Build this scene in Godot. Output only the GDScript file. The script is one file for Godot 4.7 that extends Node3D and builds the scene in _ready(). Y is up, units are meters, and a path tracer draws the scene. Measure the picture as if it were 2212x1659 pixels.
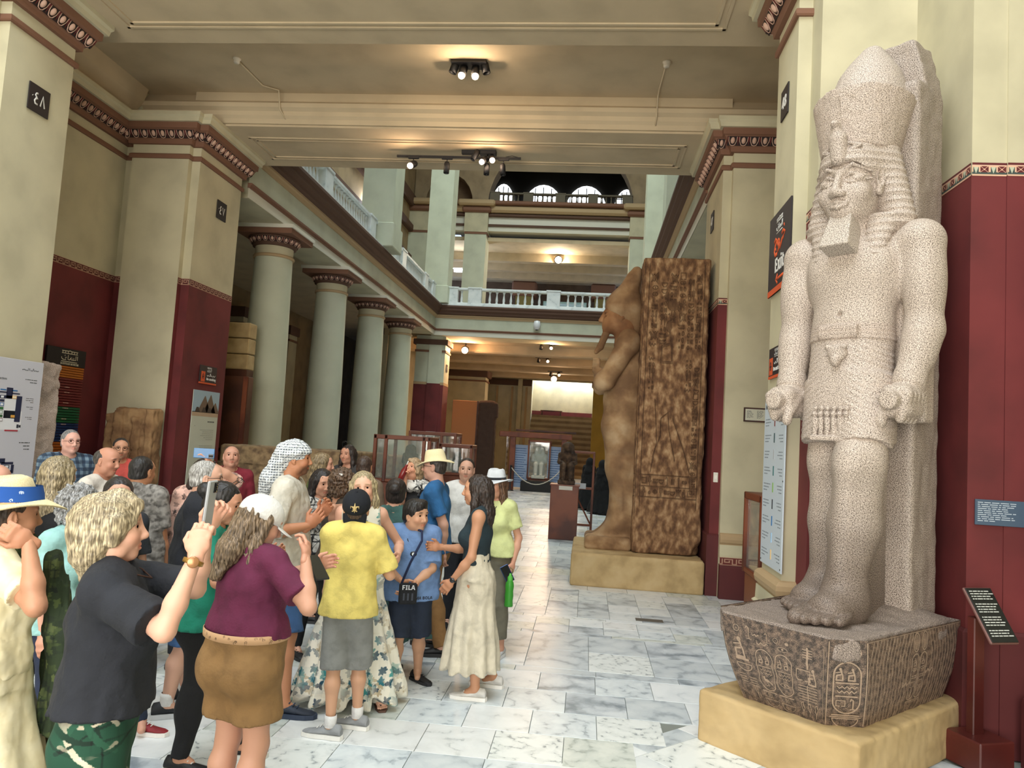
extends Node3D
# A museum hall: camera, light and exposure first, then the building, the statues, the people, the small things.
# Depth along the hall is written as D = -z, metres, floor at y = 0.

func _ready() -> void:
	camera_and_light()
	make_materials()
	floor_tiles()
	pillars_and_walls()
	ceilings()
	colonnade()
	bridge_and_far_wall()
	far_hall()
	pharaoh()
	osiride()
	exhibits()
	signs()
	lamps()
	people()
	run_jobs()

func camera_and_light() -> void:
	var c := Camera3D.new()
	c.name = "camera"
	add_child(c)
	c.fov = 2.0 * rad_to_deg(atan(829.5 / 1640.0))
	c.near = 0.05
	c.far = 200.0
	c.transform = Transform3D(Basis(Vector3(0.99340, 0.05971, -0.09797), Vector3(-0.05169, 0.99525, 0.08255), Vector3(0.10243, -0.07694, 0.99176)).orthonormalized(), Vector3(0, 1.86, 0))
	c.current = true
	var w := WorldEnvironment.new()
	w.name = "world_environment"
	var e := Environment.new()
	e.background_mode = Environment.BG_COLOR
	e.background_color = Color(0.75, 0.85, 1.0)
	e.background_energy_multiplier = 1.0
	e.tonemap_mode = Environment.TONE_MAPPER_LINEAR
	e.tonemap_exposure = 1.8
	e.sdfgi_enabled = true
	e.ssao_enabled = true
	e.ssil_enabled = true
	w.environment = e
	add_child(w)
	# daylight through the glazed roofs: over the entrance hall behind the camera and over the long atrium
	skylight("skylight_rotunda", V(-2.2, 13.0, 0.8), Vector2(9.0, 9.0), Color(0.93, 0.97, 1.0), 60.0, "frosted glass skylight over the octagonal entrance hall")
	skylight("skylight_atrium", V(-2.16, 21.0, 21.0), Vector2(7.2, 16.0), Color(0.92, 0.98, 0.97), 120.0, "frosted glass skylight over the long atrium")

	# the tall glazed entrance behind the camera
	var t := thing("window_5", "tall glazed entrance behind the camera", "window", V(-2.6, 3.6, -5.7))
	t.set_meta("kind", "structure")
	bx("window_pane", Vector3.ZERO, Vector3(9.0, 6.6, 0.04), glow("#f2f6ff", 1.0), t)
	for i in 5:
		bx("glazing_bar", Vector3(-4.5 + 2.25 * i, 0, -0.06), Vector3(0.1, 6.6, 0.08), mat("#5a4a38"), t)
	var a := AreaLight3D.new()
	a.name = "window_5_light"
	a.area_size = Vector2(9.0, 6.6)
	a.light_color = Color(1.0, 0.96, 0.9)
	a.light_energy = 75.0
	a.area_range = 80.0
	a.shadow_enabled = true
	a.position = V(-2.6, 3.6, -5.5)
	a.rotation = Vector3(0.12, 0, 0)
	add_child(a)

func skylight(called: String, at: Vector3, size: Vector2, col: Color, energy: float, label: String) -> void:
	var m := StandardMaterial3D.new()
	m.albedo_color = Color(0.9, 0.9, 0.9)
	m.emission_enabled = true
	m.emission = col
	m.emission_energy_multiplier = 1.0
	var t := thing(called, label, "skylight", at)
	t.set_meta("kind", "structure")
	bx("skylight_pane", Vector3.ZERO, Vector3(size.x, 0.05, size.y), m, t)
	var fr := G.new()
	for i in 7:
		fr.box(Vector3((i / 6.0 - 0.5) * size.x, -0.05, 0), Vector3(0.08, 0.08, size.y))
	put(fr.done(), "glazing_bar", mat("#6b6a60"), t)
	var a := AreaLight3D.new()
	a.name = called + "_light"
	a.area_size = size
	a.light_color = col
	a.light_energy = energy
	a.area_range = 80.0
	a.shadow_enabled = true
	a.position = at + Vector3(0, -0.15, 0)
	a.rotation.x = -PI / 2
	add_child(a)
# ---------- small helpers ----------
var mats := {}

func hexc(s: String) -> Color:
	return Color.html(s)

func mat(c: String, rough := 0.8, metal := 0.0) -> StandardMaterial3D:
	var key := "%s_%.2f_%.2f" % [c, rough, metal]
	if mats.has(key):
		return mats[key]
	var m := StandardMaterial3D.new()
	m.albedo_color = hexc(c)
	m.roughness = rough
	m.metallic = metal
	m.cull_mode = BaseMaterial3D.CULL_DISABLED
	mats[key] = m
	return m

func vmat(rough := 0.8) -> StandardMaterial3D:
	var key := "v%.2f" % rough
	if not mats.has(key):
		var m := StandardMaterial3D.new()
		m.vertex_color_use_as_albedo = true
		m.roughness = rough
		mats[key] = m
	return mats[key]

func glow(c: String, e: float) -> StandardMaterial3D:
	var m := StandardMaterial3D.new()
	m.albedo_color = hexc(c)
	m.emission_enabled = true
	m.emission = hexc(c)
	m.emission_energy_multiplier = e
	return m

func noise(freq: float, seed_ := 1, octaves := 4, type := FastNoiseLite.TYPE_SIMPLEX_SMOOTH) -> FastNoiseLite:
	var n := FastNoiseLite.new()
	n.seed = seed_
	n.noise_type = type
	n.frequency = freq
	n.fractal_octaves = octaves
	return n

func ramp(cols: Array, offs: Array) -> Gradient:
	var g := Gradient.new()
	var pc := PackedColorArray()
	for c in cols:
		pc.append(hexc(c) if c is String else c)
	g.colors = pc
	g.offsets = PackedFloat32Array(offs)
	return g

# noise picture coloured by a ramp
func noisetex(n: FastNoiseLite, g: Gradient, w := 512, h := 512) -> ImageTexture:
	var im := n.get_seamless_image(w, h, false, false, 0.15, true)
	im.convert(Image.FORMAT_L8)
	var d := im.get_data()
	var lut := []
	for i in 256:
		lut.append(g.sample(i / 255.0).to_abgr32())
	var o := PackedInt32Array()
	o.resize(d.size())
	for i in d.size():
		var v: int = lut[d[i]]
		o[i] = v if v < 0x80000000 else v - 0x100000000
	return ImageTexture.create_from_image(Image.create_from_data(w, h, false, Image.FORMAT_RGBA8, o.to_byte_array()))

func texmat(t: Texture2D, scale := 1.0, rough := 0.8, world := true, tint := Color.WHITE) -> StandardMaterial3D:
	var m := StandardMaterial3D.new()
	m.albedo_texture = t
	m.albedo_color = tint
	m.roughness = rough
	m.uv1_triplanar = true
	m.uv1_world_triplanar = world
	m.uv1_scale = Vector3.ONE * scale
	m.cull_mode = BaseMaterial3D.CULL_DISABLED
	return m

func V(x: float, y: float, d: float) -> Vector3:
	return Vector3(x, y, -d)

func thing(called: String, label: String, category: String, at := Vector3.ZERO, yaw := 0.0, group := "") -> Node3D:
	var o := Node3D.new()
	o.name = called
	add_child(o, true)
	o.position = at
	o.rotation.y = yaw
	tag(o, label, category, group)
	return o

func tag(o: Node, label: String, category := "", group := "", kind := "") -> Node:
	if label: o.set_meta("label", label)
	if category: o.set_meta("category", category)
	if group: o.set_meta("group", group)
	if kind: o.set_meta("kind", kind)
	return o

func struct(o: Node) -> Node:
	o.set_meta("kind", "structure")
	return o

func put(mesh: Mesh, called: String, m: Material, parent: Node = self, at := Vector3.ZERO, rot := Vector3.ZERO, sc := Vector3.ONE) -> MeshInstance3D:
	var o := MeshInstance3D.new()
	o.mesh = mesh
	o.name = called
	if m: o.material_override = m
	o.position = at
	o.rotation = rot
	o.scale = sc
	parent.add_child(o, true)
	return o

# ---------- triangle collector ----------
class G:
	var st := SurfaceTool.new()
	var n := 0
	var xf := Transform3D.IDENTITY
	func _init() -> void:
		st.begin(Mesh.PRIMITIVE_TRIANGLES)
	func flat() -> void:
		st.set_smooth_group(-1)
	func smooth(k := 1) -> void:
		st.set_smooth_group(k)
	func v(p: Vector3, uv := Vector2.ZERO) -> void:
		st.set_uv(uv)
		st.add_vertex(xf * p)
		n += 1
	func tri(a: Vector3, b: Vector3, c: Vector3) -> void:
		v(a); v(b); v(c)
	func quad(a: Vector3, b: Vector3, c: Vector3, d: Vector3) -> void:
		v(a, Vector2(0, 1)); v(b, Vector2(0, 0)); v(c, Vector2(1, 0))
		v(a, Vector2(0, 1)); v(c, Vector2(1, 0)); v(d, Vector2(1, 1))
	func box(c: Vector3, s: Vector3, bev := 0.0) -> void:
		flat()
		var h := s * 0.5
		if bev <= 0.0:
			var p := []
			for i in 8:
				p.append(c + Vector3(h.x if i & 1 else -h.x, h.y if i & 2 else -h.y, h.z if i & 4 else -h.z))
			quad(p[4], p[6], p[7], p[5]); quad(p[1], p[3], p[2], p[0])
			quad(p[0], p[2], p[6], p[4]); quad(p[5], p[7], p[3], p[1])
			quad(p[6], p[2], p[3], p[7]); quad(p[0], p[4], p[5], p[1])
			return
		var q := func(sx: int, sy: int, sz: int, ax: int) -> Vector3:
			var e := h - Vector3.ONE * bev
			e[ax] = h[ax]
			return c + Vector3(sx * e.x, sy * e.y, sz * e.z)
		for ax in 3:
			var b := (ax + 1) % 3
			var d := (ax + 2) % 3
			for s1 in [-1, 1]:
				var k := []
				for t in [[-1, -1], [-1, 1], [1, 1], [1, -1]]:
					var g := [0, 0, 0]
					g[ax] = s1; g[b] = t[0]; g[d] = t[1]
					k.append(q.call(g[0], g[1], g[2], ax))
				if s1 > 0: quad(k[0], k[1], k[2], k[3])
				else: quad(k[3], k[2], k[1], k[0])
				for s2 in [-1, 1]: # edges between ax and b
					var g0 := [0, 0, 0]
					g0[ax] = s1; g0[b] = s2
					g0[d] = -1
					var g1 := g0.duplicate()
					g1[d] = 1
					var a0: Vector3 = q.call(g0[0], g0[1], g0[2], ax)
					var a1: Vector3 = q.call(g1[0], g1[1], g1[2], ax)
					var b0: Vector3 = q.call(g0[0], g0[1], g0[2], b)
					var b1: Vector3 = q.call(g1[0], g1[1], g1[2], b)
					if s1 * s2 > 0: quad(a0, a1, b1, b0)
					else: quad(b0, b1, a1, a0)
		for i in 8:
			var g2 := [1 if i & 1 else -1, 1 if i & 2 else -1, 1 if i & 4 else -1]
			var x0: Vector3 = q.call(g2[0], g2[1], g2[2], 0)
			var x1: Vector3 = q.call(g2[0], g2[1], g2[2], 1)
			var x2: Vector3 = q.call(g2[0], g2[1], g2[2], 2)
			if g2[0] * g2[1] * g2[2] > 0: tri(x0, x2, x1)
			else: tri(x0, x1, x2)
	# upright prism over a polygon in x,z (given as Vector2(x, z))
	func prism(poly: PackedVector2Array, y0: float, y1: float) -> void:
		flat()
		var idx := Geometry2D.triangulate_polygon(poly)
		for i in range(0, idx.size(), 3):
			var a := poly[idx[i]]; var b := poly[idx[i + 1]]; var c := poly[idx[i + 2]]
			tri(Vector3(a.x, y1, a.y), Vector3(b.x, y1, b.y), Vector3(c.x, y1, c.y))
			tri(Vector3(c.x, y0, c.y), Vector3(b.x, y0, b.y), Vector3(a.x, y0, a.y))
		for i in poly.size():
			var a := poly[i]; var b := poly[(i + 1) % poly.size()]
			quad(Vector3(a.x, y0, a.y), Vector3(a.x, y1, a.y), Vector3(b.x, y1, b.y), Vector3(b.x, y0, b.y))
	# profile = Vector2(radius, y)
	func lathe(prof: Array, seg := 24, c := Vector3.ZERO, sx := 1.0, sz := 1.0, sharp := false) -> void:
		for j in prof.size() - 1:
			smooth(j + 1 if sharp else 1)
			var a: Vector2 = prof[j]; var b: Vector2 = prof[j + 1]
			for i in seg:
				var t0 := TAU * i / seg; var t1 := TAU * (i + 1) / seg
				var e0 := Vector3(cos(t0) * sx, 0, sin(t0) * sz); var e1 := Vector3(cos(t1) * sx, 0, sin(t1) * sz)
				var p0 := c + e0 * a.x + Vector3(0, a.y, 0); var p1 := c + e1 * a.x + Vector3(0, a.y, 0)
				var q0 := c + e0 * b.x + Vector3(0, b.y, 0); var q1 := c + e1 * b.x + Vector3(0, b.y, 0)
				if a.x > 1e-5: tri(p0, q1, p1)
				if b.x > 1e-5: tri(p0, q0, q1)
	func tube(pts: Array, r, seg := 8, caps := true) -> void:
		smooth(1)
		var rings := []
		var up := Vector3.UP
		for i in pts.size():
			var p: Vector3 = pts[i]
			var t: Vector3 = (pts[mini(i + 1, pts.size() - 1)] - pts[maxi(i - 1, 0)]).normalized()
			if absf(t.dot(up)) > 0.95: up = Vector3.RIGHT if absf(t.x) < 0.8 else Vector3.FORWARD
			var x := t.cross(up).normalized()
			var y := x.cross(t)
			up = y
			var rr: float = r[i] if r is Array else r
			var ring := []
			for k in seg:
				ring.append(p + (x * cos(TAU * k / seg) + y * sin(TAU * k / seg)) * rr)
			rings.append(ring)
		for i in rings.size() - 1:
			for k in seg:
				var k2 := (k + 1) % seg
				quad(rings[i][k], rings[i][k2], rings[i + 1][k2], rings[i + 1][k])
		if caps:
			for e in [0, rings.size() - 1]:
				for k in seg:
					var a: Vector3 = rings[e][k]; var b: Vector3 = rings[e][(k + 1) % seg]
					if e == 0: tri(pts[0], b, a)
					else: tri(pts[e], a, b)
	# rings of equal size joined into a skin
	func loft(rings: Array, closed := true, cap := true) -> void:
		smooth(1)
		var m: int = rings[0].size()
		for i in rings.size() - 1:
			for k in (m if closed else m - 1):
				var k2 := (k + 1) % m
				quad(rings[i][k], rings[i][k2], rings[i + 1][k2], rings[i + 1][k])
		if cap:
			smooth(2)
			for e in [0, rings.size() - 1]:
				var c := Vector3.ZERO
				for p in rings[e]: c += p
				c /= m
				for k in m:
					if e == 0: tri(c, rings[e][(k + 1) % m], rings[e][k])
					else: tri(c, rings[e][k], rings[e][(k + 1) % m])
	# moulding: profile of Vector2(out, y) carried along a path of Vector2(x, z); out lies to the left of the path's direction
	func mould(prof: Array, path: Array, closed := false, ends := true) -> void:
		flat()
		var np := path.size()
		var rings := []
		for i in np:
			var p: Vector2 = path[i]
			var a: Vector2 = (p - path[(i - 1 + np) % np]).normalized() if (closed or i > 0) else Vector2.ZERO
			var b: Vector2 = (path[(i + 1) % np] - p).normalized() if (closed or i < np - 1) else Vector2.ZERO
			if a == Vector2.ZERO: a = b
			if b == Vector2.ZERO: b = a
			var n1 := Vector2(a.y, -a.x); var n2 := Vector2(b.y, -b.x)
			var mi := (n1 + n2) / maxf(0.2, 1.0 + n1.dot(n2))
			var ring := []
			for q in prof:
				ring.append(Vector3(p.x + mi.x * q.x, q.y, p.y + mi.y * q.x))
			rings.append(ring)
		for i in (np if closed else np - 1):
			var r0: Array = rings[i]; var r1: Array = rings[(i + 1) % np]
			for k in prof.size() - 1:
				quad(r0[k], r0[k + 1], r1[k + 1], r1[k])
		if ends and not closed:
			for e in [0, np - 1]:
				var pl := PackedVector2Array()
				for q in prof: pl.append(q)
				var idx := Geometry2D.triangulate_polygon(pl)
				for k in range(0, idx.size(), 3):
					tri(rings[e][idx[k]], rings[e][idx[k + 1]], rings[e][idx[k + 2]])
	func done() -> ArrayMesh:
		st.generate_normals()
		return st.commit()

func boxm(s: Vector3, bev := 0.0) -> ArrayMesh:
	var key := "bx%v%f" % [s, bev]
	if mats.has(key): return mats[key]
	var g := G.new()
	g.box(Vector3.ZERO, s, bev)
	var m := g.done()
	mats[key] = m
	return m

func bx(called: String, c: Vector3, s: Vector3, m: Material, parent: Node = self, bev := 0.0) -> MeshInstance3D:
	return put(boxm(s, bev), called, m, parent, c)

func tubem(pts: Array, r, seg := 8) -> ArrayMesh:
	var g := G.new()
	g.tube(pts, r, seg)
	return g.done()

func lathem(prof: Array, seg := 24, sx := 1.0, sz := 1.0, sharp := false) -> ArrayMesh:
	var g := G.new()
	g.lathe(prof, seg, Vector3.ZERO, sx, sz, sharp)
	return g.done()

func words(t: String, size: float, depth := 0.004, font := "Droid Sans", bold := false) -> TextMesh:
	var f := SystemFont.new()
	f.font_names = PackedStringArray([font])
	f.font_weight = 700 if bold else 400
	var m := TextMesh.new()
	m.text = t
	m.font = f
	m.font_size = 32
	m.pixel_size = size / 32.0
	m.depth = depth
	m.curve_step = 4.0
	return m
# ---------- smooth bodies: distance fields meshed as surface nets ----------
class Sdf:
	var T := PackedInt32Array()
	var X: Array[Transform3D] = []
	var R: Array[Vector3] = []
	var L := PackedFloat32Array()
	var A := PackedFloat32Array()
	var B := PackedFloat32Array()
	var K := PackedFloat32Array()
	var S := PackedFloat32Array()
	var O := PackedInt32Array()
	var nz: FastNoiseLite
	var amp := 0.0
	var nsc := Vector3.ONE
	var lo := Vector3.ONE * 1e9
	var hi := Vector3.ONE * -1e9
	# colour: base and painted ellipsoids
	var base := Color.WHITE
	var paints := []
	var mode := 0
	var xf := Transform3D.IDENTITY # everything added is placed by this
	var us := 1.0
	var fo := 0.0
	var fn := 10.0
	var fy0 := 0.0
	var fy1 := 1.0
	var y0 := 0.0
	var y1 := 1.0
	var low := Color.WHITE
	var pl := 0.0
	var plf := 100.0
	var pld := Vector3.UP
	var plx := -1.0
	func add(t: int, x: Transform3D, r: Vector3, l: float, a: float, b: float, k: float, op: int, s := 1.0) -> void:
		T.append(t); X.append(x * xf.affine_inverse()); R.append(r); L.append(l); A.append(a); B.append(b); K.append(k * us); O.append(op); S.append(s * us)
	func grow(p: Vector3, r: float) -> void:
		p = xf * p
		lo = lo.min(p - Vector3.ONE * r * us); hi = hi.max(p + Vector3.ONE * r * us)
	# tapered limb from a to b; fl widens (>1) or narrows it along fx
	func limb(a: Vector3, b: Vector3, ra: float, rb: float, k := 0.03, op := 0, cut := 0, fx := Vector3.ZERO, fl := 1.0) -> void:
		var y := (b - a)
		var l := maxf(y.length(), 1e-4)
		y /= l
		var x := (fx - y * fx.dot(y)) if fx != Vector3.ZERO else Vector3.ZERO
		if x.length() < 1e-3:
			x = y.cross(Vector3.FORWARD if absf(y.z) < 0.9 else Vector3.RIGHT)
		x = x.normalized()
		var z := x.cross(y)
		var t := Transform3D(Basis(x * fl, y, z), a).affine_inverse()
		add(3 if cut else 0, t, Vector3.ZERO, l, ra, rb, k, op, minf(1.0, fl))
		if op == 0:
			grow(a, ra * maxf(1, fl)); grow(b, rb * maxf(1, fl))
	func ell(c: Vector3, r: Vector3, k := 0.03, op := 0, bas := Basis.IDENTITY) -> void:
		add(1, Transform3D(bas, c).affine_inverse(), r, 0, 0, 0, k, op)
		if op == 0: grow(c, maxf(r.x, maxf(r.y, r.z)))
	func rbox(c: Vector3, h: Vector3, r: float, k := 0.03, op := 0, bas := Basis.IDENTITY) -> void:
		add(2, Transform3D(bas, c).affine_inverse(), h - Vector3.ONE * r, 0, r, 0, k, op)
		if op == 0: grow(c, h.length())
	func half(p: Vector3, n: Vector3, k := 0.0, op := 1) -> void: # op 1: cuts away the side that n points to; keep the rest
		var y := n.normalized()
		var x := y.cross(Vector3.FORWARD if absf(y.z) < 0.9 else Vector3.RIGHT).normalized()
		add(4, Transform3D(Basis(x, y, x.cross(y)), p).affine_inverse(), Vector3.ZERO, 0, 0, 0, k, op)
	func tor(c: Vector3, n: Vector3, r1: float, r2: float, k := 0.01, op := 0) -> void:
		var y := n.normalized()
		var x := y.cross(Vector3.FORWARD if absf(y.z) < 0.9 else Vector3.RIGHT).normalized()
		add(5, Transform3D(Basis(x, y, x.cross(y)), c).affine_inverse(), Vector3.ZERO, 0, r1, r2, k, op)
		if op == 0: grow(c, r1 + r2)
	func paint(c: Vector3, r: Vector3, col: Color, soft := 0.3, bas := Basis.IDENTITY) -> void:
		paints.append([Transform3D(bas, c).affine_inverse(), r, col, soft])
	func dab(c: Vector3, r: Vector3, col: Color, soft := 0.3, bas := Basis.IDENTITY) -> void:
		paints.append([Transform3D(bas, c).affine_inverse() * xf.affine_inverse(), r, col, soft])
	func one(i: int, p: Vector3) -> float:
		var q: Vector3 = X[i] * p
		var t := T[i]
		if t == 0:
			var h := clampf(q.y / L[i], 0.0, 1.0)
			q.y -= h * L[i]
			return (q.length() - (A[i] + (B[i] - A[i]) * h)) * S[i]
		if t == 1:
			var r: Vector3 = R[i]
			var a := q / r
			var k1 := (a / r).length()
			var k0 := a.length()
			return (k0 * (k0 - 1.0) / k1 if k1 > 1e-6 else -minf(r.x, minf(r.y, r.z))) * S[i]
		if t == 2:
			var w := q.abs() - R[i]
			return w.max(Vector3.ZERO).length() * S[i] + minf(maxf(w.x, maxf(w.y, w.z)), 0.0) * S[i] - A[i] * S[i]
		if t == 3:
			var h2 := clampf(q.y / L[i], 0.0, 1.0)
			var e := Vector2(q.x, q.z).length() - (A[i] + (B[i] - A[i]) * h2)
			return maxf(e, maxf(q.y - L[i], -q.y)) * S[i]
		if t == 4:
			return -q.y * S[i]
		if t == 6: # square-sectioned taper
			var h4 := clampf(q.y / L[i], 0.0, 1.0)
			return maxf(maxf(absf(q.x), absf(q.z)) - (A[i] + (B[i] - A[i]) * h4), maxf(q.y - L[i], -q.y))
		return Vector2(Vector2(q.x, q.z).length() - A[i], q.y).length() - B[i]
	func ev(p: Vector3, c: PackedInt32Array) -> float:
		var d := 1e3
		for i in c:
			var e: float
			var t := T[i]
			if t == 0:
				var q: Vector3 = X[i] * p
				var l := L[i]
				var h := clampf(q.y / l, 0.0, 1.0)
				q.y -= h * l
				e = (q.length() - (A[i] + (B[i] - A[i]) * h)) * S[i]
			elif t == 1:
				var r: Vector3 = R[i]
				var a := (X[i] * p) / r
				var k0 := a.length()
				e = k0 * (k0 - 1.0) / maxf((a / r).length(), 1e-6) * S[i]
			else:
				e = one(i, p)
			var k := K[i]
			if O[i] == 0:
				var g := d - e
				if g > k: d = e
				elif g > -k:
					var h := k - absf(g)
					d = minf(d, e) - h * h * 0.25 / k
			else:
				if O[i] == 1: e = -e
				if k > 0.0:
					var h3 := maxf(k - absf(d - e), 0.0)
					d = maxf(d, e) + h3 * h3 * 0.25 / k
				else:
					d = maxf(d, e)
		if fo != 0.0:
			d += fo * sin(fn * atan2(p.x, p.z) + 2.0 * nz.get_noise_3dv(p * 0.3)) * smoothstep(fy1, fy0, p.y)
		if pl != 0.0:
			var u := p.dot(pld)
			if plx > 0.0: u = p.y + absf(p.x - 0.02) * pld.x
			if plx < 0.0 or absf(p.x - 0.02) > plx:
				d += pl * (absf(sin(u * plf * 0.5)) - 0.5)
		if amp != 0.0:
			d += amp * nz.get_noise_3dv(p * nsc)
		return d
	func patterned(p: Vector3) -> Color:
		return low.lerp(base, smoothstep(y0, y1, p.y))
	func color(p: Vector3) -> Color:
		if mode > 0:
			return patterned(p)
		var c := base
		for w in paints:
			var q: Vector3 = (w[0] * p) / w[1]
			var l := q.length()
			if l < 1.0 + w[3]:
				c = c.lerp(w[2], clampf((1.0 + w[3] - l) / maxf(0.001, 2.0 * w[3]), 0.0, 1.0) * w[2].a)
		c.a = 1.0
		return c

	# -> [vertices, normals, colours, indices]
	func net(cell: float) -> Array:
		var pad := cell * 2.0 + absf(amp) + pl + fo
		var a := lo - Vector3.ONE * pad
		var size := hi + Vector3.ONE * pad - a
		var bn := Vector3i((size / (cell * 4.0)).ceil())
		bn = bn.max(Vector3i.ONE)
		var nx := bn.x * 4 + 1
		var ny := bn.y * 4 + 1
		var nzz := bn.z * 4 + 1
		var f := PackedFloat32Array()
		f.resize(nx * ny * nzz)
		f.fill(1.0)
		var hd := cell * 4.0 * 0.87
		var all := PackedInt32Array()
		for i in T.size(): all.append(i)
		var act: Array[Vector3i] = []
		var done := {}
		var sy := nx
		var sz := nx * ny
		for bz in bn.z:
			for by in bn.y:
				for bxx in bn.x:
					var cp := a + Vector3(bxx + 0.5, by + 0.5, bz + 0.5) * cell * 4.0
					var cand := PackedInt32Array()
					var any := false
					for i in all:
						var e := one(i, cp)
						var m := hd * 1.25 + K[i]
						if O[i] == 0:
							if e < m + absf(amp) + pl + fo:
								cand.append(i)
								any = true
						elif O[i] == 1:
							if any and e < m: cand.append(i)
						elif any and e > -m: cand.append(i)
					if not any: continue
					var d := ev(cp, cand)
					var x0 := bxx * 4
					var y0 := by * 4
					var z0 := bz * 4
					if absf(d) > hd * 1.3 + absf(amp) + pl + fo:
						if d < 0.0:
							for z in range(z0, z0 + 5):
								for y in range(y0, y0 + 5):
									var o := x0 + y * sy + z * sz
									for x in 5:
										if f[o + x] == 1.0: f[o + x] = -1.0
						continue
					act.append(Vector3i(x0, y0, z0))
					for z in range(z0, z0 + 5):
						for y in range(y0, y0 + 5):
							var o := x0 + y * sy + z * sz
							var p := a + Vector3(x0, y, z) * cell
							for x in 5:
								var g := f[o + x]
								if g == 1.0 or g == -1.0:
									f[o + x] = ev(p, cand)
								p.x += cell
		var vid := PackedInt32Array()
		vid.resize(nx * ny * nzz)
		vid.fill(-1)
		var vs := PackedVector3Array()
		var ns := PackedVector3Array()
		for b in act:
			for z in range(b.z, b.z + 4):
				for y in range(b.y, b.y + 4):
					for x in range(b.x, b.x + 4):
						var o := x + y * sy + z * sz
						var v0 := f[o]; var v1 := f[o + 1]; var v2 := f[o + sy]; var v3 := f[o + sy + 1]
						var v4 := f[o + sz]; var v5 := f[o + sz + 1]; var v6 := f[o + sy + sz]; var v7 := f[o + sy + sz + 1]
						var mn := minf(minf(minf(v0, v1), minf(v2, v3)), minf(minf(v4, v5), minf(v6, v7)))
						if mn >= 0.0: continue
						var mx := maxf(maxf(maxf(v0, v1), maxf(v2, v3)), maxf(maxf(v4, v5), maxf(v6, v7)))
						if mx < 0.0: continue
						var s := Vector3.ZERO
						var n := 0
						if (v0 < 0) != (v1 < 0): s += Vector3(v0 / (v0 - v1), 0, 0); n += 1
						if (v2 < 0) != (v3 < 0): s += Vector3(v2 / (v2 - v3), 1, 0); n += 1
						if (v4 < 0) != (v5 < 0): s += Vector3(v4 / (v4 - v5), 0, 1); n += 1
						if (v6 < 0) != (v7 < 0): s += Vector3(v6 / (v6 - v7), 1, 1); n += 1
						if (v0 < 0) != (v2 < 0): s += Vector3(0, v0 / (v0 - v2), 0); n += 1
						if (v1 < 0) != (v3 < 0): s += Vector3(1, v1 / (v1 - v3), 0); n += 1
						if (v4 < 0) != (v6 < 0): s += Vector3(0, v4 / (v4 - v6), 1); n += 1
						if (v5 < 0) != (v7 < 0): s += Vector3(1, v5 / (v5 - v7), 1); n += 1
						if (v0 < 0) != (v4 < 0): s += Vector3(0, 0, v0 / (v0 - v4)); n += 1
						if (v1 < 0) != (v5 < 0): s += Vector3(1, 0, v1 / (v1 - v5)); n += 1
						if (v2 < 0) != (v6 < 0): s += Vector3(0, 1, v2 / (v2 - v6)); n += 1
						if (v3 < 0) != (v7 < 0): s += Vector3(1, 1, v3 / (v3 - v7)); n += 1
						vid[o] = vs.size()
						vs.append(a + (Vector3(x, y, z) + s / n) * cell)
						ns.append(Vector3(v1 + v3 + v5 + v7 - v0 - v2 - v4 - v6, v2 + v3 + v6 + v7 - v0 - v1 - v4 - v5, v4 + v5 + v6 + v7 - v0 - v1 - v2 - v3).normalized())
		var ix := PackedInt32Array()
		for b in act:
			for z in range(maxi(b.z, 1), b.z + 4):
				for y in range(maxi(b.y, 1), b.y + 4):
					for x in range(maxi(b.x, 1), b.x + 4):
						var o := x + y * sy + z * sz
						var i3 := vid[o]
						if i3 < 0: continue
						var neg := f[o] < 0.0
						if neg != (f[o + 1] < 0.0):
							var q0 := vid[o - sy - sz]; var q1 := vid[o - sz]; var q2 := vid[o - sy]
							if q0 >= 0 and q1 >= 0 and q2 >= 0:
								if neg: ix.append_array([q0, i3, q1, q0, q2, i3])
								else: ix.append_array([q0, q1, i3, q0, i3, q2])
						if neg != (f[o + sy] < 0.0):
							var q0 := vid[o - 1 - sz]; var q1 := vid[o - 1]; var q2 := vid[o - sz]
							if q0 >= 0 and q1 >= 0 and q2 >= 0:
								if neg: ix.append_array([q0, i3, q1, q0, q2, i3])
								else: ix.append_array([q0, q1, i3, q0, i3, q2])
						if neg != (f[o + sz] < 0.0):
							var q0 := vid[o - 1 - sy]; var q1 := vid[o - sy]; var q2 := vid[o - 1]
							if q0 >= 0 and q1 >= 0 and q2 >= 0:
								if neg: ix.append_array([q0, i3, q1, q0, q2, i3])
								else: ix.append_array([q0, q1, i3, q0, i3, q2])
		var cs := PackedColorArray()
		cs.resize(vs.size())
		for i in vs.size():
			cs[i] = color(vs[i])
		return [vs, ns, cs, ix]

# jobs wait here and are meshed together on all processors
var jobs := []

func job(fields: Array, cells: Array, called: String, m: Material, parent: Node) -> MeshInstance3D:
	var o := MeshInstance3D.new()
	o.name = called
	o.material_override = m
	parent.add_child(o, true)
	jobs.append({"f": fields, "c": cells, "o": o, "r": []})
	return o

func run_job(i: int) -> void:
	var j: Dictionary = jobs[i]
	var vs := PackedVector3Array()
	var ns := PackedVector3Array()
	var cs := PackedColorArray()
	var ix := PackedInt32Array()
	for k in j.f.size():
		var r: Array = j.f[k].net(j.c[k])
		var n0 := vs.size()
		vs.append_array(r[0]); ns.append_array(r[1]); cs.append_array(r[2])
		var q: PackedInt32Array = r[3]
		for t in q.size():
			ix.append(q[t] + n0)
	j.r = [vs, ns, cs, ix]

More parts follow.
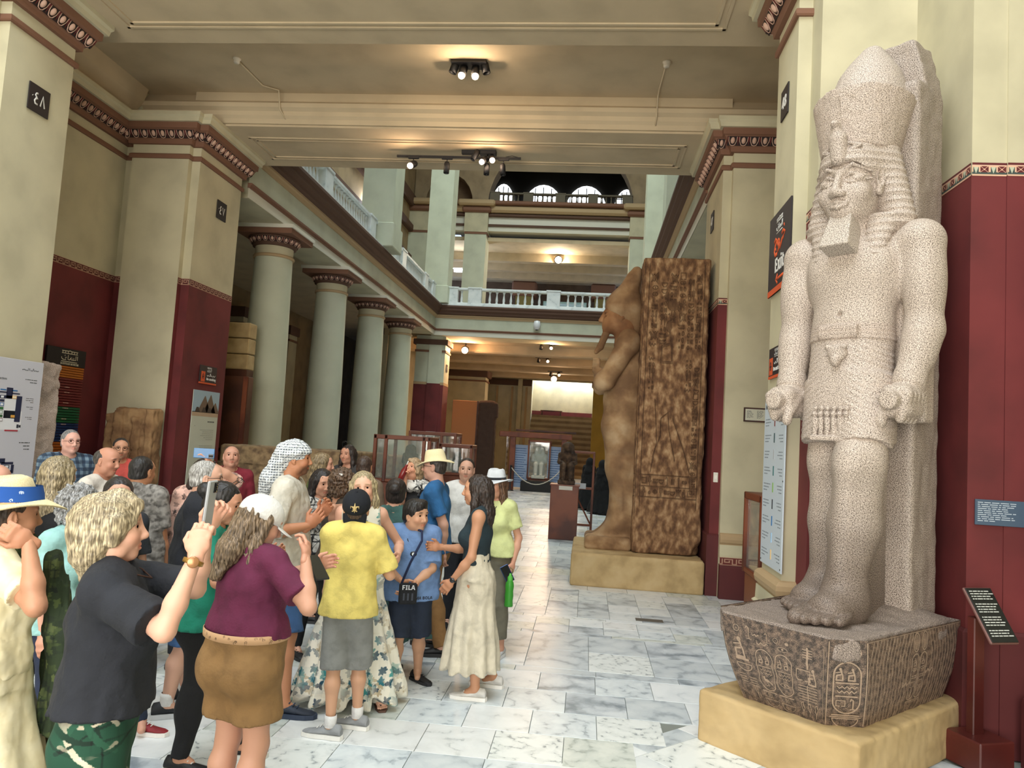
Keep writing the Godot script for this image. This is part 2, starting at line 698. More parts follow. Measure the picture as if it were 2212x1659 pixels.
func run_jobs() -> void:
	var t0 := Time.get_ticks_msec()
	var id := WorkerThreadPool.add_group_task(run_job, jobs.size())
	WorkerThreadPool.wait_for_group_task_completion(id)
	print("meshing ms ", Time.get_ticks_msec() - t0, " jobs ", jobs.size())
	for j in jobs:
		if j.r.is_empty() or j.r[0].is_empty():
			print("empty ", j.o.name)
			continue
		var ar := []
		ar.resize(Mesh.ARRAY_MAX)
		ar[Mesh.ARRAY_VERTEX] = j.r[0]
		ar[Mesh.ARRAY_NORMAL] = j.r[1]
		ar[Mesh.ARRAY_COLOR] = j.r[2]
		ar[Mesh.ARRAY_INDEX] = j.r[3]
		var m := ArrayMesh.new()
		m.add_surface_from_arrays(Mesh.PRIMITIVE_TRIANGLES, ar)
		j.o.mesh = m
	jobs.clear()
var M := {}

func paintmat(c: String, amt := 0.06, rough := 0.85) -> StandardMaterial3D:
	var key := "pt%d" % int(amt * 100)
	if not M.has(key):
		M[key] = noisetex(noise(0.012, 55, 5), ramp([Color.WHITE.darkened(amt * 1.6), Color.WHITE.darkened(amt * 0.6), Color.WHITE], [0.15, 0.5, 0.9]), 256, 256)
	return texmat(M[key], 0.35, rough, true, hexc(c))

func make_materials() -> void:
	M.cream = paintmat("#cbc3a4")
	M.olive = M.cream
	M.red = paintmat("#722a2b", 0.12, 0.75)
	M.reddark = paintmat("#5c2122", 0.12, 0.7)
	M.brown = mat("#7d5844", 0.8)
	M.browndk = mat("#5c4234", 0.8)
	M.tan = mat("#b59b76", 0.8)
	M.ceil = paintmat("#c9b798", 0.05, 0.9)
	M.column = paintmat("#c9cdb6", 0.04, 0.7)
	M.white = mat("#d9d6c6", 0.7)
	M.black = mat("#17171a", 0.55)
	M.metal = mat("#3a3a3c", 0.4, 0.6)
	M.wood = texmat(noisetex(woodnoise(), ramp(["#4f2417", "#6d3520", "#7d4127"], [0.2, 0.5, 0.8]), 512, 512), 0.6, 0.45, false)
	M.wooddk = texmat(noisetex(woodnoise(), ramp(["#351a12", "#4a261a", "#59311f"], [0.2, 0.5, 0.8]), 256, 256), 0.8, 0.5, false)
	M.ply = mat("#a86a3a", 0.7)
	M.marblew = texmat(noisetex(vein(0.01, 5), ramp(["#dfe3e2", "#d2d8d8", "#aeb6b8"], [0.3, 0.75, 0.98]), 256, 256), 0.6, 0.4)
	M.glass = glassm()
	M.egg = mat("#c9a592", 0.7)
	M.eggdk = mat("#241715", 0.7)
	M.eggred = mat("#5d1a18", 0.7)
	M.brass = mat("#b48a48", 0.35, 0.8)
	M.stone = texmat(noisetex(noise(0.02, 31, 6), ramp(["#6a5642", "#8d7658", "#a68d6a"], [0.25, 0.5, 0.8]), 512, 512), 0.5, 0.9)
	M.plaster = texmat(noisetex(noise(0.015, 33, 6), ramp(["#a58c62", "#b79d70", "#c0a77c"], [0.15, 0.45, 0.8]), 512, 512), 0.4, 0.85)
	# marble tiles: some nearly white, some veined, some banded grey
	M.tiles = []
	var cols := [
		["#e9eef0", "#dfe5e8", "#bcc6cc"], ["#dfe7ea", "#cfd8dd", "#8f9ba4"], ["#e6ebea", "#d8dedd", "#6e7a82"], ["#d3dadd", "#c3ccd1", "#949fa7"],
		["#e9ecec", "#dfe2e2", "#aab0b2"], ["#d8dfe3", "#bfc8cf", "#86929b"], ["#e4e9ea", "#d5dcdf", "#aab4ba"], ["#dadfd9", "#c9d0cb", "#9aa49f"]]
	for i in cols.size():
		var vn := vein([0.006, 0.008, 0.012, 0.005, 0.007, 0.004, 0.005, 0.009][i], 40 + i)
		var off: Array = [[0.35, 0.78, 0.97], [0.3, 0.7, 0.95], [0.45, 0.78, 0.93], [0.2, 0.6, 0.95], [0.3, 0.75, 0.98], [0.2, 0.5, 0.85], [0.3, 0.7, 0.95], [0.3, 0.7, 0.96]][i]
		M.tiles.append(texmat(noisetex(vn, ramp(cols[i], off), 512, 512), 0.75, 0.34))
	M.joint = mat("#80857f", 0.9)

func woodnoise() -> FastNoiseLite:
	var n := noise(0.004, 9, 3)
	n.domain_warp_enabled = true
	n.domain_warp_amplitude = 60.0
	n.domain_warp_frequency = 0.006
	return n

func vein(f: float, s: int) -> FastNoiseLite:
	var n := noise(f, s, 5)
	n.fractal_type = FastNoiseLite.FRACTAL_RIDGED
	n.domain_warp_enabled = true
	n.domain_warp_amplitude = 45.0
	n.domain_warp_frequency = 0.008
	n.domain_warp_fractal_octaves = 4
	return n

func glassm() -> StandardMaterial3D:
	var m := StandardMaterial3D.new()
	m.transparency = BaseMaterial3D.TRANSPARENCY_ALPHA
	m.albedo_color = Color(0.85, 0.92, 0.9, 0.10)
	m.roughness = 0.03
	m.cull_mode = BaseMaterial3D.CULL_DISABLED
	return m
# ---------- the building ----------
const XL := -6.0
const XR := 1.68
const YA := 5.79

func P2(pts: Array) -> Array:
	var o := []
	for p in pts:
		o.append(Vector2(p[0], -p[1]))
	return o

func floor_tiles() -> void:
	var fl := bx("floor", V(-2.2, -0.16, 22.0), Vector3(26, 0.3, 64), M.joint)
	struct(tag(fl, "white and grey veined marble tile floor of the museum hall", "floor"))
	var rng := RandomNumberGenerator.new()
	rng.seed = 7
	# rows: [near D, far D, tile width, offset]
	var rows := []
	var d := 3.70
	var k := 0
	for dd in [[3.70, 4.15, -0.28], [4.15, 4.60, -0.06], [4.60, 5.06, -0.49], [5.06, 5.50, -0.28], [5.50, 5.955, -0.06], [5.955, 6.40, -0.28]]:
		rows.append([dd[0], dd[1], 0.44, dd[2]])
	rows.append([6.40, 6.55, 0.67, 0.17])
	rows.append([6.55, 7.13, 0.545, 0.11])
	rows.append([7.13, 7.72, 0.545, 0.11])
	rows.append([7.72, 7.82, 0.9, 0.34])
	rows.append([7.82, 8.12, 0.355, -0.09])
	rows.append([8.12, 8.43, 0.355, -0.09])
	rows.append([8.43, 8.53, 0.9, 0.3])
	d = 8.53
	while d < 10.1:
		rows.append([d, d + 0.405, 0.355, -0.01])
		d += 0.405
	while d < 31.0:
		rows.append([d, d + 0.52, 0.52, 0.1 + 0.26 * (k % 2)])
		d += 0.52
		k += 1
	var far: Array[SurfaceTool] = []
	for m in M.tiles:
		var s := SurfaceTool.new()
		s.begin(Mesh.PRIMITIVE_TRIANGLES)
		far.append(s)
	var shared := {}
	var count := 0
	for r in rows:
		var w: float = r[2]
		var lim := XL + 0.1 if r[0] > 7.5 else -7.0
		var x: float = r[3] - w * ceilf((r[3] - lim) / w)
		while x < (2.8 if r[0] < 10.4 else 1.7):
			var c := V(x + w * 0.5, 0, (r[0] + r[1]) * 0.5)
			var dp: float = r[1] - r[0]
			# the tiles near the octagonal entrance hall are laid on the slant beyond this line
			var cut: float = (c.x + 0.07) - (-c.z - 4.66)
			var vis: bool = absf(c.x + 2.0) < 0.55 * -c.z + 1.2
			if cut > 0.12 and -c.z < 5.75 and c.x > -0.2:
				x += w
				continue
			var mi: int = rng.randi() % M.tiles.size()
			if -c.z > 6.5 and -c.z < 7.7 and rng.randf() < 0.5: mi = 3
			if -c.z > 15 and rng.randf() < 0.25: mi = 5
			var hgt := 0.0 - rng.randf() * 0.0008
			if count < 285 and vis and r[0] < 10.2:
				var sz := Vector3(w - 0.004, 0.02, dp - 0.004)
				var o := put(boxm(sz, 0.0015), "tile", M.tiles[mi], fl, c + Vector3(0, -0.01 + hgt, 0) - fl.position)
				count += 1
			else:
				var g := G.new()
				g.st = far[mi]
				g.box(c + Vector3(0, -0.01 + hgt, 0) - fl.position, Vector3(w - 0.005, 0.02, dp - 0.005))
			x += w
	# slanted border and slanted tiles in front of the statue
	var dirv := Vector2(0.7071, 0.7071) # along the border in X, D
	var nrm := Vector2(0.7071, -0.7071)
	for row in 5:
		var wd := 0.17 if row == 0 else 0.5
		var off := 0.0 if row == 0 else 0.17 + 0.5 * (row - 1)
		var s := -0.9 + 0.2 * row
		while s < 2.6:
			var ln := 0.5 if row == 0 else 0.62
			var cc := Vector2(-0.07, 4.63) + dirv * (s + ln * 0.5) + nrm * (off + wd * 0.5)
			var mi2: int = rng.randi() % M.tiles.size()
			if cc.y > 3.3 and cc.x < 2.5 and cc.y < 6.3:
				put(boxm(Vector3(ln - 0.004, 0.02, wd - 0.004), 0.0015), "tile", M.tiles[mi2], fl, V(cc.x, -0.011, cc.y) - fl.position, Vector3(0, PI / 4, 0))
			s += ln
	for i in far.size():
		far[i].generate_normals()
		tag(put(far[i].commit(), "distant_tiles", M.tiles[i], fl), "", "", "", "stuff")
	# small metal floor plate
	var dr := bx("floor_grate", V(0.78, 0.001, 8.66), Vector3(0.3, 0.006, 0.13), mat("#6d6a64", 0.5, 0.4))
	tag(dr, "small rectangular grey metal plate set in the marble floor before the brown colossus", "floor plate")

# vertical strip with running texture coordinates along a path
func strip(called: String, path: Array, y0: float, y1: float, out: float, m: Material, period: float, parent: Node) -> void:
	var g := G.new()
	g.flat()
	for i in path.size() - 1:
		var a: Vector2 = path[i]
		var b: Vector2 = path[i + 1]
		var t := (b - a).normalized()
		var n := Vector2(t.y, -t.x) * out
		var l := maxf(1.0, roundf(a.distance_to(b) / period))
		var ta := -t * out if i > 0 else Vector2.ZERO
		var tb := t * out if i < path.size() - 2 else Vector2.ZERO
		var p := [Vector3(a.x + n.x, y0, a.y + n.y), Vector3(a.x + n.x, y1, a.y + n.y), Vector3(b.x + n.x, y1, b.y + n.y), Vector3(b.x + n.x, y0, b.y + n.y)]
		var uv := [Vector2(0, 1), Vector2(0, 0), Vector2(l, 0), Vector2(l, 1)]
		for k in [0, 1, 2, 0, 2, 3]:
			g.v(p[k], uv[k])
	put(g.done(), called, m, parent)

func egg_meshes() -> void:
	# one tongue of the moulding: dark ground, pink egg, dark red dart, standing in x,y and looking at +z
	var g := G.new()
	g.box(Vector3(0, 0, -0.006), Vector3(0.147, 0.125, 0.012))
	M.egg_back = g.done()
	g = G.new()
	g.smooth(1)
	var rings := []
	for j in 4:
		var r: float = [0.0, 0.6, 0.9, 1.0][j]
		var z: float = [0.026, 0.022, 0.012, 0.0][j]
		var ring := []
		for i in 10:
			var a := TAU * i / 10
			ring.append(Vector3(cos(a) * 0.030 * maxf(r, 0.02), 0.008 + sin(a) * 0.046 * maxf(r, 0.02), z))
		rings.append(ring)
	g.loft(rings, true, false)
	M.egg_mesh = g.done()
	g = G.new()
	g.tube([Vector3(-0.058, 0.058, 0.0), Vector3(-0.053, 0.0, 0.004), Vector3(-0.03, -0.05, 0.006), Vector3(0, -0.06, 0.006), Vector3(0.03, -0.05, 0.006), Vector3(0.053, 0.0, 0.004), Vector3(0.058, 0.058, 0)], 0.0055, 5)
	M.egg_rim = g.done()
	g = G.new()
	g.flat()
	g.quad(Vector3(0.060, 0.058, 0.003), Vector3(0.0735, 0.058, 0.008), Vector3(0.0735, -0.05, 0.006), Vector3(0.0705, -0.05, 0.006))
	g.quad(Vector3(-0.0705, -0.05, 0.006), Vector3(-0.0735, -0.05, 0.006), Vector3(-0.0735, 0.058, 0.008), Vector3(-0.060, 0.058, 0.003))
	M.egg_dart = g.done()
	var am := ArrayMesh.new()
	for pr in [[M.egg_back, M.eggdk], [M.egg_mesh, M.egg], [M.egg_rim, M.egg], [M.egg_dart, M.eggred]]:
		am.add_surface_from_arrays(Mesh.PRIMITIVE_TRIANGLES, (pr[0] as ArrayMesh).surface_get_arrays(0))
		am.surface_set_material(am.get_surface_count() - 1, pr[1])
	M.egg_unit = am

func eggs(path: Array, y: float, out: float, tilt: float, parent: Node, sc := 1.0) -> void:
	for i in path.size() - 1:
		var a: Vector2 = path[i]
		var b: Vector2 = path[i + 1]
		var t := (b - a).normalized()
		var n := Vector2(t.y, -t.x)
		var ea := 0.0
		var eb := 0.0
		if i > 0:
			var pd: Vector2 = (a - path[i - 1]).normalized()
			ea = out if pd.cross(t) > 0.1 else (-out if pd.cross(t) < -0.1 else 0.0)
		if i < path.size() - 2:
			var nd: Vector2 = (path[i + 2] - b).normalized()
			eb = out if t.cross(nd) > 0.1 else (-out if t.cross(nd) < -0.1 else 0.0)
		var l := a.distance_to(b) + ea + eb
		if l < 0.1: continue
		var k := maxi(1, roundi(l / (0.147 * sc)))
		for j in k:
			var c := a - t * ea + t * (l * (j + 0.5) / k) + n * out
			var bs := Basis(Vector3(-t.x, 0, -t.y), Vector3.UP, Vector3(n.x, 0, n.y)).rotated(Vector3(-t.x, 0, -t.y), tilt)
			var o := put(M.egg_unit, "egg", null, parent)
			o.transform = Transform3D(bs.scaled_local(Vector3(l / k / 0.147, sc, sc)), Vector3(c.x, y, c.y))

# capital mouldings carried along a path
func capital(path: Array, parent: Node, with_eggs := true) -> void:
	var g := G.new()
	g.mould([Vector2(0, 5.79), Vector2(0.025, 5.79), Vector2(0.035, 5.805), Vector2(0.035, 5.845), Vector2(0.02, 5.86), Vector2(0, 5.87)], path)
	put(g.done(), "astragal", M.brown, parent)
	g = G.new()
	g.mould([Vector2(0, 6.0), Vector2(0.05, 6.0), Vector2(0.055, 6.05), Vector2(0.06, 6.06), Vector2(0.155, 6.19), Vector2(0.18, 6.2), Vector2(0.185, 6.285), Vector2(0, 6.285)], path)
	put(g.done(), "ovolo", M.brown, parent)
	g = G.new()
	g.mould([Vector2(0, 6.285), Vector2(0.225, 6.285), Vector2(0.235, 6.34), Vector2(0.26, 6.37), Vector2(0.26, 6.42), Vector2(0, 6.42)], path)
	put(g.done(), "abacus", M.cream, parent)
	if with_eggs:
		eggs(path, 6.123, 0.118, 0.63, parent)

func dado(path: Array, parent: Node, bandm: Material, ybase := 0.0) -> void:
	var g := G.new()
	g.mould([Vector2(0.004, 0.8), Vector2(0.004, 3.91)], path)
	put(g.done(), "dado", M.red, parent)
	strip("painted_border", path, 3.905, 4.0, 0.006, bandm, 0.123, parent)
	g = G.new()
	g.mould([Vector2(0.035, 0), Vector2(0.035, 0.79), Vector2(0.015, 0.81), Vector2(0.0, 0.81)], path)
	put(g.done(), "plinth", M.reddark, parent)

func base_mould(path: Array, parent: Node) -> void:
	var g := G.new()
	g.mould([Vector2(0, 0.84), Vector2(0.03, 0.83), Vector2(0.055, 0.80), Vector2(0.06, 0.76), Vector2(0.05, 0.72), Vector2(0.03, 0.70), Vector2(0.03, 0.69), Vector2(0, 0.69)], path)
	put(g.done(), "base_torus", M.tan, parent)
	g = G.new()
	g.mould([Vector2(0, 0.69), Vector2(0.04, 0.69), Vector2(0.045, 0.56), Vector2(0.07, 0.54), Vector2(0.07, 0.53), Vector2(0, 0.53)], path)
	put(g.done(), "base_course", M.cream, parent)
	strip("fret_border", path, 0.43, 0.535, 0.075, M.fret, 0.17, parent)
	g = G.new()
	g.mould([Vector2(0, 0.44), Vector2(0.10, 0.43), Vector2(0.105, 0.40), Vector2(0.105, 0), Vector2(0, 0)], path)
	put(g.done(), "plinth", M.reddark, parent)

func sub(path: Array, i: int, j: int) -> Array:
	return path.slice(i, j + 1)

func pier(label: String, path: Array, back: Array, y1: float) -> Node3D:
	var t := thing("pillar", label, "pillar")
	t.set_meta("kind", "structure")
	var g := G.new()
	var pl := PackedVector2Array()
	for p in path: pl.append(p)
	for p in back: pl.append(p)
	g.prism(pl, 0, y1)
	put(g.done(), "shaft", M.cream, t)
	return t

func pillars_and_walls() -> void:
	egg_meshes()
	M.border = border_mat(0)
	M.border2 = border_mat(1)
	M.fret = border_mat(2)
	# left: pillar with the Arabic sign 48
	var p := P2([[-7.05, 7.75], [-6.0, 7.75], [-6.0, 6.8], [-6.12, 6.8], [-6.12, 6.45], [-7.2, 6.45]])
	var t := pier("near left cream pillar with the white floor plan poster", p, P2([[-7.2, 7.2], [-7.05, 7.2]]), 6.42)
	capital(sub(p, 0, 4), t)
	base_mould(sub(p, 0, 2), t)
	# left: pillar with the Arabic sign 47
	p = P2([[-7.0, 11.95], [-6.0, 11.95], [-6.0, 10.6], [-6.13, 10.6], [-6.13, 10.5], [-7.03, 10.5], [-7.03, 10.6]])
	t = pier("far left olive pillar carrying the pyramid poster, brown stone slab leaning against it", p, [], 6.42)
	capital(p, t)
	base_mould(sub(p, 4, 5), t)
	dado(sub(p, 1, 4), t, M.border2)
	# recess between them
	p = P2([[-7.03, 10.62], [-7.2, 10.62], [-7.2, 7.75], [-7.03, 7.75]])
	t = thing("wall_left", "recessed left wall, cream above dark red, with the coloured directory board", "wall")
	t.set_meta("kind", "structure")
	var g := G.new()
	var pl := PackedVector2Array()
	for q in p: pl.append(q)
	pl.append(Vector2(-7.03, -7.6)); pl.append(Vector2(-7.6, -7.6)); pl.append(Vector2(-7.6, -10.8)); pl.append(Vector2(-7.03, -10.8))
	g.prism(pl, 0, 7.0)
	put(g.done(), "wall_face", M.cream, t)
	capital(p, t)
	dado(p, t, M.border2)
	# right: pillar with the Exit sign
	p = P2([[1.82, 6.69], [1.68, 6.69], [1.68, 7.40], [2.6, 7.40]])
	t = pier("near right pale pillar carrying the Exit sign and the timeline panel", p, P2([[2.6, 6.70]]), 6.42)
	capital(p, t)
	base_mould(p, t)
	# right wall behind the granite statue
	p = P2([[6.0, 5.35], [4.0, 5.35], [4.0, 5.44], [2.80, 5.44], [2.80, 5.45], [2.57, 5.45], [2.57, 6.40], [1.80, 6.40], [1.80, 6.69]])
	t = thing("wall_right", "cream and dark red corner wall behind the granite statue", "wall")
	t.set_meta("kind", "structure")
	g = G.new()
	pl = PackedVector2Array()
	for q in p: pl.append(q)
	pl.append(Vector2(6.0, -6.69))
	g.prism(pl, 0, 12.0)
	put(g.done(), "wall_face", M.cream, t)
	dado(sub(p, 2, 8), t, M.border)
	# another pillar's foot at the right edge
	p = P2([[4.0, 4.8], [2.95, 4.8], [2.95, 5.2], [4.0, 5.2]])
	t = thing("pillar", "dark red plinth and cream foot of a pillar at the right edge beside the label stand", "pillar")
	t.set_meta("kind", "structure")
	g = G.new()
	pl = PackedVector2Array()
	for q in p: pl.append(q + Vector2(0.0, 0))
	g.prism(pl, 0, 12.0)
	put(g.done(), "shaft", M.cream, t)
	base_mould(p, t)
	# right: recess and pillar 47
	p = P2([[2.6, 7.40], [2.88, 7.40], [2.88, 10.5]])
	t = thing("wall_right", "dim recessed right wall between the Exit pillar and the next pillar", "wall")
	t.set_meta("kind", "structure")
	g = G.new()
	pl = PackedVector2Array()
	for q in p: pl.append(q)
	pl.append(Vector2(3.3, -10.5)); pl.append(Vector2(3.3, -7.2)); pl.append(Vector2(2.6, -7.2))
	g.prism(pl, 0, 7.0)
	put(g.done(), "wall_face", M.cream, t)
	capital(p, t)
	dado(sub(p, 1, 2), t, M.border)
	p = P2([[2.88, 10.48], [2.71, 10.48], [2.71, 10.38], [1.80, 10.38], [1.80, 10.48], [1.68, 10.48], [1.68, 11.9], [2.88, 11.9]])
	t = pier("olive right pillar standing behind the brown colossus", p, [], 6.42)
	capital(p, t)
	base_mould(sub(p, 2, 3), t)
	dado(sub(p, 4, 6), t, M.border)
	# shell behind and beside the camera, so that light comes only through the roof glass
	for w in [["wall_left", V(-12.0, 7, 1.0), Vector3(0.4, 14, 14), "left wall of the entrance hall"], ["wall_right", V(7.5, 7, 0.5), Vector3(0.4, 14, 13), "right wall of the entrance hall"], ["wall_back", V(-2.2, 7, -6.0), Vector3(20, 14, 0.4), "back wall of the entrance hall"]]:
		struct(tag(bx(w[0], w[1], w[2], M.cream), w[3], "wall"))
	struct(tag(bx("wall_left", V(-9.6, 7, 7.1), Vector3(4.9, 14, 0.9), M.cream), "wall left of the near left pillar", "wall"))
	struct(tag(bx("wall_back", V(-2.2, 9.9, 7.3), Vector3(10.2, 5.8, 0.7), M.cream), "upper wall above the front beam", "wall"))

func border_mat(kind: int) -> StandardMaterial3D:
	var w := 64
	var h := 48
	var im := Image.create(w, h, true, Image.FORMAT_RGBA8)
	var red := hexc("#5a1c1e"); var pink := hexc("#d9b094"); var grn := hexc("#3d4a46"); var wht := hexc("#b9bba4")
	if kind == 0:
		im.fill(pink)
		im.fill_rect(Rect2i(0, 0, w, 8), red)
		im.fill_rect(Rect2i(0, 8, w, 2), hexc("#cfa896"))
		im.fill_rect(Rect2i(0, 34, w, 8), grn)
		im.fill_rect(Rect2i(4, 13, 30, 22), red)
		im.fill_rect(Rect2i(40, 16, 20, 20), grn)
		for i in 22:
			for k in 3:
				im.set_pixel(clampi(5 + int(i * 1.3) + k, 0, 63), 13 + i, pink)
				im.set_pixel(clampi(33 - int(i * 1.3) - k, 0, 63), 13 + i, pink)
		im.fill_rect(Rect2i(16, 22, 6, 5), pink)
		for y in range(16, 38):
			var q := (38 - y) * 0.38
			for x in range(int(50 - q), int(51 + q)):
				im.set_pixel(x, y, wht)
		im.fill_rect(Rect2i(0, 42, w, 6), pink)
	else:
		im.fill(hexc("#54211f") if kind == 1 else hexc("#6b302a"))
		var li := hexc("#b8937c")
		im.fill_rect(Rect2i(0, 0, w, 3), li)
		im.fill_rect(Rect2i(0, 43, w, 5), li)
		for r in [Rect2i(4, 9, 40, 5), Rect2i(4, 9, 5, 30), Rect2i(39, 9, 5, 22), Rect2i(18, 26, 24, 5), Rect2i(18, 18, 5, 12), Rect2i(0, 36, 9, 5), Rect2i(50, 9, 5, 30), Rect2i(50, 36, 14, 5)]:
			im.fill_rect(r, li)
	im.generate_mipmaps()
	var m := StandardMaterial3D.new()
	m.albedo_texture = ImageTexture.create_from_image(im)
	m.roughness = 0.8
	return m

func ceilings() -> void:
	# bay between the two pairs of pillars
	var t := thing("ceiling", "plain beige ceiling of the bay carrying the clustered spotlights", "ceiling")
	t.set_meta("kind", "structure")
	bx("ceiling_slab", V(-2.2, 7.05, 9.3), Vector3(11.0, 0.3, 4.2), M.ceil, t)
	bx("coving", V(-2.2, 6.83, 10.70), Vector3(8.0, 0.14, 0.10), M.ceil, t)
	var g := G.new()
	g.mould([Vector2(0, 6.45), Vector2(0.04, 6.45), Vector2(0.05, 6.52), Vector2(0.09, 6.56), Vector2(0.10, 6.62), Vector2(0.16, 6.66), Vector2(0.17, 6.72), Vector2(0.12, 6.76), Vector2(0, 6.9)], P2([[2.9, 10.76], [-7.2, 10.76]]))
	put(g.done(), "cornice", M.ceil, t)
	g = G.new()
	g.mould([Vector2(0, 6.42), Vector2(0.06, 6.44), Vector2(0.08, 6.55), Vector2(0.2, 6.7), Vector2(0.26, 6.9)], P2([[-7.2, 10.6], [-7.2, 7.6]]))
	put(g.done(), "cove", M.ceil, t)
	# beams
	for b in [["trim_1", 6.75, 8.35, "wide beige beam across the hall over the near pillars"], ["trim_2", 10.76, 12.42, "wide beige beam soffit with a moulded frame at the atrium's edge"]]:
		var o := thing(b[0], b[3], "beam")
		o.set_meta("kind", "structure")
		bx("beam_body", V(-2.16, 6.73, (b[1] + b[2]) * 0.5), Vector3(10.4, 0.62, b[2] - b[1]), M.ceil, o)
		var d0: float = b[1] + 0.42
		var d1: float = b[2] - 0.36
		for w in [0.0, 0.09]:
			g = G.new()
			var x0: float = -5.55 + w
			var x1: float = 1.23 - w
			for s in [[x0, d0 + w, x1, d0 + w], [x0, d1 - w, x1, d1 - w], [x0, d0 + w, x0, d1 - w], [x1, d0 + w, x1, d1 - w]]:
				g.box(V((s[0] + s[2]) / 2, 6.415, (s[1] + s[3]) / 2), Vector3(absf(s[2] - s[0]) + 0.035, 0.025, absf(s[3] - s[1]) + 0.035))
			put(g.done(), "soffit_moulding", M.ceil, o)
	struct(tag(bx("ceiling", V(-2.2, 7.4, 10.2), Vector3(13.0, 0.3, 6.4), M.ceil), "floor of the upper storey over the bay", "ceiling"))
	struct(tag(bx("wall_back", V(-2.2, 10.0, 8.0), Vector3(13.0, 6, 0.4), M.cream), "upper wall over the beam seen from the atrium", "wall"))
	struct(tag(bx("ceiling", V(-2.2, 14.2, 0.5), Vector3(22.0, 0.4, 16), M.cream), "roof round the entrance hall skylight", "ceiling"))

func entablature(path: Array, parent: Node) -> void:
	var g := G.new()
	g.mould([Vector2(0, 5.78), Vector2(0.0, 5.95)], path)
	put(g.done(), "architrave", M.white, parent)
	g = G.new()
	g.mould([Vector2(-0.02, 5.95), Vector2(0.03, 5.95), Vector2(0.035, 5.99), Vector2(0.055, 6.0), Vector2(0.055, 6.03), Vector2(-0.02, 6.03)], path)
	put(g.done(), "fillet", M.brown, parent)
	g = G.new()
	g.mould([Vector2(0, 6.03), Vector2(0, 6.44)], path)
	put(g.done(), "frieze", M.column, parent)
	g = G.new()
	g.mould([Vector2(0, 6.44), Vector2(0.03, 6.44), Vector2(0.05, 6.5), Vector2(0.08, 6.52), Vector2(0.08, 6.56)], path)
	put(g.done(), "bed_mould", M.tan, parent)
	g = G.new()
	g.mould([Vector2(0.06, 6.56), Vector2(0.14, 6.6), Vector2(0.15, 6.66), Vector2(0.22, 6.72), Vector2(0.22, 6.78), Vector2(0.27, 6.84), Vector2(0.27, 6.9), Vector2(0, 6.9)], path)
	put(g.done(), "cornice", M.browndk, parent)
	g = G.new()
	g.mould([Vector2(0.0, 6.9), Vector2(0.24, 6.9), Vector2(0.24, 6.95), Vector2(0, 6.95)], path)
	put(g.done(), "cornice_edge", M.marblew, parent)

func baluster_mesh() -> ArrayMesh:
	if not M.has("bal"):
		M.bal = lathem([Vector2(0.05, 0), Vector2(0.05, 0.03), Vector2(0.035, 0.05), Vector2(0.045, 0.09), Vector2(0.05, 0.14), Vector2(0.036, 0.25), Vector2(0.024, 0.36), Vector2(0.026, 0.38), Vector2(0.036, 0.39), Vector2(0.036, 0.41), Vector2(0.05, 0.42), Vector2(0.05, 0.46)], 8)
	return M.bal

# balustrade along a straight line, from a to b (X, D), pedestals at the given fractions
func balustrade(label: String, a: Vector2, b: Vector2, peds: Array, y: float, m: Material, step := 0.17) -> void:
	var t := thing("balustrade", label, "balustrade", V(a.x, y, a.y))
	t.set_meta("kind", "structure")
	var dv := b - a
	var l := dv.length()
	var yaw := atan2(dv.y, dv.x)
	t.rotation.y = yaw
	bx("plinth_rail", Vector3(l / 2, 0.05, 0), Vector3(l, 0.1, 0.2), m, t, 0.01)
	bx("hand_rail", Vector3(l / 2, 0.62, 0), Vector3(l, 0.09, 0.22), m, t, 0.015)
	for p in peds:
		bx("pedestal", Vector3(p * l, 0.32, 0), Vector3(0.5, 0.64, 0.24), m, t, 0.01)
		bx("pedestal_cap", Vector3(p * l, 0.66, 0), Vector3(0.55, 0.06, 0.28), m, t, 0.01)
	var x := step * 0.7
	while x < l - step * 0.3:
		var ok := true
		for p in peds:
			if absf(x - p * l) < 0.25 + 0.06: ok = false
		if ok:
			put(baluster_mesh(), "baluster", m, t, Vector3(x, 0.1, 0))
		x += step

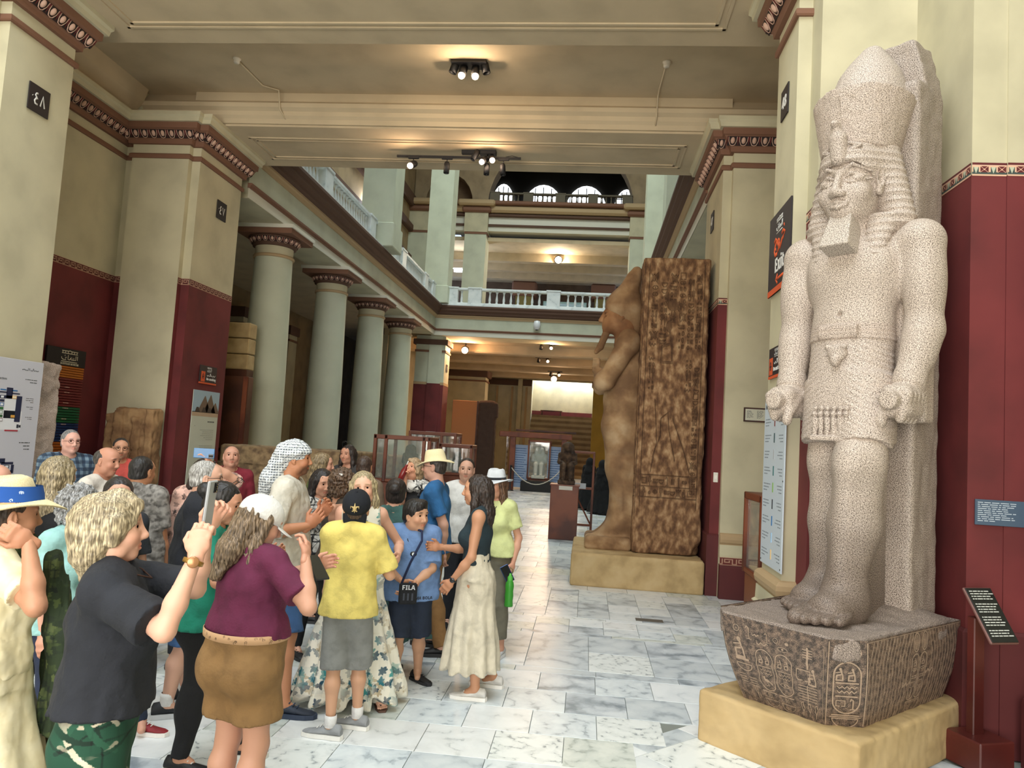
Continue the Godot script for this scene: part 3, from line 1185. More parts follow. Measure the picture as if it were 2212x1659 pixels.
func colonnade() -> void:
	# round columns along the left of the atrium
	var names := ["first and nearest round column of the left colonnade", "second round column of the left colonnade", "third round column of the left colonnade", "fourth and farthest round column of the left colonnade"]
	for i in 4:
		var d := 14.35 + 3.45 * i
		var t := thing("column", "pale green " + names[i], "column", V(-6.4, 0, d))
		t.set_meta("kind", "structure")
		put(lathem([Vector2(0.46, 0), Vector2(0.46, 0.2), Vector2(0.425, 0.3), Vector2(0.42, 1.5), Vector2(0.41, 3.0), Vector2(0.365, 5.2)], 40), "shaft", M.column, t)
		put(lathem([Vector2(0.365, 5.2), Vector2(0.39, 5.2), Vector2(0.40, 5.22), Vector2(0.40, 5.24), Vector2(0.39, 5.26), Vector2(0.37, 5.26)], 40), "neck_ring", M.tan, t)
		put(lathem([Vector2(0.365, 5.26), Vector2(0.37, 5.42)], 40), "neck", M.cream, t)
		put(lathem([Vector2(0.37, 5.42), Vector2(0.42, 5.43), Vector2(0.42, 5.46), Vector2(0.5, 5.58), Vector2(0.5, 5.6), Vector2(0, 5.6)], 40), "echinus", M.browndk, t)
		bx("abacus", Vector3(0, 5.66, 0), Vector3(1.12, 0.1, 1.12), M.brown, t)
		bx("abacus_top", Vector3(0, 5.745, 0), Vector3(1.18, 0.07, 1.18), M.white, t)
		var n := 22
		for k in n:
			var a := TAU * k / n
			var o := put(M.egg_unit, "egg", null, t)
			o.transform = Transform3D(Basis(Vector3.UP, a).rotated(Vector3.UP, 0) * Basis(Vector3.RIGHT, 0.55).scaled(Vector3(0.9, 0.85, 0.8)), Vector3(sin(a) * 0.468, 5.525, cos(a) * 0.468))
	# entablature over them
	var t2 := thing("trim_3", "pale entablature with brown cornices above the left colonnade", "entablature")
	t2.set_meta("kind", "structure")
	bx("core", V(-6.42, 6.36, 20.2), Vector3(0.82, 1.16, 15.9), M.cream, t2)
	entablature(P2([[-6.0, 28.2], [-6.0, 12.2]]), t2)
	balustrade("white marble balustrade along the left upper gallery", Vector2(-6.05, 12.0), Vector2(-6.05, 27.6), [0.02, 0.245, 0.467, 0.69, 0.9, 0.985], 6.95, M.marblew, 0.2)
	# right side entablature
	t2 = thing("trim_4", "brown and cream cornice along the right upper gallery", "entablature")
	t2.set_meta("kind", "structure")
	bx("core", V(2.1, 6.36, 20.2), Vector3(0.82, 1.16, 16.6), M.cream, t2)
	entablature(P2([[1.68, 11.9], [1.68, 28.2]]), t2)
	balustrade("white marble balustrade along the right upper gallery", Vector2(1.75, 12.4), Vector2(1.75, 27.6), [0.02, 0.25, 0.47, 0.69, 0.985], 6.95, M.marblew, 0.2)
	# low stone ledge between the columns
	var lg := bx("trim_5", V(-6.35, 0.62, 20.0), Vector3(0.9, 1.25, 15.6), M.stone, self, 0.03)
	struct(tag(lg, "low grey stone ledge running between the round columns", "ledge"))
	# side aisle behind: wall, ceiling, floor of the gallery above
	struct(tag(bx("wall_left", V(-10.9, 3.2, 28.5), Vector3(0.4, 6.6, 34), paintmat("#9a8460", 0.1)), "dim ochre wall of the left side aisle", "wall"))
	struct(tag(bx("ceiling", V(-8.9, 6.5, 28.5), Vector3(4.4, 0.9, 34), M.ceil), "ceiling of the left side aisle and gallery floor", "ceiling"))
	struct(tag(bx("wall_back", V(-8.9, 3.2, 11.8), Vector3(3.9, 6.6, 0.3), M.cream), "end wall of the left side aisle", "wall"))
	struct(tag(bx("ceiling", V(4.4, 6.5, 28.5), Vector3(4.4, 0.9, 34), M.ceil), "ceiling of the right side aisle and gallery floor", "ceiling"))
	struct(tag(bx("wall_right", V(6.6, 3.2, 28.5), Vector3(0.4, 6.6, 34), M.cream), "wall of the right side aisle", "wall"))
	# inner pilasters seen between the columns
	for d in [14.6, 18.2, 21.7, 25.2]:
		var q := thing("pilaster", "cream pilaster on the dim aisle wall behind the round columns", "pilaster", V(-10.55, 0, d), 0.0, "aisle wall pilasters")
		q.set_meta("kind", "structure")
		bx("shaft", Vector3(0, 2.7, 0), Vector3(0.5, 5.4, 0.7), M.cream, q)
		bx("capital", Vector3(0, 5.25, 0), Vector3(0.62, 0.3, 0.84), M.browndk, q)
		bx("neck_ring", Vector3(0, 4.9, 0), Vector3(0.56, 0.07, 0.76), M.brown, q)
	# upper storey piers on the balustrade line
	for u in [[-6.0, 20.2, "tall square cream pier rising from the left balustrade"], [-6.0, 28.3, "tall square cream pier at the left end of the bridge balustrade"], [2.18, 28.3, "tall square cream pier at the right end of the bridge balustrade"], [2.18, 20.2, "tall square cream pier rising from the right balustrade"]]:
		var q := thing("pillar", u[2], "pillar", V(u[0], 6.95, u[1]))
		q.set_meta("kind", "structure")
		bx("shaft", Vector3(0, 7.0, 0), Vector3(0.9, 14.0, 0.9), M.column, q)
		bx("base", Vector3(0, 0.33, 0), Vector3(1.0, 0.66, 1.0), M.column, q, 0.02)
	# upper gallery walls
	for s in [[-9.9, "wall_left", "brown upper gallery wall over the left colonnade", -6.0], [5.6, "wall_right", "brown upper gallery wall over the right colonnade", 2.2]]:
		var q := thing(s[1], s[2], "wall")
		q.set_meta("kind", "structure")
		bx("wall_face", V(s[0], 14.0, 24.0), Vector3(0.5, 14.2, 30), paintmat("#a08a68", 0.08), q)
		var dx: float = 0.35 if s[0] < 0 else -0.35
		for yy in [[8.3, 0.5], [11.0, 0.25], [12.5, 0.35], [13.9, 0.6]]:
			bx("cornice", V(s[0] + dx, yy[0], 24.0), Vector3(0.3, yy[1], 30), M.browndk, q, 0.05)
	struct(tag(bx("ceiling", V(-2.16, 21.3, 24.0), Vector3(17.0, 0.3, 30), M.ceil), "roof over the atrium", "ceiling"))
	for s in [[-8.2, "wall_left"], [3.9, "wall_right"]]:
		struct(tag(bx(s[1], V(s[0], 18.7, 24.0), Vector3(4.0, 0.4, 30), M.ceil), "ceiling strip above the upper gallery", "ceiling"))

func bridge_and_far_wall() -> void:
	var t := thing("trim_6", "pale bridge gallery crossing the far end of the atrium", "bridge")
	t.set_meta("kind", "structure")
	bx("core", V(-2.16, 6.36, 28.95), Vector3(8.0, 1.16, 1.2), M.cream, t)
	entablature(P2([[1.8, 28.3], [-6.1, 28.3]]), t)
	balustrade("white marble balustrade along the bridge gallery", Vector2(-5.5, 28.25), Vector2(1.7, 28.25), [0.01, 0.135, 0.55, 0.985], 6.95, M.marblew, 0.27)
	# pillars under the bridge's left end
	t = thing("pillar", "pale far left pillar under the bridge with a red foot and small notices", "pillar")
	t.set_meta("kind", "structure")
	bx("shaft", V(-6.2, 2.9, 29.2), Vector3(1.15, 5.8, 1.0), M.column, t)
	bx("pilaster_face", V(-6.0, 2.9, 28.75), Vector3(0.5, 5.8, 0.2), M.column, t)
	bx("dado", V(-6.2, 2.0, 29.2), Vector3(1.17, 3.9, 1.02), M.red, t)
	bx("dado_face", V(-6.0, 2.0, 28.75), Vector3(0.52, 3.9, 0.22), M.red, t)
	bx("painted_border", V(-6.2, 3.95, 29.2), Vector3(1.18, 0.1, 1.03), M.tan, t)
	bx("capital", V(-6.2, 5.55, 29.2), Vector3(1.35, 0.2, 1.2), M.browndk, t)
	bx("neck_ring", V(-6.2, 5.2, 29.2), Vector3(1.22, 0.08, 1.08), M.brown, t)
	# far end wall with the great arch
	t = thing("wall_back", "far end wall with a great arch, dark gallery and brown entablature", "wall")
	t.set_meta("kind", "structure")
	var wallm := paintmat("#a58f70", 0.08)
	var D0 := 38.0
	var ac := -2.02
	var ar := 3.72
	for sg in [-1, 1]:
		var poly := PackedVector2Array()
		poly.append(Vector2(ac + sg * ar, 14.0))
		for i in 13:
			var a := PI / 2 * i / 12.0
			poly.append(Vector2(ac + sg * cos(a) * ar, 14.0 + sin(a) * ar))
		poly.append(Vector2(ac, 21))
		poly.append(Vector2(ac + sg * 7.6, 21))
		# blind arch beside it
		var bc: float = ac + sg * 5.75
		poly.append(Vector2(ac + sg * 7.6, 14.0))
		for i in 11:
			var a := PI * i / 10.0
			poly.append(Vector2(bc + sg * cos(a) * 1.25, 14.0 + sin(a) * 1.6))
		var pr := G.new()
		pr.flat()
		var idx := Geometry2D.triangulate_polygon(poly)
		for i in range(0, idx.size(), 3):
			pr.tri(V(poly[idx[i]].x, poly[idx[i]].y, D0), V(poly[idx[i + 1]].x, poly[idx[i + 1]].y, D0), V(poly[idx[i + 2]].x, poly[idx[i + 2]].y, D0))
		for i in poly.size():
			var p0 := poly[i]
			var p1 := poly[(i + 1) % poly.size()]
			pr.quad(V(p0.x, p0.y, D0), V(p1.x, p1.y, D0), V(p1.x, p1.y, D0 + 0.9), V(p0.x, p0.y, D0 + 0.9))
		put(pr.done(), "arch_wall", wallm, t)
		bx("blind_arch_back", V(bc, 15.0, D0 + 0.8), Vector3(3.2, 3.6, 0.1), paintmat("#7b6045", 0.1), t)
	# piers and entablature
	for x in [-9.2, -6.18, 2.15, 5.2]:
		bx("pier_shaft", V(x, 9.6, D0), Vector3(1.1, 6.0, 1.2), M.column, t)
		bx("pier_border", V(x, 12.35, D0), Vector3(1.16, 0.12, 1.26), M.brown, t)
		bx("pier_neck", V(x, 12.9, D0), Vector3(1.2, 1.0, 1.3), M.cream, t)
		bx("pier_capital", V(x, 13.55, D0), Vector3(1.5, 0.3, 1.6), M.brown, t, 0.08)
		bx("pier_abacus", V(x, 13.85, D0), Vector3(1.9, 0.3, 2.0), M.tan, t, 0.08)
	bx("architrave", V(-2.0, 12.65, D0 + 0.1), Vector3(15.5, 0.24, 0.9), M.white, t)
	bx("fillet", V(-2.0, 12.82, D0 + 0.05), Vector3(15.5, 0.10, 1.0), M.browndk, t)
	bx("frieze", V(-2.0, 13.05, D0 + 0.1), Vector3(15.5, 0.42, 0.9), M.white, t)
	bx("bed_mould", V(-2.0, 13.33, D0), Vector3(15.5, 0.14, 1.1), M.browndk, t, 0.04)
	bx("cornice", V(-2.0, 13.62, D0 - 0.05), Vector3(15.5, 0.36, 1.3), M.tan, t, 0.1)
	bx("cornice_top", V(-2.0, 13.9, D0 - 0.1), Vector3(15.5, 0.2, 1.5), M.brown, t, 0.05)
	# arch balustrade, dark
	balustrade("dark stone balustrade under the great far arch", Vector2(-5.6, 38.0), Vector2(1.6, 38.0), [0.03, 0.27, 0.5, 0.73, 0.97], 14.0, mat("#6f6656", 0.9), 0.25)
	# dark apse with four bright arched windows
	var ap := thing("wall_back", "dark curved apse wall behind the great arch", "wall")
	ap.set_meta("kind", "structure")
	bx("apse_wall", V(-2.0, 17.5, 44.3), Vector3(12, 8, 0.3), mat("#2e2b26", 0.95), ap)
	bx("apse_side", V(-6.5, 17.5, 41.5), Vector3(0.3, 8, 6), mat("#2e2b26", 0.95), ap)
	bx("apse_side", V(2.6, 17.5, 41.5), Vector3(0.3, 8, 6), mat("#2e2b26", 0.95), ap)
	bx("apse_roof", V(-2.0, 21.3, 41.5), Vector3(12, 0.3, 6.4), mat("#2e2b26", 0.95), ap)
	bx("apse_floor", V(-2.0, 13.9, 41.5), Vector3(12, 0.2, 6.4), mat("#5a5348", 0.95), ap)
	var wn := 1
	for w in [[-5.75, 0.75, 1.75], [-3.35, 1.25, 1.75], [-0.80, 1.25, 1.75], [1.55, 0.75, 1.6]]:
		var q := thing("window_%d" % wn, ["outer left small", "middle left", "middle right", "outer right small"][wn - 1] + " bright arched window in the dark far apse", "window", V(w[0], 15.5, 44.05))
		q.set_meta("kind", "structure")
		wn += 1
		var g := G.new()
		g.flat()
		var n := 14
		for i in n:
			var a0 := PI * i / n
			var a1 := PI * (i + 1) / n
			g.tri(Vector3(0, 0, 0), Vector3(cos(a1) * w[1], sin(a1) * w[2], 0), Vector3(cos(a0) * w[1], sin(a0) * w[2], 0))
		put(g.done(), "window_light", glow("#f4faff", 1.6), q)
		g = G.new()
		for i in range(-2, 3):
			var x: float = w[1] * i / 2.6
			g.box(Vector3(x, w[2] * 0.45, 0.05), Vector3(0.05, w[2] * 0.9 * sqrt(maxf(0.1, 1 - pow(x / w[1], 2))), 0.05))
		for y in [0.3, 0.62]:
			g.box(Vector3(0, w[2] * y, 0.05), Vector3(w[1] * 1.9 * sqrt(1 - y * y), 0.05, 0.05))
		put(g.done(), "glazing_bar", M.black, q)
	# upper room behind the far piers
	struct(tag(bx("ceiling", V(-2.0, 12.2, 43.0), Vector3(16, 0.2, 10), M.ceil), "beige ceiling of the far upper room", "ceiling"))
	for i in 3:
		struct(tag(bx("trim_%d" % (7 + i), V(-2.0, 11.9, 40.5 + i * 2.2), Vector3(16, 0.5, 0.5), M.ceil), "beam on the ceiling of the far upper room", "beam", "far upper room beams"))
	struct(tag(bx("floor", V(-2.0, 6.7, 38.0), Vector3(16, 0.3, 19), M.ceil), "floor of the far upper room", "floor"))
	struct(tag(bx("wall_back", V(-2.0, 10.0, 48.0), Vector3(16, 7, 0.3), paintmat("#6a5646", 0.1)), "dim end wall of the far upper room", "wall"))
	for x in [-4.3, 0.5]:
		var q := thing("pillar", ["olive pillar left in the dim far upper room", "olive pillar right in the dim far upper room beside the showcase"][0 if x < -1 else 1], "pillar", V(x, 6.85, 46.0))
		q.set_meta("kind", "structure")
		bx("shaft", Vector3(0, 2, 0), Vector3(1.0, 4, 1.0), paintmat("#8d8048", 0.05), q)
		bx("capital", Vector3(0, 4.4, 0), Vector3(1.5, 0.9, 1.4), M.brown, q, 0.1)
	var sc := thing("showcase", "pale teal glass showcase standing behind the bridge balustrade", "showcase", V(-1.5, 6.85, 38.5))
	bx("frame", Vector3(0, 1.15, 0), Vector3(2.2, 2.3, 0.5), mat("#7e9a98", 0.3), sc)
	bx("pane", Vector3(0, 1.3, 0.27), Vector3(2.05, 1.8, 0.02), M.glass, sc)

func far_hall() -> void:
	struct(tag(bx("ceiling", V(-2.16, 5.95, 38.0), Vector3(12, 0.3, 18), M.ceil), "beige ceiling of the hall under the bridge", "ceiling"))
	for i in 4:
		struct(tag(bx("trim_%d" % (10 + i), V(-2.16, 5.65, 31.0 + i * 3.6), Vector3(12, 0.4, 0.7), M.ceil, self, 0.05), "beam crossing the ceiling under the bridge", "beam", "beams under the bridge"))
	struct(tag(bx("wall_left", V(-8.2, 2.9, 38.0), Vector3(0.4, 5.8, 18), M.cream), "left wall of the far hall", "wall"))
	struct(tag(bx("wall_right", V(4.0, 2.9, 38.0), Vector3(0.4, 5.8, 18), M.cream), "right wall of the far hall", "wall"))
	struct(tag(bx("floor", V(-2.1, -0.03, 38.0), Vector3(12, 0.04, 16), M.tiles[6]), "marble floor of the far hall", "floor"))
	# end of the hall: wall, stair, bright landing
	var t := thing("wall_back", "olive end wall of the far hall left of the stair", "wall")
	t.set_meta("kind", "structure")
	bx("wall_face", V(-5.9, 2.9, 45.2), Vector3(4.9, 5.8, 0.4), M.cream, t)
	bx("cornice", V(-5.9, 5.45, 44.9), Vector3(4.9, 0.35, 0.3), M.browndk, t)
	for x in [-5.5, -4.6, -3.75]:
		bx("pilaster_strip", V(x, 2.6, 44.95), Vector3(0.12, 5.2, 0.12), M.tan, t)
	t = thing("pillar", "dim olive pillar with a brown capital under the bridge", "pillar", V(-6.4, 0, 39.5))
	t.set_meta("kind", "structure")
	bx("shaft", Vector3(0, 2.9, 0), Vector3(2.0, 5.8, 1.2), M.cream, t)
	bx("capital", Vector3(0, 5.35, 0), Vector3(2.3, 0.4, 1.5), M.browndk, t, 0.06)
	bx("neck_ring", Vector3(0, 4.95, 0), Vector3(2.1, 0.08, 1.3), M.brown, t)
	t = thing("pillar", "olive pillar right of the far stair", "pillar", V(0.95, 0, 44.6))
	t.set_meta("kind", "structure")
	bx("shaft", Vector3(0, 2.9, 0), Vector3(1.5, 5.8, 1.2), paintmat("#a89348", 0.05), t)
	bx("capital", Vector3(0, 5.5, 0), Vector3(1.7, 0.3, 1.4), M.brown, t, 0.06)
	var s := thing("stair", "broad stone stair climbing to the bright landing at the end of the hall", "stair")
	s.set_meta("kind", "structure")
	var stm := paintmat("#a08a72", 0.1)
	for i in 22:
		bx("step", V(-1.75, 0.0865 + 0.173 * i, 44.4 + 0.27 * i + 1.5), Vector3(4.0, 0.17, 3.0), stm if i % 2 else M.ceil, s)
	bx("landing", V(-1.75, 3.7, 52.0), Vector3(4.0, 0.2, 3.2), M.ceil, s)
	t = thing("wall_back", "bright cream wall of the stair landing with a bench before it", "wall")
	t.set_meta("kind", "structure")
	bx("wall_face", V(-1.75, 6.0, 53.4), Vector3(5.0, 5.0, 0.3), M.cream, t)
	bx("dado", V(-1.75, 4.0, 53.22), Vector3(4.6, 0.4, 0.06), M.red, t)
	for x in [-4.1, 0.35]:
		bx("side_wall", V(x, 4.0, 49.0), Vector3(0.25, 8.0, 9.0), M.cream, t)
	struct(tag(bx("ceiling", V(-1.75, 7.6, 49.0), Vector3(5.0, 0.2, 9.4), M.ceil), "ceiling over the far stair", "ceiling"))
	bx("stair_string", V(-3.85, 2.6, 47.6), Vector3(0.12, 0.5, 0.1), M.brown, t)
	var bench := thing("bench", "low wooden bench on the stair landing", "bench", V(-2.6, 3.8, 52.9))
	bx("seat", Vector3(0, 0.42, 0), Vector3(1.5, 0.06, 0.4), M.wooddk, bench)
	for x in [-0.65, 0.65]:
		bx("leg", Vector3(x, 0.2, 0), Vector3(0.08, 0.4, 0.36), M.wooddk, bench)
	struct(tag(bx("wall_right", V(3.0, 2.9, 45.0), Vector3(2.6, 5.8, 0.4), M.cream), "end wall of the far hall right of the stair", "wall"))
# ---------- carved signs as a height picture ----------
class Gl:
	var w: int
	var h: int
	var d := PackedFloat32Array()
	func _init(ww: int, hh: int) -> void:
		w = ww; h = hh
		d.resize(w * h)
	func seg(a: Vector2, b: Vector2, r: float, v := 1.0) -> void:
		var x0 := clampi(int(minf(a.x, b.x) - r - 1), 0, w - 1)
		var x1 := clampi(int(maxf(a.x, b.x) + r + 2), 0, w - 1)
		var y0 := clampi(int(minf(a.y, b.y) - r - 1), 0, h - 1)
		var y1 := clampi(int(maxf(a.y, b.y) + r + 2), 0, h - 1)
		var ab := b - a
		var l2 := maxf(ab.length_squared(), 1e-6)
		for y in range(y0, y1 + 1):
			for x in range(x0, x1 + 1):
				var p := Vector2(x, y) - a
				var q := (p - ab * clampf(p.dot(ab) / l2, 0, 1)).length()
				var k := clampf(r + 0.6 - q, 0, 1) * v
				if k > d[y * w + x]: d[y * w + x] = k
	func pl(pts: Array, r: float) -> void:
		for i in pts.size() - 1: seg(pts[i], pts[i + 1], r)
	func ring(c: Vector2, rx: float, ry: float, r: float, a0 := 0.0, a1 := TAU) -> void:
		var n := 14
		for i in n:
			var t0 := a0 + (a1 - a0) * i / n
			var t1 := a0 + (a1 - a0) * (i + 1) / n
			seg(c + Vector2(cos(t0) * rx, sin(t0) * ry), c + Vector2(cos(t1) * rx, sin(t1) * ry), r)
	func disc(c: Vector2, rx: float, ry: float, v := 1.0) -> void:
		for y in range(maxi(0, int(c.y - ry)), mini(h, int(c.y + ry + 2))):
			for x in range(maxi(0, int(c.x - rx)), mini(w, int(c.x + rx + 2))):
				var q := Vector2((x - c.x) / rx, (y - c.y) / ry).length()
				var k := clampf((1.0 - q) * minf(rx, ry), 0, 1) * v
				if k > d[y * w + x]: d[y * w + x] = k
	func cart(c: Vector2, rx: float, ry: float, r: float) -> void:
		var k := rx
		pl([c + Vector2(-rx, -ry + k), c + Vector2(-rx, ry - k)], r)
		pl([c + Vector2(rx, -ry + k), c + Vector2(rx, ry - k)], r)
		ring(c + Vector2(0, -ry + k), rx, k, r, PI, TAU)
		ring(c + Vector2(0, ry - k), rx, k, r, 0, PI)
		pl([c + Vector2(-rx, ry + r * 2.5), c + Vector2(rx, ry + r * 2.5)], r)
	func glyph(k: int, c: Vector2, s: float, r: float) -> void:
		var e := func(x: float, y: float) -> Vector2: return c + Vector2(x, y) * s
		match k:
			0:
				for j in 2:
					var z := []
					for i in 9: z.append(e.call(-0.48 + 0.12 * i, (0.06 if i % 2 else -0.06) + j * 0.25 - 0.12))
					pl(z, r)
			1:
				ring(c, 0.3 * s, 0.3 * s, r)
				disc(c, 0.08 * s, 0.08 * s)
			2:
				pl([e.call(0.0, 0.5), e.call(0.0, 0.2), e.call(-0.12, 0.0), e.call(-0.1, -0.4), e.call(0.06, -0.5), e.call(0.12, -0.2), e.call(0.02, 0.2)], r)
			3:
				disc(e.call(0.02, 0.02), 0.26 * s, 0.15 * s)
				disc(e.call(-0.26, -0.24), 0.10 * s, 0.10 * s)
				pl([e.call(-0.24, -0.2), e.call(-0.15, 0.0)], r * 2.0)
				pl([e.call(0.2, 0.05), e.call(0.45, 0.25)], r * 1.8)
				pl([e.call(-0.02, 0.1), e.call(-0.02, 0.45), e.call(-0.16, 0.45)], r)
				pl([e.call(0.1, 0.1), e.call(0.1, 0.45), e.call(-0.02, 0.45)], r)
				pl([e.call(-0.34, -0.24), e.call(-0.45, -0.18)], r)
			4:
				ring(e.call(0, -0.1), 0.46 * s, 0.36 * s, r, 0, PI)
				pl([e.call(-0.46, -0.1), e.call(0.46, -0.1)], r)
			5:
				ring(e.call(0, -0.28), 0.14 * s, 0.2 * s, r * 1.3)
				pl([e.call(0, -0.08), e.call(0, 0.5)], r * 1.5)
				pl([e.call(-0.24, 0.02), e.call(0.24, 0.02)], r * 1.5)
			6:
				disc(e.call(-0.04, -0.36), 0.12 * s, 0.13 * s)
				pl([e.call(0.0, -0.25), e.call(0.12, 0.1), e.call(0.14, 0.46), e.call(-0.3, 0.46), e.call(-0.28, 0.1), e.call(-0.02, 0.05)], r * 1.4)
				pl([e.call(-0.04, -0.16), e.call(-0.34, -0.1)], r)
			7:
				disc(e.call(0, 0.1), 0.24 * s, 0.2 * s)
			8:
				ring(c, 0.42 * s, 0.16 * s, r)
				disc(c, 0.12 * s, 0.10 * s)
			9:
				var z2 := []
				for i in 9: z2.append(e.call(-0.45 + 0.11 * i, 0.1 * sin(i * 1.5)))
				pl(z2, r * 1.4)
				pl([e.call(-0.45, 0), e.call(-0.48, -0.2)], r)
			10:
				pl([e.call(0, -0.5), e.call(0, 0.5)], r * 2.2)
				for j in 4: pl([e.call(-0.24, -0.42 + 0.13 * j), e.call(0.24, -0.42 + 0.13 * j)], r)
			11:
				for j in 3: pl([e.call(-0.24 + 0.24 * j, -0.25), e.call(-0.24 + 0.24 * j, 0.25)], r * 1.2)
			12:
				pl([e.call(-0.1, 0.3), e.call(-0.42, 0.3), e.call(-0.42, -0.3), e.call(0.42, -0.3), e.call(0.42, 0.3), e.call(0.1, 0.3)], r)
			13:
				ring(c, 0.22 * s, 0.34 * s, r)
				pl([e.call(0, -0.1), e.call(0, 0.34)], r)
				for q in [-1, 1]:
					pl([e.call(q * 0.2, -0.1), e.call(q * 0.42, -0.35)], r)
					pl([e.call(q * 0.2, 0.15), e.call(q * 0.42, 0.4)], r)
			_:
				pl([e.call(0.05, 0.5), e.call(0.05, -0.35), e.call(-0.12, -0.48), e.call(-0.2, -0.3)], r * 1.3)
				pl([e.call(-0.18, 0.5), e.call(0.25, 0.5)], r)
	func column(x0: float, x1: float, y0: float, y1: float, r: float, rng: RandomNumberGenerator) -> void:
		var wd := x1 - x0
		var y := y0
		var flats := [0, 4, 8, 9, 12]
		var talls := [2, 5, 6, 10, 14, 3, 13]
		var smalls := [1, 7, 11, 7, 1]
		while y < y1 - wd * 0.4:
			var t := rng.randf()
			if t < 0.4:
				glyph(flats[rng.randi() % 5], Vector2((x0 + x1) / 2, y + wd * 0.22), wd * 0.82, r)
				y += wd * 0.5
			elif t < 0.7 and y < y1 - wd * 0.9:
				glyph(talls[rng.randi() % 7], Vector2(x0 + wd * 0.28, y + wd * 0.42), wd * 0.8, r)
				glyph(talls[rng.randi() % 7], Vector2(x0 + wd * 0.74, y + wd * 0.42), wd * 0.8, r)
				y += wd * 0.95
			else:
				glyph(smalls[rng.randi() % 5], Vector2(x0 + wd * 0.27, y + wd * 0.22), wd * 0.5, r)
				glyph(smalls[rng.randi() % 5], Vector2(x0 + wd * 0.75, y + wd * 0.22), wd * 0.5, r)
				y += wd * 0.5

# stone picture: ground colours by noise, carved places tinted, and a relief map
func carved(g: Gl, n: FastNoiseLite, rampc: Gradient, tint: Color, amt: float, depth_cm: float, rough := 0.85, sp: FastNoiseLite = null) -> StandardMaterial3D:
	var im := Image.create(g.w, g.h, true, Image.FORMAT_RGB8)
	var hm := Image.create(g.w, g.h, true, Image.FORMAT_L8)
	for y in g.h:
		for x in g.w:
			var c := rampc.sample(clampf(n.get_noise_2d(x, y) * 0.5 + 0.5, 0, 1))
			if sp: c = c.lerp(Color(0.06, 0.05, 0.05) if sp.get_noise_2d(x, y) > 0 else Color(0.75, 0.68, 0.6), clampf((absf(sp.get_noise_2d(x, y)) - 0.25) * 1.6, 0, 0.6))
			var k: float = g.d[y * g.w + x]
			im.set_pixel(x, y, c.lerp(tint, k * amt))
			hm.set_pixel(x, y, Color.WHITE * (0.8 - 0.7 * k + 0.15 * n.get_noise_2d(x * 3.0, y * 3.0)))
	im.generate_mipmaps()
	hm.generate_mipmaps()
	var m := StandardMaterial3D.new()
	m.albedo_texture = ImageTexture.create_from_image(im)
	m.heightmap_enabled = true
	m.heightmap_texture = ImageTexture.create_from_image(hm)
	m.heightmap_scale = depth_cm
	m.roughness = rough
	m.cull_mode = BaseMaterial3D.CULL_DISABLED
	return m

func granite(cols: Array, offs: Array, sc: float, rough: float) -> StandardMaterial3D:
	var n := noise(0.075, 77, 3, FastNoiseLite.TYPE_SIMPLEX)
	var t := noisetex(n, ramp(cols, offs), 512, 512)
	var m := texmat(t, sc, rough, false)
	m.vertex_color_use_as_albedo = true
	var hm := noise(0.10, 78, 3).get_seamless_image(256, 256)
	hm.generate_mipmaps()
	m.heightmap_enabled = true
	m.heightmap_texture = ImageTexture.create_from_image(hm)
	m.heightmap_scale = 0.1
	return m

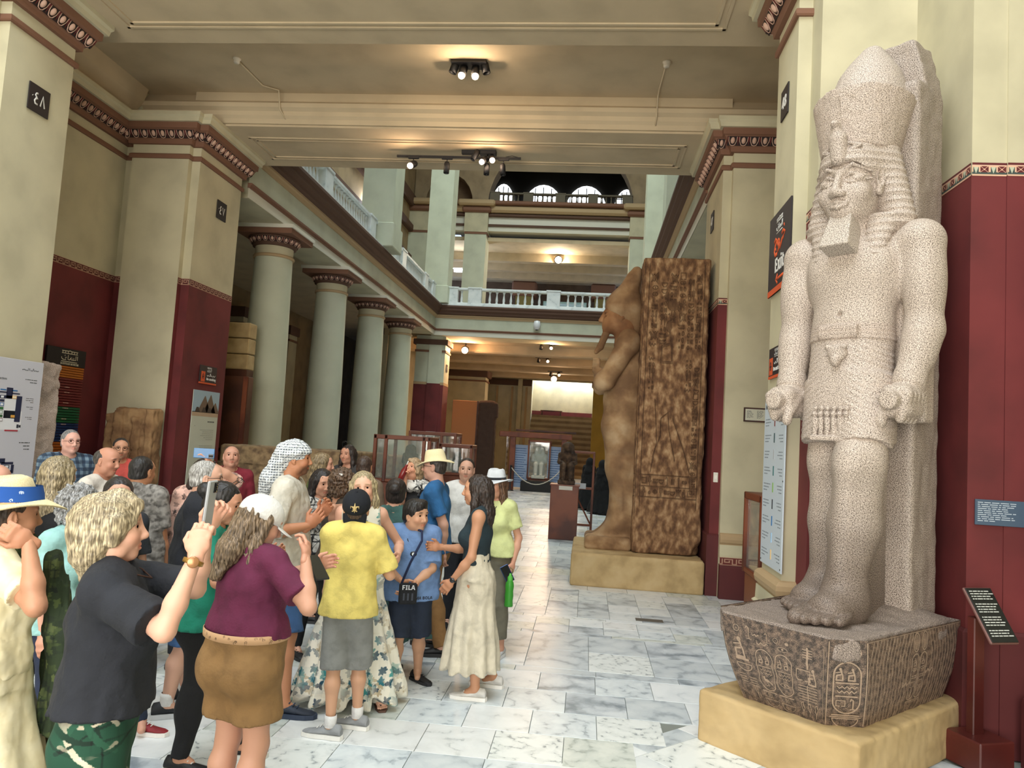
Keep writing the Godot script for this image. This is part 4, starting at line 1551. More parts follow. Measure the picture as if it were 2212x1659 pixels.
func pharaoh() -> void:
	var at := V(1.19, 0, 4.865)
	var yaw := -PI / 4
	var pd := thing("plinth", "tan plastered block plinth set cornerwise under the tall granite statue", "plinth", at, yaw)
	var f := Sdf.new()
	f.rbox(Vector3(0, 0.155, -0.755), Vector3(0.535, 0.169, 0.755), 0.018, 0)
	f.rbox(Vector3(-0.03, 0.155, -1.5), Vector3(0.40, 0.169, 0.09), 0.015, 0)
	f.amp = 0.006
	f.nz = noise(9.0, 5, 2)
	job([f], [0.02], "block", M.plaster, pd)
	var t := thing("statue", "tall pinkish grey granite statue of a crowned pharaoh, one foot forward", "statue", at, yaw)
	var gm := granite(["#453b36", "#8f8177", "#bdafa3", "#cdc1b6", "#e0d6cc"], [0.26, 0.37, 0.47, 0.6, 0.8], 2.7, 0.6)
	# base block, flaring upward, cut with signs
	var rng := RandomNumberGenerator.new()
	rng.seed = 12
	var dk := ramp(["#2b2320", "#4a3e38", "#6d5a4e", "#8d7665"], [0.2, 0.4, 0.6, 0.85])
	var bn := noise(0.03, 3, 5)
	var spk := noise(0.22, 8, 2, FastNoiseLite.TYPE_SIMPLEX)
	var tint := hexc("#b49c86")
	var g1 := Gl.new(512, 400)
	g1.seg(Vector2(4, 60), Vector2(4, 390), 2); g1.seg(Vector2(496, 50), Vector2(500, 380), 2)
	for i in 2:
		var cx := 200.0 + 100 * i
		g1.cart(Vector2(cx, 220), 42, 95, 3)
		g1.glyph(6, Vector2(cx - 16, 170), 40, 2.2); g1.glyph(6, Vector2(cx + 18, 170), 40, 2.2)
		g1.seg(Vector2(cx - 34, 205), Vector2(cx + 34, 205), 2.4)
		g1.glyph(0, Vector2(cx, 228), 62, 2); g1.glyph(3 if i == 0 else 8, Vector2(cx, 268), 56, 2.2)
		g1.glyph(8 if i else 9, Vector2(cx, 100), 60, 2); g1.glyph(11, Vector2(cx, 340), 40, 2); g1.glyph(4, Vector2(cx, 368), 90, 2)
		g1.glyph([9, 1][i], Vector2(cx - 30, 66), 38, 2); g1.glyph([14, 7][i], Vector2(cx + 24, 66), 44, 2)
	g1.glyph(6, Vector2(80, 140), 100, 4); g1.seg(Vector2(48, 196), Vector2(112, 196), 6); g1.glyph(4, Vector2(84, 226), 90, 3)
	for i in 4:
		g1.seg(Vector2(40, 268 + i * 12), Vector2(76, 268 + i * 12), 2.2); g1.seg(Vector2(96, 278 + i * 12), Vector2(136, 278 + i * 12), 2.2)
	g1.glyph(1, Vector2(70, 52), 50, 2.4); g1.glyph(14, Vector2(132, 60), 60, 2.2); g1.glyph(2, Vector2(120, 340), 60, 2.4)
	g1.glyph(10, Vector2(420, 110), 90, 2.6); g1.glyph(12, Vector2(400, 190), 80, 3); g1.glyph(6, Vector2(450, 190), 80, 3)
	for i in 6: g1.seg(Vector2(372, 240 + i * 13), Vector2(470, 240 + i * 13), 2.4)
	g1.seg(Vector2(420, 236), Vector2(420, 320), 3)
	for i in 3: g1.glyph(2, Vector2(390 + 38 * i, 350), 66, 2.6)
	var m1 := carved(g1, bn, dk, tint, 0.75, 0.9, 0.6, spk)
	var g2 := Gl.new(170, 400)
	g2.ring(Vector2(85, 55), 54, 36, 4); g2.disc(Vector2(85, 55), 48, 30, 0.55)
	g2.cart(Vector2(85, 215), 56, 118, 4)
	g2.glyph(6, Vector2(58, 150), 60, 3); g2.glyph(6, Vector2(108, 150), 60, 3); g2.seg(Vector2(40, 190), Vector2(130, 190), 4)
	g2.glyph(0, Vector2(85, 220), 84, 3); g2.seg(Vector2(42, 252), Vector2(128, 252), 4); g2.glyph(12, Vector2(62, 286), 44, 3); g2.glyph(14, Vector2(112, 288), 50, 3)
	g2.seg(Vector2(20, 352), Vector2(150, 352), 3); g2.glyph(4, Vector2(85, 372), 120, 3)
	g2.seg(Vector2(4, 10), Vector2(4, 390), 3); g2.seg(Vector2(165, 10), Vector2(165, 390), 3)
	var m2 := carved(g2, bn, dk, tint, 0.8, 0.9, 0.6, spk)
	var g3 := Gl.new(640, 320)
	for i in 30:
		var x := 6.0 + i * 21
		if absf(x - 340) < 70: continue
		var bend := -30.0 if x < 340 else 30.0
		g3.pl([Vector2(x - bend * 0.9, 10), Vector2(x, 90), Vector2(x + bend * 0.2, 315)], 2.2)
	for i in 2:
		var cx := 310.0 + 58 * i
		g3.ring(Vector2(cx, 46), 20, 36, 3); g3.disc(Vector2(cx, 46), 16, 30, 0.7)
		g3.cart(Vector2(cx, 180), 24, 90, 3)
		for j in 5: g3.glyph([6, 8, 0, 12, 2][j], Vector2(cx, 120 + j * 30), 34, 2)
	g3.glyph(9, Vector2(262, 200), 60, 3); g3.glyph(9, Vector2(420, 170), 60, 3); g3.glyph(4, Vector2(340, 296), 120, 2)
	g3.seg(Vector2(0, 6), Vector2(639, 6), 2)
	var m3 := carved(g3, bn, ramp(["#3a2d27", "#5c4a40", "#7d6656", "#9a8270"], [0.2, 0.4, 0.6, 0.85]), tint, 0.7, 0.8, 0.65, spk)
	var topm := granite(["#2c2625", "#6d625b", "#8d8078", "#a0938a", "#bdb0a6"], [0.25, 0.38, 0.48, 0.62, 0.8], 3.2, 0.7)
	var tp := [Vector2(-0.36, 0.03), Vector2(0.36, 0.03), Vector2(0.50, -0.16), Vector2(0.52, -1.42), Vector2(-0.52, -1.42), Vector2(-0.50, -0.16)]
	var bt := [Vector2(-0.27, -0.12), Vector2(0.27, -0.12), Vector2(0.42, -0.29), Vector2(0.42, -1.40), Vector2(-0.42, -1.40), Vector2(-0.42, -0.29)]
	var base := Node3D.new()
	base.name = "base"
	t.add_child(base, true)
	var fm := [m1, m2, m3, topm, m3, m2]
	for i in 6:
		var g := G.new()
		g.smooth(1)
		var a0: Vector2 = tp[i]; var a1: Vector2 = tp[(i + 1) % 6]; var b0: Vector2 = bt[i]; var b1: Vector2 = bt[(i + 1) % 6]
		var n := 6
		var prev := []
		for j in n + 1:
			var k := float(j) / n
			var bulge := 0.03 * sin(PI * k)
			var p0 := b0.lerp(a0, k); var p1 := b1.lerp(a1, k)
			var c0 := p0 - Vector2(0, -0.7); var c1 := p1 - Vector2(0, -0.7)
			p0 += c0.normalized() * bulge; p1 += c1.normalized() * bulge
			var row := [Vector3(p0.x, 0.322 + 0.53 * k, p0.y), Vector3(p1.x, 0.322 + 0.53 * k, p1.y), 1.0 - k]
			if j > 0:
				g.v(prev[0], Vector2(0, prev[2])); g.v(row[0], Vector2(0, row[2])); g.v(row[1], Vector2(1, row[2]))
				g.v(prev[0], Vector2(0, prev[2])); g.v(row[1], Vector2(1, row[2])); g.v(prev[1], Vector2(1, prev[2]))
			prev = row
		put(g.done(), "carved_face", fm[i], base)
	var ft := Sdf.new()
	ft.base = Color(1, 0.98, 0.96)
	for i in 2:
		ft.rbox(Vector3(0, 0.79, -0.70), Vector3(0.475, 0.065, 0.70), 0.02, 0.0)
	ft.half(Vector3(0.43, 0, -0.065), Vector3(0.8, 0, 0.6)); ft.half(Vector3(-0.43, 0, -0.065), Vector3(-0.8, 0, 0.6))
	ft.ell(Vector3(0, 0.80, -1.15), Vector3(0.5, 0.14, 0.3), 0.12)
	ft.amp = 0.012; ft.nz = noise(7.0, 4, 2)
	job([ft], [0.022], "base_top", topm, base)
	# back pillar
	var bp := Sdf.new()
	bp.base = Color(0.74, 0.71, 0.69)
	bp.rbox(Vector3(0, 2.55, -1.24), Vector3(0.355, 2.02, 0.21), 0.03, 0)
	bp.rbox(Vector3(0.13, 4.58, -1.30), Vector3(0.22, 0.36, 0.15), 0.03, 0.0)
	bp.half(Vector3(0.27, 4.90, -1.3), Vector3(0.968, 0.25, 0.0), 0.03)
	bp.limb(Vector3(-0.02, 4.5, -1.03), Vector3(-0.04, 0.9, -1.03), 0.03, 0.03, 0.06)
	bp.amp = 0.012; bp.nz = noise(6.0, 6, 3)
	# incised figure on the side of the support
	job([bp], [0.026], "back_pillar", gm, t)
	# body
	var b := Sdf.new()
	b.base = Color(1.0, 0.97, 0.94)
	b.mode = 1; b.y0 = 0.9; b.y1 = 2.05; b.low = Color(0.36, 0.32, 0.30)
	b.ell(Vector3(0, 3.22, -0.92), Vector3(0.36, 0.34, 0.20), 0.06)
	b.ell(Vector3(0.13, 3.24, -0.79), Vector3(0.15, 0.13, 0.07), 0.06); b.ell(Vector3(-0.13, 3.24, -0.79), Vector3(0.15, 0.13, 0.07), 0.06)
	b.limb(Vector3(0, 3.1, -0.9), Vector3(0, 2.72, -0.87), 0.20, 0.185, 0.12, 0, 0, Vector3.RIGHT, 1.38)
	b.limb(Vector3(0, 2.8, -0.87), Vector3(0, 2.4, -0.87), 0.185, 0.215, 0.08, 0, 0, Vector3.RIGHT, 1.35)
	b.ell(Vector3(0, 2.87, -0.665), Vector3(0.016, 0.022, 0.05), 0.02, 1)
	for s in [-1, 1]:
		b.ell(Vector3(s * 0.40, 3.38, -0.95), Vector3(0.15, 0.14, 0.14), 0.07)
		b.limb(Vector3(s * 0.43, 3.36, -0.95), Vector3(s * 0.455, 2.76, -0.93), 0.14, 0.112, 0.04)
		b.ell(Vector3(s * 0.455, 3.08, -0.93), Vector3(0.115, 0.25, 0.135), 0.05)
		b.limb(Vector3(s * 0.455, 2.76, -0.93), Vector3(s * 0.415, 2.40, -0.80), 0.118, 0.09, 0.05)
		b.ell(Vector3(s * 0.45, 2.65, -0.89), Vector3(0.10, 0.17, 0.105), 0.05)
		# cuffs and fists
		b.limb(Vector3(s * 0.42, 2.47, -0.83), Vector3(s * 0.415, 2.38, -0.80), 0.102, 0.104, 0.01, 0, 1)
		b.rbox(Vector3(s * 0.405, 2.27, -0.74), Vector3(0.10, 0.11, 0.13), 0.06, 0.04)
		b.limb(Vector3(s * 0.40, 2.28, -0.74), Vector3(s * 0.40, 2.27, -0.54), 0.062, 0.062, 0.0, 0, 1)
		for q in 4:
			b.limb(Vector3(s * 0.48, 2.31, -0.64 - q * 0.055), Vector3(s * 0.44, 2.16, -0.64 - q * 0.055), 0.037, 0.033, 0.008)
		b.limb(Vector3(s * 0.335, 2.29, -0.74), Vector3(s * 0.33, 2.17, -0.63), 0.038, 0.034, 0.015)
		b.ell(Vector3(s * 0.33, 2.14, -0.62), Vector3(0.035, 0.045, 0.035), 0.01)
	# web of stone between arm and body
	for s in [-1, 1]:
		b.rbox(Vector3(s * 0.33, 2.8, -1.05), Vector3(0.12, 0.65, 0.08), 0.03, 0.06)
	# legs
	b.limb(Vector3(0.15, 2.3, -0.82), Vector3(0.19, 1.86, -0.62), 0.175, 0.152, 0.05)
	b.ell(Vector3(0.19, 1.87, -0.50), Vector3(0.085, 0.10, 0.06), 0.05)
	b.limb(Vector3(0.19, 1.86, -0.64), Vector3(0.165, 1.45, -0.63), 0.148, 0.162, 0.08)
	b.limb(Vector3(0.165, 1.45, -0.64), Vector3(0.14, 1.08, -0.58), 0.16, 0.115, 0.05)
	b.limb(Vector3(0.17, 1.80, -0.50), Vector3(0.145, 1.15, -0.485), 0.045, 0.035, 0.08)
	b.limb(Vector3(0.14, 1.08, -0.58), Vector3(0.14, 0.95, -0.58), 0.118, 0.13, 0.05)
	b.limb(Vector3(-0.14, 2.3, -0.87), Vector3(-0.13, 1.86, -0.84), 0.165, 0.13, 0.05)
	b.ell(Vector3(-0.13, 1.88, -0.75), Vector3(0.08, 0.10, 0.06), 0.05)
	b.limb(Vector3(-0.13, 1.86, -0.86), Vector3(-0.13, 1.45, -0.88), 0.13, 0.14, 0.08)
	b.limb(Vector3(-0.13, 1.45, -0.88), Vector3(-0.13, 1.05, -0.84), 0.138, 0.105, 0.05)
	b.limb(Vector3(-0.13, 1.05, -0.84), Vector3(-0.13, 0.93, -0.82), 0.095, 0.11, 0.05)
	# stone left between the legs and the pillar
	b.rbox(Vector3(0.05, 1.5, -0.98), Vector3(0.14, 0.72, 0.2), 0.05, 0.08)
	# feet with five toes each
	for q in [[0.14, -0.58, 1.0], [-0.13, -0.84, 1.0]]:
		var c := Vector3(q[0], 0.85, q[1])
		b.limb(c + Vector3(0, 0.07, -0.07), c + Vector3(0.0, 0.06, 0.20), 0.11, 0.105, 0.06, 0, 0, Vector3.RIGHT, 1.1)
		b.limb(c + Vector3(0, 0.16, -0.02), c + Vector3(0, 0.09, 0.22), 0.11, 0.085, 0.07, 0, 0, Vector3.RIGHT, 1.2)
		var sg := -1.0 if q[0] > 0 else 1.0
		for k in 5:
			var x: float = sg * (0.100 - 0.054 * k - (0.010 if k > 0 else 0.0))
			var rr: float = [0.049, 0.034, 0.033, 0.031, 0.029][k]
			var zz: float = [0.45, 0.46, 0.43, 0.39, 0.34][k]
			b.limb(c + Vector3(x * 0.9, 0.065, 0.18), c + Vector3(x, 0.05, zz - 0.06), rr, rr * 1.05, 0.006)
			b.ell(c + Vector3(x, 0.045, zz - 0.04), Vector3(rr, rr * 1.02, rr * 1.25), 0.006)
	b.half(Vector3(0, 0.845, 0), Vector3.DOWN)
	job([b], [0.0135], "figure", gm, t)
	# kilt with pleats, belt and apron
	var k := Sdf.new()
	k.base = Color(1.0, 0.97, 0.95)
	k.limb(Vector3(0, 2.76, -0.87), Vector3(0.02, 2.0, -0.80), 0.205, 0.235, 0.02, 0, 1, Vector3.RIGHT, 1.33)
	k.limb(Vector3(0.14, 2.4, -0.80), Vector3(0.2, 1.97, -0.66), 0.17, 0.165, 0.08, 0, 1)
	k.limb(Vector3(-0.13, 2.4, -0.85), Vector3(-0.12, 2.0, -0.84), 0.165, 0.16, 0.06, 0, 1)
	k.pl = 0.006; k.plf = 150.0; k.pld = Vector3(0.5, 1.0, 0.25); k.plx = 0.09
	job([k], [0.0115], "pleated_kilt", gm, t)
	var kb := Sdf.new()
	kb.base = Color(0.95, 0.90, 0.87)
	kb.limb(Vector3(0, 2.69, -0.87), Vector3(0, 2.81, -0.872), 0.220, 0.212, 0.0, 0, 1, Vector3.RIGHT, 1.33)
	kb.pl = 0.003; kb.plf = 200.0; kb.pld = Vector3(0, 1, 0)
	kb.rbox(Vector3(0.0, 2.75, -0.668), Vector3(0.14, 0.045, 0.02), 0.01, 0.02)
	job([kb], [0.011], "belt", gm, t)
	var ap := Sdf.new()
	ap.base = k.base
	ap.rbox(Vector3(0.03, 2.10, -0.605), Vector3(0.10, 0.10, 0.03), 0.02, 0.03)
	ap.ell(Vector3(0.02, 2.60, -0.63), Vector3(0.07, 0.06, 0.04), 0.015)
	ap.ell(Vector3(0.02, 2.545, -0.61), Vector3(0.035, 0.045, 0.035), 0.015)
	for s in [-1, 1]: ap.ell(Vector3(0.02 + s * 0.055, 2.635, -0.61), Vector3(0.025, 0.02, 0.02), 0.01)
	for i in 6:
		var x := -0.085 + 0.044 * i
		ap.limb(Vector3(x, 2.04, -0.56), Vector3(x, 2.14, -0.555), 0.016, 0.020, 0.008)
		ap.ell(Vector3(x, 2.175, -0.55), Vector3(0.019, 0.022, 0.022), 0.006)
		ap.ell(Vector3(x + 0.005, 2.215, -0.555), Vector3(0.018, 0.02, 0.02), 0.006)
	ap.rbox(Vector3(0.025, 2.015, -0.565), Vector3(0.135, 0.018, 0.035), 0.008, 0.006)
	job([ap], [0.0095], "apron", gm, t)
	# head
	var h := Sdf.new()
	h.base = Color(1.0, 0.965, 0.94)
	h.ell(Vector3(0, 3.82, -0.84), Vector3(0.185, 0.25, 0.22), 0.05)
	h.ell(Vector3(0, 3.66, -0.80), Vector3(0.165, 0.16, 0.18), 0.06)
	h.ell(Vector3(0, 3.575, -0.71), Vector3(0.085, 0.055, 0.075), 0.05)
	h.limb(Vector3(0, 3.6, -0.9), Vector3(0, 3.3, -0.93), 0.14, 0.18, 0.05)
	for s in [-1, 1]:
		h.ell(Vector3(s * 0.10, 3.71, -0.70), Vector3(0.075, 0.07, 0.06), 0.05)
		h.ell(Vector3(s * 0.088, 3.805, -0.625), Vector3(0.078, 0.040, 0.045), 0.02, 1)
		h.ell(Vector3(s * 0.088, 3.80, -0.672), Vector3(0.066, 0.032, 0.036), 0.006)
		h.limb(Vector3(s * 0.02, 3.805, -0.645), Vector3(s * 0.085, 3.835, -0.632), 0.009, 0.010, 0.006)
		h.limb(Vector3(s * 0.085, 3.835, -0.632), Vector3(s * 0.155, 3.812, -0.675), 0.010, 0.009, 0.006)
		h.limb(Vector3(s * 0.02, 3.80, -0.645), Vector3(s * 0.085, 3.772, -0.637), 0.008, 0.008, 0.006)
		h.limb(Vector3(s * 0.085, 3.772, -0.637), Vector3(s * 0.19, 3.80, -0.72), 0.008, 0.008, 0.006)
		h.limb(Vector3(s * 0.015, 3.86, -0.628), Vector3(s * 0.09, 3.895, -0.635), 0.013, 0.013, 0.012)
		h.limb(Vector3(s * 0.09, 3.895, -0.635), Vector3(s * 0.185, 3.85, -0.73), 0.013, 0.010, 0.012)
		h.ell(Vector3(s * 0.032, 3.695, -0.603), Vector3(0.03, 0.024, 0.03), 0.015)
		# ears
		h.ell(Vector3(s * 0.205, 3.80, -0.80), Vector3(0.03, 0.095, 0.055), 0.02, 0, Basis(Vector3.UP, s * 0.5))
		h.ell(Vector3(s * 0.228, 3.815, -0.775), Vector3(0.022, 0.06, 0.028), 0.01, 1, Basis(Vector3.UP, s * 0.5))
		h.ell(Vector3(s * 0.205, 3.725, -0.79), Vector3(0.02, 0.035, 0.025), 0.015)
		h.ell(Vector3(s * 0.045, 3.625, -0.60), Vector3(0.02, 0.02, 0.02), 0.015, 1)
	h.limb(Vector3(0, 3.85, -0.63), Vector3(0, 3.705, -0.578), 0.020, 0.030, 0.025)
	h.limb(Vector3(-0.06, 3.632, -0.628), Vector3(0, 3.638, -0.603), 0.011, 0.016, 0.008); h.limb(Vector3(0.06, 3.632, -0.628), Vector3(0, 3.638, -0.603), 0.011, 0.016, 0.008)
	h.limb(Vector3(-0.055, 3.615, -0.628), Vector3(0, 3.604, -0.608), 0.011, 0.018, 0.008); h.limb(Vector3(0.055, 3.615, -0.628), Vector3(0, 3.604, -0.608), 0.011, 0.018, 0.008)
	job([h], [0.0085], "head", gm, t)
	var bd := Sdf.new()
	bd.base = Color(1.02, 1.0, 0.98)
	bd.limb(Vector3(0, 3.548, -0.735), Vector3(0, 3.30, -0.665), 0.078, 0.108, 0.0, 0, 1)
	bd.T[0] = 6
	job([bd], [0.011], "beard", gm, t)
	# striped headcloth
	var n2 := Sdf.new()
	n2.base = Color(0.99, 0.96, 0.93)
	n2.ell(Vector3(0, 3.93, -0.86), Vector3(0.235, 0.235, 0.26), 0.05)
	for s in [-1, 1]:
		n2.limb(Vector3(s * 0.13, 3.97, -0.94), Vector3(s * 0.275, 3.52, -0.95), 0.13, 0.095, 0.06, 0, 0, Vector3(s * 0.9, 0, 0.45), 1.3)
		n2.limb(Vector3(s * 0.20, 3.56, -0.86), Vector3(s * 0.17, 3.27, -0.765), 0.075, 0.048, 0.06, 0, 1, Vector3.RIGHT, 1.6)
	n2.ell(Vector3(0, 3.735, -0.62), Vector3(0.245, 0.19, 0.235), 0.01, 1)
	n2.rbox(Vector3(0, 3.45, -0.62), Vector3(0.115, 0.28, 0.2), 0.05, 0.02, 1)
	n2.pl = 0.010; n2.plf = 115.0; n2.pld = Vector3(0, 1, 0)
	job([n2], [0.0095], "striped_headcloth", gm, t)
	var nb := Sdf.new()
	nb.base = Color(1, 0.97, 0.95)
	nb.limb(Vector3(-0.19, 3.90, -0.75), Vector3(-0.09, 3.935, -0.645), 0.022, 0.022, 0.01); nb.limb(Vector3(0.19, 3.90, -0.75), Vector3(0.09, 3.935, -0.645), 0.022, 0.022, 0.01)
	nb.limb(Vector3(-0.09, 3.935, -0.645), Vector3(0.09, 3.935, -0.645), 0.022, 0.022, 0.01)
	nb.limb(Vector3(0, 3.95, -0.62), Vector3(0, 4.08, -0.60), 0.05, 0.055, 0.02, 0, 0, Vector3.RIGHT, 1.1)
	nb.limb(Vector3(0, 4.08, -0.60), Vector3(0, 4.16, -0.575), 0.045, 0.03, 0.02)
	nb.ell(Vector3(0, 4.175, -0.56), Vector3(0.03, 0.028, 0.045), 0.01)
	for s in [-1, 1]:
		nb.limb(Vector3(s * 0.05, 3.99, -0.63), Vector3(s * 0.13, 4.03, -0.66), 0.016, 0.014, 0.01)
		nb.limb(Vector3(s * 0.13, 4.03, -0.66), Vector3(s * 0.07, 4.05, -0.63), 0.014, 0.012, 0.01)
	job([nb], [0.0095], "cobra", gm, t)
	# double crown
	var cr := Sdf.new()
	cr.base = Color(0.97, 0.925, 0.89)
	cr.limb(Vector3(0, 4.02, -0.90), Vector3(0, 4.42, -0.96), 0.25, 0.345, 0.0, 0, 1)
	cr.limb(Vector3(0, 4.47, -0.97), Vector3(0, 4.3, -0.95), 0.36, 0.20, 0.03, 1, 1)
	cr.limb(Vector3(0, 4.22, -0.655), Vector3(0, 4.40, -0.62), 0.012, 0.006, 0.01)
	cr.amp = 0.006; cr.nz = noise(14.0, 3, 3)
	job([cr], [0.011], "red_crown", gm, t)
	var wc := Sdf.new()
	wc.base = Color(1.0, 0.985, 0.975)
	wc.ell(Vector3(0, 4.38, -1.0), Vector3(0.275, 0.44, 0.255), 0.05, 0, Basis(Vector3.RIGHT, -0.16))
	wc.limb(Vector3(0, 4.66, -1.045), Vector3(0, 4.85, -1.075), 0.13, 0.075, 0.16)
	wc.amp = 0.004; wc.nz = noise(9.0, 13, 3)
	job([wc], [0.014], "white_crown", gm, t)

func osiride() -> void:
	var pd := thing("plinth", "long low tan plastered plinth under the brown colossus", "plinth", V(0.745, 0, 11.35))
	var f := Sdf.new()
	f.rbox(Vector3(0, 0.215, 0), Vector3(0.885, 0.225, 0.93), 0.02, 0)
	f.amp = 0.006
	f.nz = noise(9.0, 15, 2)
	job([f], [0.03], "block", M.plaster, pd)
	var t := thing("statue", "colossal weathered brown mummiform figure in tall crown against a carved slab", "statue", V(0, 0, 11.3))
	# carved slab: texture fits the face that looks down the hall
	var rng := RandomNumberGenerator.new()
	rng.seed = 5
	var g := Gl.new(420, 1024)
	for x in [16, 404]: g.seg(Vector2(x, 10), Vector2(x, 880), 1.8)
	for x in [44, 376]: g.seg(Vector2(x, 30), Vector2(x, 860), 1.2)
	for r in [[60, 105, 60, 330], [115, 160, 90, 330], [170, 215, 60, 250], [225, 270, 60, 330], [280, 322, 80, 330], [330, 368, 60, 330], [330, 368, 380, 820], [280, 322, 350, 470], [60, 100, 350, 470]]:
		g.column(r[0], r[1], r[2], r[3], 1.5, rng)
	# standing figures and lines
	g.glyph(6, Vector2(180, 300), 150, 3.0); g.glyph(3, Vector2(190, 170), 130, 2.6)
	g.pl([Vector2(110, 690), Vector2(150, 620), Vector2(150, 560), Vector2(190, 540), Vector2(200, 600), Vector2(240, 700)], 2)
	g.pl([Vector2(110, 500), Vector2(130, 640), Vector2(100, 740)], 2); g.pl([Vector2(220, 560), Vector2(300, 680), Vector2(330, 740)], 2)
	for y in [752, 790, 826]: g.seg(Vector2(40, y), Vector2(372, y), 1.8)
	for i in 9: g.glyph([12, 5, 0, 4, 14, 11, 2, 8, 10][i], Vector2(66 + i * 34, 771), 30, 1.8)
	for i in 9: g.glyph([5, 7, 8, 10, 0, 4, 13, 6, 12][i], Vector2(66 + i * 34, 808), 30, 1.8)
	var dn := noise(0.02, 21, 6)
	var m := carved(g, dn, ramp(["#553a26", "#77573b", "#957352", "#b89b76"], [0.22, 0.45, 0.62, 0.85]), hexc("#3f2a1a"), 0.42, 1.6, 0.9)
	m.uv1_triplanar = true
	m.uv1_triplanar_sharpness = 8.0
	m.uv1_scale = Vector3(1.0 / 0.98, 1.0 / 4.25, 1.0 / 0.98)
	m.uv1_offset = Vector3(-0.66 / 0.98, -0.40 / 4.25, 0.0)
	var s := Sdf.new()
	s.rbox(Vector3(1.15, 2.54, 0), Vector3(0.47, 2.09, 0.5), 0.03, 0)
	s.ell(Vector3(1.7, 0.5, 0.55), Vector3(0.2, 0.16, 0.2), 0.05, 1)
	s.ell(Vector3(1.66, 1.6, 0.55), Vector3(0.08, 0.4, 0.1), 0.05, 1)
	s.ell(Vector3(1.66, 3.4, 0.55), Vector3(0.06, 0.5, 0.08), 0.05, 1)
	s.ell(Vector3(0.75, 4.66, 0.4), Vector3(0.15, 0.06, 0.3), 0.03, 1)
	s.amp = 0.022
	s.nz = noise(4.0, 9, 4)
	job([s], [0.028], "carved_slab", m, t)
	var fm := texmat(noisetex(noise(0.013, 23, 6), ramp(["#6e5239", "#8a6b4c", "#a58764", "#bba383"], [0.22, 0.45, 0.62, 0.85]), 512, 512), 0.3, 0.85, false)
	fm.vertex_color_use_as_albedo = true
	var hm := noise(0.05, 24, 5).get_seamless_image(256, 256)
	fm.heightmap_enabled = true
	fm.heightmap_texture = ImageTexture.create_from_image(hm)
	fm.heightmap_scale = 0.6
	var b := Sdf.new()
	b.base = Color(1, 0.97, 0.93)
	# mummy body in profile; it looks towards -x
	b.limb(Vector3(0.58, 3.25, 0), Vector3(0.50, 2.6, 0), 0.24, 0.26, 0.1, 0, 0, Vector3.BACK, 1.3)
	b.limb(Vector3(0.50, 2.7, 0), Vector3(0.46, 2.2, 0), 0.27, 0.25, 0.12, 0, 0, Vector3.BACK, 1.2)
	b.limb(Vector3(0.46, 2.2, 0), Vector3(0.50, 1.6, 0), 0.25, 0.205, 0.1, 0, 0, Vector3.BACK, 1.3)
	b.limb(Vector3(0.50, 1.6, 0), Vector3(0.55, 1.05, 0), 0.205, 0.155, 0.1, 0, 0, Vector3.BACK, 1.5)
	b.limb(Vector3(0.55, 1.1, 0), Vector3(0.50, 0.75, 0), 0.16, 0.2, 0.1, 0, 0, Vector3.BACK, 1.4)
	for q in [-1, 1]:
		b.limb(Vector3(0.50, 0.72, q * 0.14), Vector3(0.22, 0.56, q * 0.14), 0.17, 0.10, 0.08)
		b.ell(Vector3(0.52, 3.40, q * 0.34), Vector3(0.17, 0.20, 0.16), 0.08)
		b.limb(Vector3(0.50, 3.36, q * 0.40), Vector3(0.22, 2.82, q * 0.36), 0.155, 0.125, 0.05)
		b.limb(Vector3(0.22, 2.82, q * 0.36), Vector3(0.14, 2.95, q * 0.10), 0.125, 0.10, 0.05)
		for k in 4:
			b.limb(Vector3(0.10, 2.98 + 0.055 * k, q * 0.16), Vector3(0.04, 3.0 + 0.055 * k, q * 0.05), 0.032, 0.03, 0.012)
		b.ell(Vector3(0.14, 2.80, q * 0.34), Vector3(0.10, 0.13, 0.10), 0.06)
	b.rbox(Vector3(0.36, 0.52, 0), Vector3(0.33, 0.10, 0.40), 0.06, 0.06)
	# web of stone to the slab
	b.rbox(Vector3(0.62, 2.0, 0), Vector3(0.10, 1.5, 0.25), 0.04, 0.06)
	b.amp = 0.006
	b.nz = noise(5.0, 19, 4)
	job([b], [0.02], "figure", fm, t)
	var h := Sdf.new()
	h.base = Color(0.86, 0.66, 0.54)
	h.ell(Vector3(0.36, 3.83, 0), Vector3(0.22, 0.24, 0.19), 0.05)
	h.ell(Vector3(0.28, 3.69, 0), Vector3(0.15, 0.13, 0.14), 0.05)
	h.limb(Vector3(0.5, 3.7, 0), Vector3(0.5, 3.4, 0), 0.16, 0.18, 0.08)
	h.limb(Vector3(0.155, 3.87, 0), Vector3(0.105, 3.755, 0), 0.02, 0.034, 0.03)
	h.ell(Vector3(0.16, 3.675, 0), Vector3(0.035, 0.016, 0.06), 0.015); h.ell(Vector3(0.165, 3.645, 0), Vector3(0.035, 0.016, 0.055), 0.015)
	h.ell(Vector3(0.20, 3.60, 0), Vector3(0.06, 0.05, 0.06), 0.03)
	for q in [-1, 1]:
		h.ell(Vector3(0.165, 3.83, q * 0.085), Vector3(0.04, 0.032, 0.06), 0.02, 1)
		h.ell(Vector3(0.20, 3.83, q * 0.085), Vector3(0.032, 0.026, 0.05), 0.006)
		h.limb(Vector3(0.15, 3.885, q * 0.03), Vector3(0.21, 3.885, q * 0.13), 0.014, 0.012, 0.012)
		h.ell(Vector3(0.40, 3.83, q * 0.185), Vector3(0.055, 0.09, 0.03), 0.02)
		h.ell(Vector3(0.395, 3.84, q * 0.205), Vector3(0.03, 0.055, 0.02), 0.012, 1)
	h.amp = 0.002
	h.nz = noise(12.0, 29, 3)
	job([h], [0.0125], "head", fm, t)
	var cr := Sdf.new()
	cr.base = Color(0.98, 0.96, 0.93)
